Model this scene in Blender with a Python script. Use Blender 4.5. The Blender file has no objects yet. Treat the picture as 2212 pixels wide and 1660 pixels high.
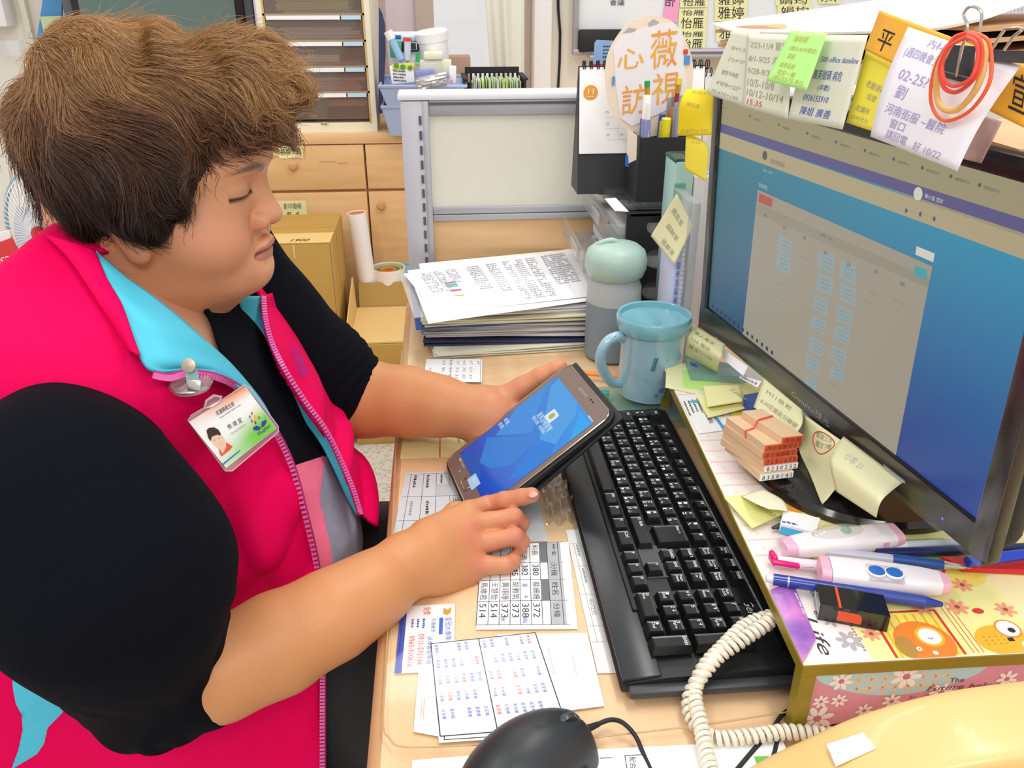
import bpy, bmesh, math, random
import numpy as np
from mathutils import Vector, Matrix
R = math.radians
random.seed(7)
scn = bpy.context.scene
col = scn.collection
# ---------------------------------------------------------------- camera
F, CX, CY = 1800.0, 1106.0, 830.0
PITCH, YAW = R(26.0), R(4.8)
C = Vector((0, 0, 1.29))
FWD = Vector((math.sin(YAW)*math.cos(PITCH), math.cos(YAW)*math.cos(PITCH), -math.sin(PITCH)))
RGT = Vector((math.cos(YAW), -math.sin(YAW), 0))
UP = RGT.cross(FWD)
cd = bpy.data.cameras.new('camera'); cam = bpy.data.objects.new('camera', cd); col.objects.link(cam)
cd.sensor_width = 36; cd.lens = 36*F/2212; cd.clip_start = .02; cd.clip_end = 50
cam.matrix_world = Matrix.Translation(C) @ Matrix((RGT, UP, -FWD)).transposed().to_4x4()
scn.camera = cam
# ---------------------------------------------------------------- world, lights, exposure
w = bpy.data.worlds.new('world'); scn.world = w; w.use_nodes = True
w.node_tree.nodes['Background'].inputs[0].default_value = (1, .985, .97, 1)
w.node_tree.nodes['Background'].inputs[1].default_value = .82
def area(name, loc, size, power, rot=(0, 0, 0), colr=(1, .97, .93)):
    l = bpy.data.lights.new(name, 'AREA'); l.shape = 'RECTANGLE'; l.size, l.size_y = size
    l.energy = power; l.color = colr
    o = bpy.data.objects.new(name, l); col.objects.link(o); o.location = loc; o.rotation_euler = rot
    return o
area('ceiling_and_fill_lamp', (.55, 1.0, 2.6), (.25, 1.2), 16)
area('ceiling_and_fill_lamp', (-.9, .2, 2.6), (.25, 1.2), 11)
area('ceiling_and_fill_lamp', (-.3, 2.4, 2.6), (1.2, .25), 9)
area('ceiling_and_fill_lamp', (.1, -1.1, 2.5), (1.2, .3), 17, (R(38), 0, 0))  # added fill light behind the camera, brightens the face and front surfaces
scn.view_settings.view_transform = 'Standard'; scn.view_settings.look = 'None'
scn.view_settings.gamma = 1; scn.view_settings.use_curve_mapping = False
scn.view_settings.exposure = -.03
# ---------------------------------------------------------------- pixel to place
def ray(px, py): return FWD + RGT*((px-CX)/F) - UP*((py-CY)/F)
def K(px, py, zc): return C + ray(px, py)*zc
def Z(px, py, z): d = ray(px, py); return C + d*((z-C.z)/d.z)
def Y(px, py, y): d = ray(px, py); return C + d*((y-C.y)/d.y)
def ON(px, py, P0, n): d = ray(px, py); return C + d*((P0-C).dot(n)/d.dot(n))
V = Vector
# ---------------------------------------------------------------- materials
def lin(c):
    if isinstance(c, str): c = [int(c[i:i+2], 16)/255 for i in (0, 2, 4)]
    return tuple((x/12.92 if x <= .04045 else ((x+.055)/1.055)**2.4) for x in c)
MATS = {}
def mat(name, c, rough=.6, metal=0, spec=.5, coat=0, var=0, scale=40, stretch=None, bump=0, emit=0, c2=None, trans=0, alpha=1, sheen=0, sss=0, attr=None, bscale=None):
    if name in MATS: return MATS[name]
    m = bpy.data.materials.new(name); m.use_nodes = True; MATS[name] = m
    nt = m.node_tree; b = nt.nodes['Principled BSDF']; L = nt.links.new
    c = lin(c); b.inputs['Base Color'].default_value = (*c, 1)
    b.inputs['Roughness'].default_value = rough; b.inputs['Metallic'].default_value = metal
    b.inputs['Specular IOR Level'].default_value = spec
    if coat: b.inputs['Coat Weight'].default_value = coat; b.inputs['Coat Roughness'].default_value = .05
    if sheen: b.inputs['Sheen Weight'].default_value = sheen
    if trans: b.inputs['Transmission Weight'].default_value = trans
    if alpha < 1: b.inputs['Alpha'].default_value = alpha
    if sss:
        b.inputs['Subsurface Weight'].default_value = sss; b.inputs['Subsurface Radius'].default_value = (.8, .3, .18); b.inputs['Subsurface Scale'].default_value = .006
    base = None
    if attr:
        a = nt.nodes.new('ShaderNodeAttribute'); a.attribute_name = attr; base = a.outputs['Color']
    if var or c2 or bump:
        tc = nt.nodes.new('ShaderNodeTexCoord'); mp = nt.nodes.new('ShaderNodeMapping')
        L(tc.outputs['Object'], mp.inputs[0])
        if stretch: mp.inputs['Scale'].default_value = stretch
        n = nt.nodes.new('ShaderNodeTexNoise'); n.inputs['Scale'].default_value = scale; n.inputs['Detail'].default_value = 5
        L(mp.outputs[0], n.inputs['Vector'])
        if var or c2:
            r = nt.nodes.new('ShaderNodeValToRGB')
            r.color_ramp.elements[0].position = .3; r.color_ramp.elements[1].position = .7
            cc = lin(c2) if c2 else tuple(x*(1-var) for x in c)
            if base is None:
                r.color_ramp.elements[0].color = (*cc, 1); r.color_ramp.elements[1].color = (*c, 1)
                base = None; L(n.outputs['Fac'], r.inputs[0]); L(r.outputs[0], b.inputs['Base Color'])
            else:
                r.color_ramp.elements[0].color = (1-var, 1-var, 1-var, 1); r.color_ramp.elements[1].color = (1, 1, 1, 1)
                L(n.outputs['Fac'], r.inputs[0])
                mx = nt.nodes.new('ShaderNodeMix'); mx.data_type = 'RGBA'; mx.blend_type = 'MULTIPLY'; mx.inputs[0].default_value = 1
                L(base, mx.inputs[6]); L(r.outputs[0], mx.inputs[7]); base = mx.outputs[2]
        if bump:
            bp = nt.nodes.new('ShaderNodeBump'); bp.inputs['Strength'].default_value = bump; bp.inputs['Distance'].default_value = .002
            if bscale:
                n2 = nt.nodes.new('ShaderNodeTexNoise'); n2.inputs['Scale'].default_value = bscale; n2.inputs['Detail'].default_value = 4
                L(mp.outputs[0], n2.inputs['Vector']); L(n2.outputs['Fac'], bp.inputs['Height'])
            else: L(n.outputs['Fac'], bp.inputs['Height'])
            L(bp.outputs[0], b.inputs['Normal'])
    if base is not None: L(base, b.inputs['Base Color'])
    if emit:
        b.inputs['Emission Color'].default_value = (*c, 1); b.inputs['Emission Strength'].default_value = emit
        if base is not None: L(base, b.inputs['Emission Color'])
        if attr or True: b.inputs['Base Color'].default_value = (.01, .01, .01, 1)
        for l in list(b.inputs['Base Color'].links): nt.links.remove(l)
    return m
def clear(name, tint='ffffff', gloss=.06, rough=.05, op=0.0, c='ffffff'):
    """thin clear plastic: mostly see-through, a fresnel gloss on top, op = share of milky body"""
    if name in MATS: return MATS[name]
    m = bpy.data.materials.new(name); m.use_nodes = True; MATS[name] = m
    nt = m.node_tree; nt.nodes.clear(); L = nt.links.new
    o = nt.nodes.new('ShaderNodeOutputMaterial'); t = nt.nodes.new('ShaderNodeBsdfTransparent'); t.inputs[0].default_value = (*lin(tint), 1)
    d = nt.nodes.new('ShaderNodeBsdfDiffuse'); d.inputs[0].default_value = (*lin(c), 1)
    m0 = nt.nodes.new('ShaderNodeMixShader'); m0.inputs[0].default_value = op; L(t.outputs[0], m0.inputs[1]); L(d.outputs[0], m0.inputs[2])
    g = nt.nodes.new('ShaderNodeBsdfGlossy'); g.inputs['Roughness'].default_value = rough
    fr = nt.nodes.new('ShaderNodeLayerWeight'); fr.inputs[0].default_value = .5
    pw = nt.nodes.new('ShaderNodeMath'); pw.operation = 'POWER'; pw.inputs[1].default_value = 4; L(fr.outputs['Facing'], pw.inputs[0])
    mu = nt.nodes.new('ShaderNodeMath'); mu.operation = 'MULTIPLY_ADD'; mu.inputs[1].default_value = .45; mu.inputs[2].default_value = .03+gloss*.3
    L(pw.outputs[0], mu.inputs[0])
    mx = nt.nodes.new('ShaderNodeMixShader'); L(mu.outputs[0], mx.inputs[0]); L(m0.outputs[0], mx.inputs[1]); L(g.outputs[0], mx.inputs[2])
    L(mx.outputs[0], o.inputs[0])
    return m
# ---------------------------------------------------------------- mesh building
def frame(x, y=None, z=None):
    """3x3 with columns x, y, z; missing ones completed"""
    x = V(x).normalized()
    if y is not None:
        y = V(y); y = (y - x*x.dot(y)).normalized(); z = x.cross(y)
    else:
        z = V(z); z = (z - x*x.dot(z)).normalized(); y = z.cross(x)
    return Matrix((x, y, z)).transposed()
I3 = Matrix.Identity(3)
def rotz(a): return Matrix.Rotation(a, 3, 'Z')
_bev = {}
_tx = {}
def text_mesh(s, shear=0):
    k = (s, shear)
    if k in _tx: return _tx[k]
    cu = bpy.data.curves.new('t', 'FONT'); cu.body = s; cu.size = 1; cu.resolution_u = 2; cu.shear = shear
    o = bpy.data.objects.new('t', cu); col.objects.link(o)
    me = o.to_mesh()
    vs = [v.co.copy() for v in me.vertices]; fs = [tuple(p.vertices) for p in me.polygons]
    o.to_mesh_clear(); bpy.data.objects.remove(o); bpy.data.curves.remove(cu)
    if vs:
        x0 = min(v.x for v in vs); x1 = max(v.x for v in vs); y0 = min(v.y for v in vs); y1 = max(v.y for v in vs)
        vs = [V(((v.x-x0), (v.y-y0), 0)) for v in vs]
    else: x0 = x1 = y0 = y1 = 0
    _tx[k] = (vs, fs, max(x1-x0, 1e-6), max(y1-y0, 1e-6)); return _tx[k]
class MB:
    def __init__(s): s.v = []; s.f = []; s.fm = []; s.m = 0
    def add(s, vs, fs):
        b = len(s.v); s.v += [V(v) for v in vs]
        for f in fs: s.f.append(tuple(b+i for i in f)); s.fm.append(s.m)
        return s
    def poly(s, pts): return s.add(pts, [tuple(range(len(pts)))])
    def prism(s, pts, vec):
        n = len(pts); vec = V(vec)
        return s.add([V(p) for p in pts]+[V(p)+vec for p in pts], [tuple(range(n-1, -1, -1)), tuple(range(n, 2*n))]+[(i, (i+1) % n, n+(i+1) % n, n+i) for i in range(n)])
    def box(s, c, size, A=I3, r=0, seg=2):
        c = V(c); sx, sy, sz = size
        if r <= 0:
            vs = [c + A @ V((x*sx/2, y*sy/2, z*sz/2)) for x in (-1, 1) for y in (-1, 1) for z in (-1, 1)]
            return s.add(vs, [(0, 1, 3, 2), (4, 6, 7, 5), (0, 4, 5, 1), (2, 3, 7, 6), (0, 2, 6, 4), (1, 5, 7, 3)])
        k = (round(sx, 5), round(sy, 5), round(sz, 5), r, seg)
        if k not in _bev:
            bm = bmesh.new(); bmesh.ops.create_cube(bm, size=1)
            for v in bm.verts: v.co = V((v.co.x*sx, v.co.y*sy, v.co.z*sz))
            bmesh.ops.bevel(bm, geom=bm.edges[:], offset=min(r, min(size)*.49), segments=seg, affect='EDGES', profile=.5)
            bm.verts.index_update()
            _bev[k] = ([v.co.copy() for v in bm.verts], [tuple(v.index for v in f.verts) for f in bm.faces]); bm.free()
        vs, fs = _bev[k]
        return s.add([c + A @ v for v in vs], fs)
    def bar(s, a, b, wd, th, up=(0, 0, 1), r=0):
        a = V(a); b = V(b); A = frame(b-a, None, up)
        return s.box((a+b)/2, ((b-a).length, wd, th), A, r)
    def tube(s, pts, rad, n=10, closed=False, caps=True, flat=None):
        P = [V(p) for p in pts]; m = len(P); rs = rad if isinstance(rad, (list, tuple)) else [rad]*m
        vs = []; T0 = None; nrm = None
        for i in range(m):
            t = (P[(i+1) % m]-P[i-1]) if closed else (P[min(i+1, m-1)]-P[max(i-1, 0)])
            t = t.normalized() if t.length > 1e-9 else V((0, 0, 1))
            if nrm is None: nrm = t.orthogonal().normalized()
            else:
                nrm = nrm - t*nrm.dot(t); nrm = nrm.normalized() if nrm.length > 1e-6 else t.orthogonal().normalized()
            bn = t.cross(nrm)
            for j in range(n):
                a = 2*math.pi*j/n
                vs.append(P[i]+(nrm*math.cos(a)+bn*math.sin(a))*rs[i])
        fs = []
        for i in range(m if closed else m-1):
            for j in range(n):
                a, b = i*n+j, i*n+(j+1) % n; c_, d = ((i+1) % m)*n+(j+1) % n, ((i+1) % m)*n+j
                fs.append((a, b, c_, d))
        if caps and not closed: fs += [tuple(range(n-1, -1, -1)), tuple((m-1)*n+j for j in range(n))]
        return s.add(vs, fs)
    def lathe(s, prof, base, n=40, A=I3, cap=True, arc=None):
        base = V(base); vs = []; m = len(prof); fs = []
        for r_, z_ in prof:
            for j in range(n):
                a = 2*math.pi*j/n; vs.append(base + A @ V((r_*math.cos(a), r_*math.sin(a), z_)))
        for i in range(m-1):
            for j in range(n): fs.append((i*n+j, i*n+(j+1) % n, (i+1)*n+(j+1) % n, (i+1)*n+j))
        if cap: fs += [tuple(range(n-1, -1, -1)), tuple((m-1)*n+j for j in range(n))]
        return s.add(vs, fs)
    def sheet(s, fn, nu, nv, th=.0003):
        P = [[V(fn(i/nu, j/nv)) for j in range(nv+1)] for i in range(nu+1)]
        vs = []; N = (nu+1)*(nv+1); nr = []
        for i in range(nu+1):
            for j in range(nv+1):
                du = P[min(i+1, nu)][j]-P[max(i-1, 0)][j]; dv = P[i][min(j+1, nv)]-P[i][max(j-1, 0)]
                n_ = du.cross(dv); n_ = n_.normalized() if n_.length > 1e-12 else V((0, 0, 1)); vs.append(P[i][j]+n_*th/2); nr.append(n_)
        k = 0
        for i in range(nu+1):
            for j in range(nv+1): vs.append(P[i][j]-nr[k]*th/2); k += 1
        I = lambda i, j: i*(nv+1)+j
        fs = []
        for i in range(nu):
            for j in range(nv):
                q = (I(i, j), I(i+1, j), I(i+1, j+1), I(i, j+1)); fs.append(q); fs.append(tuple(N+x for x in reversed(q)))
        rim = [I(i, 0) for i in range(nu+1)]+[I(nu, j) for j in range(1, nv+1)]+[I(i, nv) for i in range(nu-1, -1, -1)]+[I(0, j) for j in range(nv-1, 0, -1)]
        for a in range(len(rim)):
            b = rim[(a+1) % len(rim)]; fs.append((rim[a], N+rim[a], N+b, b))
        return s.add(vs, fs)
    def text(s, t, o, x, y, h, wd=None, anchor='l', shear=0, wmax=None):
        """letters of height h, starting at o, running along x, up along y"""
        vs, fs, w_, h_ = text_mesh(t, shear)
        if not vs: return s
        x = V(x).normalized(); y = V(y).normalized(); ky = h/h_; kx = (wd/w_) if wd else ky
        off = {'l': 0, 'c': -.5, 'r': -1}[anchor]*w_*kx
        o = V(o)
        return s.add([o + x*(v.x*kx+off) + y*(v.y*ky) for v in vs], fs)
    def disc(s, c, r_, x, y, n=24, ry=None, a0=0, a1=2*math.pi):
        c = V(c); x = V(x).normalized(); y = V(y).normalized(); ry = ry or r_
        return s.poly([c + x*(r_*math.cos(a0+(a1-a0)*i/n)) + y*(ry*math.sin(a0+(a1-a0)*i/n)) for i in range(n if abs(a1-a0-2*math.pi) < 1e-6 else n+1)])
def quad(o, x, y, w_, h_): return [o, o+x*w_, o+x*w_+y*h_, o+y*h_]
def lerp(a, b, t): return a+(b-a)*t
def bil(c, u, v):
    """c = corners p00 p10 p11 p01"""
    return c[0]*(1-u)*(1-v)+c[1]*u*(1-v)+c[2]*u*v+c[3]*(1-u)*v
def cat(pts, n):
    """catmull-rom through points (any dimension)"""
    P = [np.array(p, float) for p in pts]; out = []
    for i in range(len(P)-1):
        p0, p1, p2, p3 = P[max(i-1, 0)], P[i], P[i+1], P[min(i+2, len(P)-1)]
        for k in range(n):
            t = k/n
            out.append(.5*((2*p1)+(-p0+p2)*t+(2*p0-5*p1+4*p2-p3)*t*t+(-p0+3*p1-3*p2+p3)*t**3))
    out.append(P[-1]); return [V(o) if len(o) == 3 else o for o in out]
WM = {}
def _mesh(name, mb, mats, inv, smooth):
    me = bpy.data.meshes.new(name)
    me.from_pydata([tuple(inv @ v) for v in mb.v], [], mb.f)
    if not isinstance(mats, (list, tuple)): mats = [mats]
    for m in mats: me.materials.append(m)
    me.polygons.foreach_set('material_index', mb.fm)
    if smooth:
        me.polygons.foreach_set('use_smooth', [True]*len(me.polygons))
        if smooth is True: smooth = 40
        if smooth < 180: me.set_sharp_from_angle(angle=R(smooth))
    me.update(); return me
def tag(o, label=None, cat_=None, group=None, kind=None):
    if label: o['label'] = label
    if cat_: o['category'] = cat_
    if group: o['group'] = group
    if kind: o['kind'] = kind
def thing(name, label, cat_, loc, group=None, A=None):
    o = bpy.data.objects.new(name, None); col.objects.link(o); o.empty_display_size = .02
    M = Matrix.Translation(V(loc)) @ (A.to_4x4() if A else Matrix.Identity(4))
    o.matrix_world = M; WM[o.name] = M; tag(o, label, cat_, group); return o
def part(name, mb, mats, parent, label=None, kind=None, smooth=True):
    me = _mesh(name, mb, mats, WM[parent.name].inverted(), smooth)
    o = bpy.data.objects.new(name, me); col.objects.link(o); o.parent = parent; WM[o.name] = WM[parent.name]
    if label: o['label'] = label
    if kind or name in ('flower_petals', 'sprig_pattern', 'handwriting', 'print', 'lettering'): o['kind'] = kind or 'stuff'
    return o
def one(name, label, cat_, mb, mats, group=None, kind=None, smooth=True):
    lo = V([min(v[i] for v in mb.v) for i in range(3)]); hi = V([max(v[i] for v in mb.v) for i in range(3)])
    b = V(((lo.x+hi.x)/2, (lo.y+hi.y)/2, lo.z)); M = Matrix.Translation(b)
    o = bpy.data.objects.new(name, _mesh(name, mb, mats, M.inverted(), smooth)); col.objects.link(o)
    o.location = b; WM[o.name] = M; tag(o, label, cat_, group, kind); return o
def struct(name, mb, m, label=None, smooth=False):
    return one(name, label, None, mb, m, kind='structure', smooth=smooth)
X_, Y_, Z_ = V((1, 0, 0)), V((0, 1, 0)), V((0, 0, 1))
DZ = .74
# ================================================================ implicit surfaces (numpy) -> smooth continuous meshes
def smin(a, b, k):
    h = np.clip(.5+.5*(b-a)/k, 0, 1); return b*(1-h)+a*h-k*h*(1-h)
def smax(a, b, k): return -smin(-a, -b, k)
def n3(a): return np.array(a, float)
def cone(P, a, b, r1, r2):
    a, b = n3(a), n3(b); ba = b-a; t = np.clip(((P-a)@ba)/max(ba@ba, 1e-12), 0, 1)
    return np.linalg.norm(P-a-t[:, None]*ba, axis=1)-(r1+(r2-r1)*t)
def ell(P, c, r, A=None):
    q = P-n3(c)
    if A is not None: q = q@np.array(A)
    r = n3(r); k0 = np.linalg.norm(q/r, axis=1); k1 = np.linalg.norm(q/(r*r), axis=1)
    return k0*(k0-1)/np.maximum(k1, 1e-9)
def chain(P, pts, rads, k=.006):
    d = None
    for i in range(len(pts)-1):
        e = cone(P, pts[i], pts[i+1], rads[i], rads[i+1]); d = e if d is None else smin(d, e, k)
    return d
def bump(P, c, r, amp):
    """gaussian swelling: subtract from a distance"""
    q = (P-n3(c))/n3(r); return amp*np.exp(-(q*q).sum(1))
def nets(f, lo, hi, h, k=4):
    lo, hi = n3(lo), n3(hi); n = (np.ceil((hi-lo)/h/k).astype(int))*k+1
    nc = (n-1)//k+1
    g = np.stack(np.meshgrid(*[lo[i]+np.arange(nc[i])*h*k for i in range(3)], indexing='ij'), -1)
    dc = f(g.reshape(-1, 3)).reshape(nc)
    # a fine node takes the value of its nearest coarse node unless that is near the surface
    idx = [np.minimum((np.arange(n[i])+k//2)//k, nc[i]-1) for i in range(3)]
    D = dc[np.ix_(*idx)].astype(np.float32)
    near = (np.abs(dc) < h*k*1.25)[np.ix_(*idx)]
    q = np.argwhere(near)
    out = np.empty(len(q), np.float32)
    for s in range(0, len(q), 400000): out[s:s+400000] = f(lo+q[s:s+400000]*h)
    D[near] = out
    S = D < 0
    cs = S[:-1, :-1, :-1].astype(np.int8)
    tot = sum(S[a:n[0]-1+a, b:n[1]-1+b, c:n[2]-1+c].astype(np.int8) for a in (0, 1) for b in (0, 1) for c in (0, 1))
    cells = np.argwhere((tot > 0) & (tot < 8)); vid = -np.ones(tot.shape, int); vid[tuple(cells.T)] = np.arange(len(cells))
    acc = np.zeros((len(cells), 3)); cnt = np.zeros(len(cells))
    cor = [(a, b, c) for a in (0, 1) for b in (0, 1) for c in (0, 1)]
    for a in range(8):
        for b in range(a+1, 8):
            if sum(abs(cor[a][i]-cor[b][i]) for i in range(3)) != 1: continue
            pa, pb = cells+cor[a], cells+cor[b]; va, vb = D[tuple(pa.T)], D[tuple(pb.T)]; m = (va < 0) != (vb < 0)
            t = va[m]/(va[m]-vb[m]); acc[m] += pa[m]+(pb[m]-pa[m])*t[:, None]; cnt[m] += 1
    V_ = lo+acc/cnt[:, None]*h
    quads = []
    for ax in range(3):
        sl0 = [slice(1, n[i]-1) for i in range(3)]; sl0[ax] = slice(0, n[ax]-1); sl1 = list(sl0); sl1[ax] = slice(1, n[ax])
        A_, B_ = S[tuple(sl0)], S[tuple(sl1)]; e = np.argwhere(A_ != B_)
        if not len(e): continue
        base = e+np.array([0 if i == ax else 1 for i in range(3)]); o1, o2 = [i for i in range(3) if i != ax]
        if ax == 1: o1, o2 = o2, o1
        d1 = np.zeros(3, int); d1[o1] = 1; d2 = np.zeros(3, int); d2[o2] = 1
        q4 = np.stack([vid[tuple((base-d1-d2).T)], vid[tuple((base-d2).T)], vid[tuple(base.T)], vid[tuple((base-d1).T)]], 1)
        flip = ~A_[tuple(e.T)]; q4[flip] = q4[flip][:, ::-1]; quads.append(q4)
    Q = np.concatenate(quads); Q = Q[(Q >= 0).all(1)]
    return V_, Q
def relax(V_, Q, it=2, lam=.5):
    E = np.concatenate([Q[:, [0, 1]], Q[:, [1, 2]], Q[:, [2, 3]], Q[:, [3, 0]]]); E = np.concatenate([E, E[:, ::-1]])
    c = np.bincount(E[:, 0], minlength=len(V_))[:, None]
    for _ in range(it):
        s = np.stack([np.bincount(E[:, 0], weights=V_[E[:, 1], i], minlength=len(V_)) for i in range(3)], 1)
        V_ = V_+lam*(s/np.maximum(c, 1)-V_)
    return V_
def npmesh(name, V_, Q, mats, parent=None, colors=None, smooth=True, matidx=None, label=None):
    inv = np.array(WM[parent.name].inverted()) if parent is not None else np.eye(4)
    W_ = V_@inv[:3, :3].T+inv[:3, 3]
    me = bpy.data.meshes.new(name); me.vertices.add(len(W_)); me.vertices.foreach_set('co', W_.ravel().astype(np.float32))
    k = Q.shape[1]; me.loops.add(Q.size); me.loops.foreach_set('vertex_index', Q.ravel().astype(np.int32))
    me.polygons.add(len(Q)); me.polygons.foreach_set('loop_start', np.arange(0, Q.size, k, dtype=np.int32)); me.polygons.foreach_set('loop_total', np.full(len(Q), k, np.int32))
    me.update(calc_edges=True); me.validate()
    me.polygons.foreach_set('use_smooth', [smooth]*len(me.polygons))
    for m in (mats if isinstance(mats, (list, tuple)) else [mats]): me.materials.append(m)
    if matidx is not None: me.polygons.foreach_set('material_index', matidx.astype(np.int32))
    if colors is not None:
        a = me.color_attributes.new('tone', 'FLOAT_COLOR', 'POINT'); c4 = np.ones((len(W_), 4), np.float32); c4[:, :3] = colors; a.data.foreach_set('color', c4.ravel())
    o = bpy.data.objects.new(name, me); col.objects.link(o)
    if parent is not None: o.parent = parent; WM[o.name] = WM[parent.name]
    if label: o['label'] = label
    return o
def vnoise(P, s, seed=0):
    """smooth value noise in about -1..1 from sums of sines"""
    r = np.random.RandomState(seed); out = 0
    for i in range(6):
        d = r.normal(size=3); d /= np.linalg.norm(d); out = out+np.sin(P@d*s*(1+.5*i)+r.uniform(0, 6.3))/(1+.35*i)
    return out/2.6
# ================================================================ palette
M = dict(
 wall=mat('wall_paint', 'f1ece0', .8), trimw=mat('white_paint', 'f6f4f4', .5), wood=mat('beech', 'e8c08a', .45, c2='deb27a', scale=6, stretch=(1, 1, 8)),
 woodh=mat('beech_h', 'ebc593', .45, c2='e0b582', scale=6, stretch=(1, 8, 8)), woodd=mat('beech_edge', 'd3a16a', .5, var=.1, scale=20),
 desk=mat('desk_beech', 'edcba0', .38, c2='e2b98a', scale=5, stretch=(7, 1, 1)), dedge=mat('desk_edge', 'cf9f72', .45, var=.1),
 alu=mat('brushed_aluminium', 'b3b5ba', .4, .35), alud=mat('dark_groove', '55575c', .6), panel=mat('cream_panel', 'e2e0d0', .7, var=.03, scale=60),
 black=mat('black_plastic', '15171a', .35), blackm=mat('black_matt', '1b1d20', .6), dark=mat('dark_grey', '3a3c40', .5), white=mat('white_plastic', 'f4f4f6', .4),
 paper=mat('white_paper', 'f7f7fa', .75), ink=mat('ink', '23252b', .7), inkg=mat('ink_grey', '8d90a0', .7), inkb=mat('ink_blue', '5060b8', .7), inkr=mat('ink_red', 'd8452f', .7),
 inkp=mat('ink_pencil', 'a7a68c', .8), yel=mat('pale_yellow_note', 'f3f0b4', .75), yel2=mat('light_yellow_note', 'eeeeb0', .75), yelb=mat('bright_yellow', 'f6dc1c', .6),
 orange=mat('orange_note', 'fbb01e', .65), green=mat('green_note', 'b9f58c', .7), pink=mat('pink_paper', 'f6a8d2', .7), card=mat('cardboard', 'c39a4a', .75, var=.06, scale=15),
 cardl=mat('cardboard_light', 'e9c684', .75), tape=mat('parcel_tape', 'f1cf86', .3), greyp=mat('grey_paper', 'c9ccd0', .7), steel=mat('steel', 'c9c5bd', .25, .9),
 clearp=clear('clear_plastic'), clearm=clear('milky_plastic', op=.22, c='f0f2f4'), lilac=mat('lilac', 'd9cfe6', .6), navy=mat('navy_plastic', '33365f', .5),
 red=mat('red_plastic', 'e0242e', .4), blue=mat('blue_plastic', '1c62c4', .4), teal=mat('teal', '0d8f8a', .5))
# ================================================================ the room
def terrazzo():
    m = mat('terrazzo', 'd6d2c4', .35); nt = m.node_tree; L = nt.links.new; b = nt.nodes['Principled BSDF']
    tc = nt.nodes.new('ShaderNodeTexCoord'); v = nt.nodes.new('ShaderNodeTexVoronoi'); v.inputs['Scale'].default_value = 130
    r = nt.nodes.new('ShaderNodeValToRGB'); L(tc.outputs['Object'], v.inputs['Vector']); L(v.outputs['Color'], r.inputs[0])
    e = r.color_ramp.elements; e[0].color = (*lin('c2bba9'), 1); e[1].color = (*lin('dfdbd0'), 1); e[0].position = .15; e[1].position = .6
    L(r.outputs[0], b.inputs['Base Color']); return m
struct('floor', MB().box((0, 1.2, -.03), (5, 5, .06)), terrazzo())
WY = 3.1
wx0, wx1, wz0, wz1 = Y(822, 100, WY).x, Y(1150, 100, WY).x, .84, 2.2
struct('wall_back', MB().box(((wx0-2.5)/2, WY+.08, 1.3), (wx0+2.5, .16, 2.6)).box(((wx1+2.5)/2, WY+.08, 1.3), (2.5-wx1, .16, 2.6)).box(((wx0+wx1)/2, WY+.08, wz0/2), (wx1-wx0, .16, wz0)).box(((wx0+wx1)/2, WY+.08, (2.6+wz1)/2), (wx1-wx0, .16, 2.6-wz1)), M['wall'])
wn = thing('window_1', None, None, ((wx0+wx1)/2, WY+.06, wz0)); wn['kind'] = 'structure'
xm0, xm1 = Y(899, 60, WY+.06).x, Y(938, 60, WY+.06).x
part('window_frame', MB().box(((xm0+xm1)/2, WY+.06, 1.52), (xm1-xm0, .05, 1.36)).box((wx0+.01, WY+.06, 1.52), (.02, .06, 1.36)).box((wx1-.01, WY+.06, 1.52), (.02, .06, 1.36)).box(((wx0+wx1)/2, WY+.06, wz0+.015), (wx1-wx0, .06, .03)).box(((wx0+wx1)/2, WY+.06, wz1-.015), (wx1-wx0, .06, .03)), mat('taupe_frame', 'c3b0a6', .5), wn)
part('pane', MB().box(((wx0+xm0)/2, WY+.07, 1.52), (xm0-wx0, .006, 1.36)), mat('pink_frosted', 'e9dbe2', .3), wn, 'pinkish frosted pane')
part('pane', MB().box(((wx1+xm1)/2, WY+.07, 1.52), (wx1-xm1, .006, 1.36)), clear('window_glass', gloss=.02), wn, 'clear bright pane')
# vertical white conduit casing beside the curtain
struct('trim_1', MB().box(((Y(1151, 90, WY).x+Y(1189, 90, WY).x)/2, WY-.02, 1.7), (Y(1189, 90, WY).x-Y(1151, 90, WY).x, .04, 1.8), r=.004), M['trimw'])
one('black_cable', 'thin black cable running down the cream wall beside the white casing', 'cable', MB().tube([Y(1205, -60, WY-.01), Y(1206, 20, WY-.012), Y(1210, 70, WY-.012), Y(1209, 130, WY-.01), Y(1204, 220, WY-.01)], .0045, 8), M['blackm'])
# curtain with deep folds
def cur(u, v):
    x = lerp(Y(1038+26*(1-min(1, v*1.6))**1.5, 150, 3.02).x, Y(1130, 150, 3.02).x, u)
    return V((x, 3.0+.016*math.sin(u*9+.6)+.006*math.sin(u*21+v*3), lerp(.9, 2.2, v)))
one('curtain', 'pale sage gathered curtain hanging at the bright window', 'curtain', MB().sheet(cur, 60, 12, .002), mat('curtain_cloth', 'ecece0', .85, var=.03, scale=90), smooth=80)
# ---- white framed acrylic case at top left, wall things
t = thing('notice_case', 'white framed acrylic leaflet holder high on the wall at far left', 'holder', Y(20, 130, 3.0))
a, b = Y(-40, 118, 3.02), Y(34, 118, 3.02)
part('case_body', MB().box(((a.x+b.x)/2, 3.05, 1.55), (b.x-a.x, .08, 1.0-.2), r=.004), M['trimw'], t)
part('clear_corner', MB().box((b.x+.006, 3.0, a.z+.02), (.06, .05, .05), r=.006), M['clearm'], t)
part('leaflet', MB().box((a.x+.03, 3.0, a.z+.09), (.08, .004, .12)), M['greyp'], t)
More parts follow.
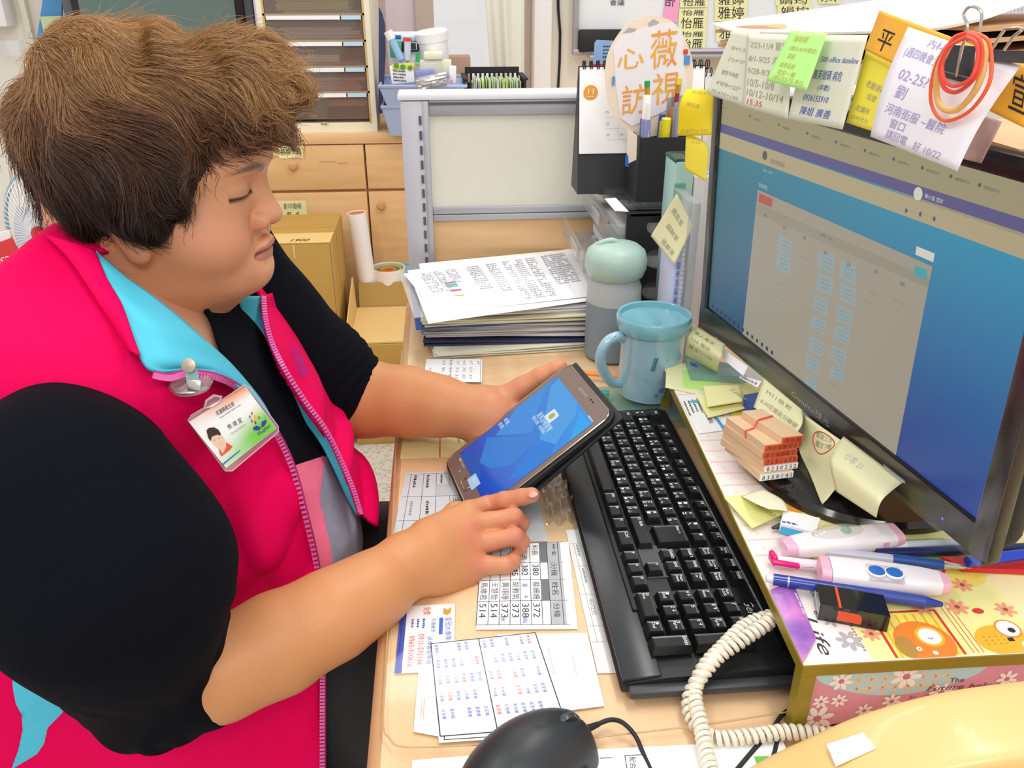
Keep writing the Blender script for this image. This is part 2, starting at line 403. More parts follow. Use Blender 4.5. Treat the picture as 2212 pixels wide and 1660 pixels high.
# dark glass panel behind the hair
t = thing('dark_display', 'large dark greenish display panel with grey and black frame behind the hair', 'display', Y(330, 200, 2.9))
p0, p1 = Y(130, 0, 2.9), Y(545, 0, 2.9); zb = Y(330, 175, 2.9).z; zt = zb+.75
part('casing', MB().box(((p0.x+p1.x)/2, 2.95, (zb+zt)/2), (p1.x-p0.x, .1, zt-zb), r=.01), mat('grey_casing', '5b5f66', .5), t)
q0, q1 = Y(170, 0, 2.89), Y(506, 0, 2.89)
part('bezel', MB().box(((q0.x+q1.x)/2, 2.895, (zb+zt)/2), (q1.x-q0.x+.05, .02, zt-zb-.06), r=.004), M['black'], t)
part('screen', MB().box(((q0.x+q1.x)/2, 2.886, (zb+zt)/2), (q1.x-q0.x, .008, zt-zb-.12)), mat('dark_green_glass', '5a706b', .12, coat=.5), t)
c0, c1 = Y(546, 0, 2.86).x, Y(580, 0, 2.86).x
one('lilac_board', 'narrow pale lilac board standing between the dark display and drawer unit', 'board', MB().box(((c0+c1)/2, 2.87, 1.3), (c1-c0, .02, .85), r=.002), mat('lilac_board', 'd6cfe8', .6))
one('blue_folder', 'blue folder hanging on the wall left of the dark display', 'folder', MB().prism([Y(78, 95, 2.98), Y(92, 0, 2.98), Y(100, -60, 2.98), Y(135, -60, 2.98), Y(132, 60, 2.98), Y(118, 104, 2.98)], (0, .012, 0)), mat('folder_blue', '4f93cb', .5))
one('wall_note', 'small pale green note over the blue folder on the wall', 'note', MB().prism([Y(86, 36, 2.97), Y(132, 34, 2.97), Y(132, 95, 2.97), Y(100, 92, 2.97)], (0, .002, 0)), mat('note_sage', 'c9d5a8', .7))
one('cable_trunk', 'slim cream cable duct on the wall beside the leaflet holder', 'duct', MB().box((Y(62, 60, 3.08).x, 3.08, 1.5), (.018, .02, 1.0)), mat('cream_duct', 'e9e5cf', .6))
# red-white boxed book bottom left
t = thing('red_carton', 'red and white carton with white lettering at the left edge', 'carton', Y(10, 600, 2.2))
o = Y(-60, 600, 2.2); wv = Y(44, 575, 2.2)-o; A = frame(wv, None, Z_)
part('box', MB().prism([Y(-60, 600, 2.2), Y(36, 578, 2.2), Y(46, 560, 2.2), Y(22, 516, 2.2), Y(-60, 545, 2.2)], (0, .012, 0)), mat('carton_red', 'e23a3c', .5), t)
part('leaves', MB().prism([Y(-60, 543, 2.21), Y(22, 514, 2.21), Y(20, 498, 2.21), Y(-60, 516, 2.21)], (0, .01, 0)), M['paper'], t)
mb = MB(); s0 = Y(37, 546, 2.196); e0 = Y(6, 556, 2.196); mb.text('Yes', s0, e0-s0, Y(33, 575, 2.196)-Y(38, 545, 2.196), .026, (e0-s0).length*1.15)
part('lettering', mb, M['paper'], t, smooth=False)
# fan
def fan():
    c = Y(128, 500, 2.45); t = thing('electric_fan', 'white wire cage electric fan with pale blue rim behind the shoulder', 'fan', (c.x, c.y, 0))
    ax = V((-.35, -.9, .05)).normalized(); A = frame(X_, None, ax) if 0 else frame(ax.cross(Z_), None, ax)
    Rr = .185; P = lambda r_, a, d: c + A @ V((r_*math.cos(a), r_*math.sin(a), d))
    part('rim', MB().tube([P(Rr, 2*math.pi*i/48, 0) for i in range(48)], .006, 8, True), mat('fan_blue', '9db9cf', .4), t)
    g = MB()
    for i in range(64):
        a = 2*math.pi*i/64; g.tube([P(.03, a, .07), P(.1, a+.12, .062), P(.16, a+.2, .035), P(Rr, a+.22, 0)], .0014, 5)
        g.tube([P(.03, a, -.06), P(.12, a-.1, -.06), P(Rr, a-.16, 0)], .0012, 4)
    part('wire_cage', g, M['white'], t, kind='stuff')
    b_ = MB()
    for k in range(4):
        a0 = k*math.pi/2
        b_.sheet(lambda u, v: P(.03+.13*u, a0+(v-.5)*(1.1-.3*u), .015*(v-.5)*2), 6, 6, .002)
    part('blades', b_, mat('fan_blade', 'c7cdd6', .3), t)
    part('hub', MB().lathe([(.001, .075), (.028, .072), (.032, .05), (.001, .05)], c, 24, A), M['red'], t)
    part('motor', MB().lathe([(.001, -.17), (.05, -.16), (.06, -.07), (.001, -.06)], c, 24, A), M['white'], t)
    part('pole', MB().tube([(c.x, c.y+.07, .03), (c.x, c.y+.07, c.z)], .014, 12), M['steel'], t)
    part('base', MB().lathe([(.001, 0), (.18, 0), (.18, .015), (.05, .03), (.001, .035)], (c.x, c.y+.04, 0), 32), M['white'], t)
fan()
# ---- low cupboards along the back wall
CZ, CYF = .857, 2.7
xs = [-1.9, Y(210, 450, CYF).x, Y(797, 450, CYF).x, Y(797, 450, CYF).x+.62, 1.1, 1.75]
one('counter_top', 'beech counter top along the back wall under the drawer unit', 'counter', MB().box(((xs[1]+1.8)/2, 2.9, CZ-.016), (1.8-xs[1], .42, .032), r=.002), [M['woodh']])
zsp = Y(700, 411, CYF).z
for i in range(1, 5):
    x0, x1 = xs[i], xs[i+1]
    lab = ['beech cupboard hidden behind the fan at left', 'beech cupboard with yellow paper labels behind the cartons', 'beech cupboard with round knob left of the grey partition post', 'beech cupboard behind the partition', 'beech cupboard behind the monitor'][i]
    if i == 3: lab = 'beech cupboard standing behind the cream partition panel'
    t = thing('cupboard', lab, 'cupboard', ((x0+x1)/2, CYF, 0), 'low beech cupboards along the back wall')
    part('carcass', MB().box(((x0+x1)/2, 2.905, (CZ-.033)/2), (x1-x0-.002, .39, CZ-.033)), M['woodd'], t)
    if i == 1:
        xm = x1
        d = part('drawer_front', MB().box(((x0+x1)/2, CYF+.002, (zsp+CZ-.036)/2+.002), (x1-x0-.006, .02, CZ-.038-zsp), r=.002), M['wood'], t)
        kp = Y(634, 358, CYF-.012)
        part('knob', MB().lathe([(.001, 0), (.006, 0), (.006, .008), (.013, .014), (.014, .022), (.009, .029), (.001, .03)], kp+V((0, .012, 0)), 20, frame(X_, None, -Y_)), M['woodd'], d)
        d = part('door', MB().box(((x0+x1)/2, CYF+.002, (zsp-.006+.08)/2), (x1-x0-.006, .02, zsp-.006-.08), r=.002), M['wood'], t)
    else:
        d = part('drawer_front', MB().box(((x0+x1)/2, CYF+.002, (zsp+CZ-.036)/2+.002), (x1-x0-.006, .02, CZ-.038-zsp), r=.002), M['wood'], t)
        d = part('door', MB().box(((x0+x1)/2, CYF+.002, (zsp-.006+.08)/2), (x1-x0-.006, .02, zsp-.006-.08), r=.002), M['wood'], t)
        kp = Y(823, 443, CYF-.012) if i == 2 else V((x0+.03, CYF-.012, zsp-.05))
        part('knob', MB().lathe([(.001, 0), (.006, 0), (.006, .008), (.013, .014), (.014, .022), (.009, .029), (.001, .03)], kp+V((0, .012, 0)), 20, frame(X_, None, -Y_)), M['woodd'], d)
yf = CYF-.009
def pn(P): return P
def note(name, label, pts, txts, m, inkm='ink', grp=None, y=yf):
    """flat note on a vertical plane y given by four pixels tl tr br bl, txts = (text, u, v, height px share)"""
    c = [Y(*p, y) for p in pts]; t = thing(name, label, 'label', (c[3]+c[2])/2, grp)
    part('sheet', MB().prism([c[3], c[2], c[1], c[0]], (0, .0015, 0)), m, t)
    mb = MB(); q = [Y(*p, y-.0006) for p in pts]
    for tx, u, v, h, wd in txts:
        o = bil([q[3], q[2], q[1], q[0]], u, v); mb.text(tx, o, q[2]-q[3], q[0]-q[3], h*(q[0]-q[3]).length, wd*(q[2]-q[3]).length)
    part('lettering', mb, M[inkm], t, smooth=False); return t
note('drawer_label', 'yellow label with four black characters above the drawer knob', [(601, 316), (654, 314), (655, 341), (603, 343)], [('長照物品', .08, .3, .5, .84)], M['yel'])
note('door_label', 'yellow label with handwriting above the taped carton', [(591, 435), (660, 434), (664, 473), (594, 476)], [('影印廢紙', .3, .56, .3, .55), ('B 4', .4, .12, .28, .36)], M['yel'])
one('pencil_mark', 'faint worn rub mark on the drawer front', 'mark', MB().box(Y(707, 349, yf), (.05, .001, .002)).box(Y(740, 352, yf), (.03, .001, .002)), M['woodd'])
# ---- drawer organiser on the counter
def organiser():
    yf = 2.72; bl, br = Y(584, 272, yf), Y(815, 272, yf); x0, x1 = bl.x, br.x; z0 = CZ; z1 = 1.75
    t = thing('drawer_unit', 'cream framed paper drawer unit with clear smoky drawers on the counter', 'organiser', ((x0+x1)/2, yf, z0))
    th = .016
    f = MB().box((x0+th/2, yf+.16, (z0+z1)/2), (th, .32, z1-z0)).box((x1-th/2, yf+.16, (z0+z1)/2), (th, .32, z1-z0)).box(((x0+x1)/2, yf+.151, z0+.014), (x1-x0-2*th, .30, .028)).box(((x0+x1)/2, yf+.15, z1-.01), (x1-x0-2*th, .30, .02)).box(((x0+x1)/2, yf+.31, (z0+z1)/2), (x1-x0-2*th, .02, z1-z0))
    part('casing', f, mat('cream_casing', 'f0e9d2', .55), t)
    part('edge_strip', MB().box((x0+th+.003, yf+.004, (z0+z1)/2), (.006, .01, z1-z0-.05)).box((x1-th-.003, yf+.004, (z0+z1)/2), (.006, .01, z1-z0-.05)), mat('gold_edge', 'cdb071', .5), t)
    part('model_plate', MB().box(Y(702, 267, yf-.001), (.022, .001, .008)), mat('plate', 'cfc8a8', .5), t)
    mb = MB().text('BL-6D', Y(694, 270, yf-.002), X_, Z_, .006, .018); part('plate_lettering', mb, M['ink'], t, smooth=False)
    rows = [(209, 258), (154, 204), (98, 150), (41, 94), (-16, 37), (-73, -20)]
    cont = [[('8a4a3a', .01, .0, .45), ('9fa86b', .008, .0, .3), ('c98a6a', .016, .55, 1)], [('cf8a90', .012, .05, .95), ('b7574f', .007, .1, .95), ('d9a3a6', .006, .1, 1)], [('c7b58a', .006, .05, 1), ('b56a60', .003, .05, .95), ('f0dfd0', .012, .0, .75)],
            [('e6d68c', .006, .1, 1), ('cdbdd8', .012, .15, 1), ('b9a7cf', .006, .1, .9)], [('a9c28e', .008, .15, 1), ('c9d24a', .02, .1, .9)], [('d9c7a0', .01, .1, .9)]]
    sm = clear('smoky_clear', tint='eee6df', gloss=.03, op=.24, c='b3a598')
    for (pt, pb), cs in zip(rows, cont):
        zt, zb = Y(700, pt, yf).z, Y(700, pb, yf).z; xa, xb = x0+th+.008, x1-th-.008
        d = part('drawer', MB().box(((xa+xb)/2, yf+.002, (zt+zb)/2), (xb-xa, .003, zt-zb)).box(((xa+xb)/2, yf+.14, zb+.002), (xb-xa, .27, .003)).box((xa, yf+.14, (zt+zb)/2), (.003, .27, zt-zb)).box((xb, yf+.14, (zt+zb)/2), (.003, .27, zt-zb)), sm, t)
        wl = xa+(xb-xa)*.78
        part('label_strip', MB().box(((xa+wl)/2, yf-.003, zt+.004), (wl-xa-.004, .008, .011)), M['paper'], d)
        part('label_tab', MB().box(((xb+wl)/2, yf-.003, zt+.004), (xb-wl-.004, .008, .011)), mat('pale_blue', 'bfdff2', .5), d)
        z = zb+.004
        for k, (c_, h_, u0, u1) in enumerate(cs):
            c_ = ''.join('%02x' % int(int(c_[i_:i_+2], 16)*.62+255*.38) for i_ in (0, 2, 4)); s_ = MB(); a0, a1 = lerp(xa, xb, u0)+.006, lerp(xa, xb, u1)-.006
            h_ = min(h_*1.6, zt-z-.006); n = max(2, int(h_/.004))
            for q in range(n): s_.box(((a0+a1)/2+random.uniform(-.003, .003), yf+.138+random.uniform(-.006, .006), z+h_*(q+.5)/n), (a1-a0, .24, h_/n*.85), rotz(random.uniform(-.02, .02)))
            part('paper_sheaf', s_, mat('sheaf_'+c_, c_, .8), d); z += h_+.001
        part('drawer_back', MB().box(((x0+x1)/2, yf+.285, (zt+zb)/2), (x1-x0-2*th, .003, zt-zb+.01)), mat('smoky_inside', 'c4b0a2', .7), d)
        part('rail', MB().box(((x0+x1)/2, yf+.004, zt+.0125), (x1-x0-2*th, .01, .006)), mat('rail_brown', 'a08a72', .6), d)
organiser()
# ---- cartons, rolls on the floor
def carton(lab, pxs, y, dy, z0, z1, top='flaps', extra=None, m=None):
    a, b = Y(pxs[0], 500, y).x, pxs[1]
def boxy(name, lab, x0, x1, y0, y1, z0, z1, m, tapes=True, grp=None, side=None):
    t = thing(name, lab, 'carton', ((x0+x1)/2, (y0+y1)/2, z0), grp)
    part('body', MB().box(((x0+x1)/2, (y0+y1)/2, (z0+z1)/2), (x1-x0, y1-y0, z1-z0), r=.003), m, t)
    if tapes:
        part('flap', MB().box(((x0+x1)/2, y0+(y1-y0)*.25, z1+.001), (x1-x0, (y1-y0)*.49, .003)), m, t)
        part('flap', MB().box(((x0+x1)/2, y0+(y1-y0)*.75, z1+.001), (x1-x0, (y1-y0)*.49, .003)), m, t)
    return t
yb = 2.28
xr = Y(716, 560, yb).x; zt_ = Y(650, 528, yb).z; zm = Y(720, 800, yb).z
t = boxy('carton', 'large closed tan carton with taped lid and handwritten number', xr-.34, xr, yb, 2.6, zm, zt_, M['card'])
part('tape_strip', MB().box((xr-.17, yb+.05, zt_+.0035), (.34, .1, .0008)).box((xr-.10, yb-.001, zt_-.02), (.004, .001, .04)), M['tape'], t)
part('side_tape', MB().box((xr+.001, yb+.02, (zm+zt_)/2), (.001, .04, zt_-zm)).box((xr+.001, yb+.16, (zm+zt_)/2), (.001, .012, zt_-zm)), mat('old_tape', 'c9a560', .4), t)
o = Z(626, 522, zt_+.0045); mb = MB().text('1900', o, X_+V((0, .03, 0)), Y_, .024, .052, shear=.3); part('lettering', mb, M['ink'], t, smooth=False)
t2 = boxy('carton', 'plain tan carton on the floor under the large taped carton', xr-.36, xr+.012, yb-.03, 2.58, 0.0, zm-.003, M['card'])
# right pair: open-flap carton and the one below
xa, xb_ = Y(757, 800, 2.25).x, -.02
zl = Y(800, 938, 2.25).z; ztp = Y(820, 745, 2.25).z
t = boxy('carton', 'closed tan carton with printed side beside the desk edge', xa, xb_, 2.25, 2.5, 0, .10, M['card'])
t = thing('carton', 'open tan carton with raised flaps in front of the white rolls', 'carton', ((xa+xb_)/2, 2.4, .10))
zc_ = .104
part('body', MB().box(((xa+xb_)/2, 2.4, (zc_+ztp)/2), (xb_-xa, .3, ztp-zc_), r=.003), M['card'], t)
part('lid', MB().box(((xa+xb_)/2, 2.4, ztp+.004), (xb_-xa-.004, .29, .005)), M['cardl'], t)
pz = Y(824, 612, 2.56).z
part('flap', MB().sheet(lambda u, v: V((lerp(xa+.01, xb_, u), 2.55+.02*v, lerp(ztp, pz, v))), 2, 3, .004), mat('cardboard_shade', 'b99a5a', .8), t)
part('flap', MB().sheet(lambda u, v: V((xa-.004*v, lerp(2.26, 2.54, u), lerp(ztp-.01, ztp+.11*(.35+.65*u), v))), 3, 3, .004), M['cardl'], t)
part('print_line', MB().box((xa+.08, 2.249-.0, .19), (.1, .001, .003)), M['ink'], t)
def roll(name, lab, px, py, y, r_, h, inner, tilt=(0, 0), top=None):
    p = Y(px, py, y); t = thing(name, lab, 'roll', (p.x, y, p.z-h)); ax = V((tilt[0], tilt[1], 1)).normalized(); A = frame(X_, None, ax) if abs(ax.x) < .99 else I3
    A = frame(V((1, 0, -ax.x/ax.z)), None, ax); base = p - ax*h
    part('outer_sheet', MB().lathe([(r_, 0), (r_, h), (r_-.002, h), (r_-.002, 0)], base, 40, A, cap=False), M['paper'], t)
    sp = MB()
    for k, (c_, rr) in enumerate(inner): part('inner_sheet', MB().lathe([(rr, .0), (rr, h-.003-.001*k), (rr-.0015, h-.003-.001*k), (rr-.0015, 0)], base, 32, A, cap=False), mat('roll_'+c_, c_, .6), t)
    return t
roll('paper_roll', 'tall white poster roll standing against the cupboard door', 770, 459, 2.6, .029, .42, [('e8923c', .0265), ('f0a860', .022)], (-.07, .0))
roll('paper_roll', 'short wide poster roll with coloured layers behind the open carton', 838, 577, 2.62, .055, .3, [('d8d8c0', .051), ('b8cc70', .046), ('e8e0b0', .042), ('8fbf8a', .037), ('e9a04e', .030), ('f0c080', .024), ('e88a3a', .018)])
one('blue_roll', 'narrow pale blue rolled sheet beside the wide poster roll', 'roll', MB().lathe([(.02, 0), (.02, .3), (.017, .3), (.017, 0)], (Y(868, 575, 2.66).x+.01, 2.66, Y(868, 572, 2.66).z-.3), 24, cap=False), mat('roll_aqua', '9fd0dc', .5))
# ================================================================ counter clutter behind the partition
def marks(mb, o, x, y, W_, H_, rows, cols=1, fill=.8, hf=.45, wob=.25):
    """rows of short dashes: print too small or blurred to read"""
    x = V(x).normalized(); y = V(y).normalized()
    for r_ in range(rows):
        for c_ in range(cols):
            cw = W_/cols; u = c_*cw; end = u+cw*fill*random.uniform(1-wob, 1); dh = H_/rows*hf
            while u < end:
                l = random.uniform(.4, 1.2)*dh; l = min(l, end-u)
                hh = dh*random.uniform(.7, 1); mb.poly(quad(V(o)+x*u+y*(H_*(1-(r_+.8)/rows)), x, y, l, hh)); u += l+dh*.35
    return mb
def tray(name, lab, pl, pr, y0, dy, zb, h, m, depthlab=None):
    """slant walled basket between pixels pl, pr of its front rim"""
    x0, x1 = pl, pr; t = thing(name, lab, 'basket', ((x0+x1)/2, y0+dy/2, zb))
    mb = MB(); fl = .02
    mb.box(((x0+x1)/2, y0+dy/2, zb+.002), (x1-x0-2*fl, dy-2*fl, .004))
    for k, (a, b, c_, d) in enumerate([((x0+fl, y0+fl), (x1-fl, y0+fl), (x1, y0), (x0, y0)), ((x1-fl, y0+dy-fl), (x0+fl, y0+dy-fl), (x0, y0+dy), (x1, y0+dy)), ((x0+fl, y0+dy-fl), (x0+fl, y0+fl), (x0, y0), (x0, y0+dy)), ((x1-fl, y0+fl), (x1-fl, y0+dy-fl), (x1, y0+dy), (x1, y0))]):
        mb.sheet(lambda u, v: V((lerp(lerp(a[0], b[0], u), lerp(d[0], c_[0], u), v), lerp(lerp(a[1], b[1], u), lerp(d[1], c_[1], u), v), zb+h*v)), 2, 2, .003)
    part('basket', mb, m, t)
    part('rim', MB().tube([(x0, y0, zb+h), (x1, y0, zb+h), (x1, y0+dy, zb+h), (x0, y0+dy, zb+h)], .006, 6, True), m, t); return t
bt = mat('blue_tray', 'a9b9dc', .4)
xa, xb = Y(822, 190, 2.62).x, Y(1002, 190, 2.62).x
zr = Y(900, 185, 2.62).z
tray('blue_basket', 'lower pale blue desk basket on the counter behind the partition post', xa, xb, 2.62, .26, CZ, .085, bt)
tray('blue_basket', 'upper pale blue desk basket full of stationery above the lower one', xa-.002, xb+.006, 2.60, .27, zr-.06, .06, bt)
for x in (xa+.015, xb-.015): one('basket_post', '%s pale blue support post between the two stacked baskets' % ('left' if x < (xa+xb)/2 else 'right'), 'post', MB().bar((x, 2.62, CZ+.08), (x, 2.62, zr-.06), .012, .008), bt, group='posts holding up the upper blue basket')
one('orange_slip', 'orange slip of paper in the lower blue basket', 'paper', MB().box(Y(845, 243, 2.66), (.035, .04, .008)), mat('orange_slip', 'f09878', .6))
def P26(px, py, y=2.66): return Y(px, py, y)
def boxpx(mb, p0, p1, y, dy, rot=0, r=.001):
    """upright box whose front face spans two pixel corners (left-bottom, right-top)"""
    a, b = Y(*p0, y), Y(*p1, y); return mb.box(((a.x+b.x)/2, y+dy/2, (a.z+b.z)/2), (abs(b.x-a.x), dy, abs(b.z-a.z)), Matrix.Rotation(rot, 3, 'Y'), r)
t = thing('sticker_pack', 'white retail card with green and yellow top in the blue basket', 'pack', Y(865, 185, 2.6))
part('card', boxpx(MB(), (845, 180), (893, 140), 2.612, .004, -.08), M['paper'], t)
part('header', boxpx(MB(), (847, 149), (895, 137), 2.609, .002, -.08), mat('header_yellow', 'e6de5a', .6), t)
part('header_leaf', MB().disc(Y(856, 142, 2.607), .008, X_, Z_, 8).disc(Y(870, 145, 2.607), .008, X_, Z_, 8).disc(Y(886, 147, 2.607), .007, X_, Z_, 8), mat('leaf_green', '4d9a3c', .6), t)
part('print', marks(MB(), Y(850, 176, 2.608), X_-Z_*.08, Z_, .05, .035, 4), M['ink'], t, smooth=False)
def pen(name, lab, a, b, r_, m, cap=None, capm=None, tip=None, grp=None, cat_='pen', clipm=None):
    a, b = V(a), V(b); d = b-a; t = thing(name, lab, cat_, a, grp)
    part('barrel', MB().tube([a, a+d*.02, a+d*.9, a+d*.95, b], [r_*.8, r_, r_, r_*.6, r_*.2], 12), m, t)
    if cap: part('cap', MB().tube([a-d*.01, a+d*cap], r_*1.2, 12), capm, t); part('clip', MB().bar(a+V((0, -r_*1.4, 0)), a+d*cap*.9+V((0, -r_*1.4, 0)), .003, .0015, (0, -1, 0)), capm, t)
    if tip: part('tip', MB().tube([a+d*.93, b], [r_*.6, r_*.15], 10), tip, t)
    return t
pen('marker_pen', 'pale blue marker pen leaning out of the blue basket', P26(838, 68), P26(869, 135), .011, mat('marker_blue', '9ec4e8', .4), .25, M['white'])
pen('marker_pen', 'clear marker with red end cap in the blue basket', P26(880, 82, 2.67), P26(880, 135, 2.67), .010, mat('marker_grey', 'd5dae6', .3), .12, mat('cap_red', 'ee3a4e', .4))
one('green_scissors_case', 'green plastic blade case standing in the blue basket', 'case', boxpx(MB(), (843, 125), (866, 88), 2.70, .01), mat('case_green', '49b58a', .4))
t = thing('cleaner_box', 'blue and white box standing at the back of the blue basket', 'box', Y(870, 130, 2.74))
part('carton', boxpx(MB(), (848, 135), (903, 70), 2.74, .05), M['paper'], t); part('blue_band', boxpx(MB(), (850, 85), (866, 76), 2.738, .002), M['blue'], t); part('aqua_band', boxpx(MB(), (868, 88), (903, 78), 2.738, .002), mat('aqua_band', 'b8dde6', .5), t)
t = thing('battery_box', 'black box with white barcode label in the blue basket', 'box', Y(895, 112, 2.72)); part('carton', boxpx(MB(), (868, 112), (903, 90), 2.725, .02), M['blackm'], t); part('barcode_label', boxpx(MB(), (886, 108), (900, 92), 2.722, .002), M['paper'], t)
bars = MB()
for k in range(7): boxpx(bars, (888+k*1.6, 107), (888.8+k*1.6, 93), 2.7215, .0005, r=0)
part('barcode', bars, M['ink'], t)
one('green_tube', 'bright green glue tube standing beside the white tub', 'tube', MB().tube([P26(902, 145), P26(902, 113)], .006, 10), mat('tube_green', '2fae62', .4))
t = thing('round_tub', 'large round white plastic tub with screw lid in the blue basket', 'tub', Y(935, 135, 2.74))
pt = Y(932, 72, 2.74); A = frame(X_+Z_*.12, None, Z_-X_*.12+Y_*-.1)
part('body', MB().lathe([(.038, -.115), (.047, -.02), (.047, -.018)], pt, 40, A), M['white'], t); part('lid', MB().lathe([(.05, -.02), (.05, .004), (.046, .008), (.001, .009)], pt, 40, A), M['white'], t)
def bevcap(name, lab, px0, px1, y, m, r=.006, cat_='box', grp=None, rot=0, dy=.05): return one(name, lab, cat_, boxpx(MB(), px0, px1, y, dy, rot, r), m, grp)
bevcap('clip_tin', 'small clear lidded case with cream lid in the blue basket', (915, 130), (957, 112), 2.65, mat('cream_lid', 'eee9d0', .4))
t = thing('clear_tub', 'clear rectangular tub holding pale papers in the basket', 'tub', Y(930, 160, 2.64)); part('tub', boxpx(MB(), (896, 165), (955, 135), 2.635, .06, 0, .003), M['clearm'], t); part('papers', boxpx(MB(), (908, 160), (975, 130), 2.66, .03, 0, .001), mat('pale_paper', 'eff0d6', .7), t)
bevcap('eraser_block', 'violet eraser in the blue basket behind the silver pack', (898, 172), (938, 152), 2.625, mat('eraser_violet', '8f95cf', .5), .003, rot=-.1)
t = thing('silver_pack', 'crumpled silver foil pack lying across the blue basket', 'pack', Y(930, 190, 2.6))
c4 = [Y(897, 170, 2.59), Y(963, 156, 2.59), Y(966, 182, 2.59), Y(905, 194, 2.59)]
random.seed(3)
gr = [[random.uniform(-.004, .004) for _ in range(9)] for _ in range(9)]
part('foil', MB().sheet(lambda u, v: bil([c4[3], c4[2], c4[1], c4[0]], u, v)+V((0, gr[int(u*8)][int(v*8)]-.012*math.sin(u*3.1)*math.sin(v*3.1), 0)), 8, 8, .002), mat('foil', 'cfd0d2', .25, .7), t, smooth=20)
part('foil_back', MB().sheet(lambda u, v: bil([c4[3], c4[2], c4[1], c4[0]], u, v)+V((0, .014, 0)), 2, 2, .002), M['white'], t)
t = thing('lead_box', 'slim white box with pink print standing in the basket', 'box', Y(978, 180, 2.6)); part('carton', boxpx(MB(), (971, 180), (985, 143), 2.61, .02, .04), M['paper'], t)
part('print', MB().text('8', Y(973, 179, 2.608), X_, Z_, .009).text('0.5', Y(974, 170, 2.608), Z_, -X_, .005), mat('print_pink', 'd8647a', .6), t, smooth=False)
# kraft box, navy fan board
bevcap('kraft_box', 'brown kraft box against the bright window', (968, 235), (1016, 122), 2.88, mat('kraft', 'bc9880', .7), .002, dy=.08)
one('navy_board', 'dark navy curved board leaning beside the drawer unit', 'board', MB().prism([Y(818, 245, 2.68), Y(818, 14, 2.68), Y(826, 30, 2.68), Y(832, 55, 2.68), Y(833, 120, 2.68), Y(828, 200, 2.68), Y(826, 245, 2.68)], (0, .01, 0)), M['navy'])
# black file basket
def blackbasket():
    y = 2.6; x0, x1 = Y(1005, 200, y).x, Y(1135, 200, y).x; zt = Y(1070, 145, 2.75).z; t = thing('black_basket', 'black slotted plastic basket of green cards on the counter', 'basket', ((x0+x1)/2, 2.68, CZ))
    mb = MB(); yb = 2.76; zs0, zs1 = Y(1060, 178, yb).z, Y(1060, 158, yb).z
    mb.box(((x0+x1)/2, yb, (zs1+zt)/2), (x1-x0-.01, .004, zt-zs1)).box(((x0+x1)/2, yb, (zs0+CZ)/2), (x1-x0-.01, .004, zs0-CZ))
    n = 11
    for k in range(n+1): mb.box((lerp(x0+.01, x1-.01, k/n), yb, (zs0+zs1)/2), (.007, .004, zs1-zs0+.002))
    for x in (x0, x1): mb.box((x, y+.08, (CZ+zt-.02)/2), (.006, .16, zt-.02-CZ), r=.002).box((x, y+.08, zt-.02), (.016, .17, .006), r=.002)
    mb.box(((x0+x1)/2, y+.08, CZ+.003), (x1-x0, .16, .006)).box(((x0+x1)/2, y, CZ+.03), (x1-x0, .005, .06))
    part('basket', mb, M['blackm'], t)
    cols = ['d6e8a0', 'e6f0d0', 'cfe0e8', 'dceac0', 'e2f2b6', 'cdea86', 'c5e48a', 'd9efa6', 'dcecc8', 'cfe6ee']
    for k in range(24):
        u = k/23; x = lerp(x0+.03, x1-.012, u); h = Y(1070, 176, 2.66).z-CZ+random.uniform(-.004, .004)
        one('index_card', 'upright green or white index card in the black basket', 'card', MB().box((x, 2.68, CZ+.006+h/2), (.0022, .1, h), rotz(random.uniform(-.05, .05))), mat('card_'+cols[k % 10], cols[k % 10], .7), 'index cards standing in the black basket')
    one('plastic_sleeves', 'clear plastic sleeve bundle at the left of the black basket', 'sleeve', MB().box((x0+.018, 2.67, CZ+.08), (.012, .11, .14), Matrix.Rotation(.15, 3, 'Y')), M['clearm'])
blackbasket()
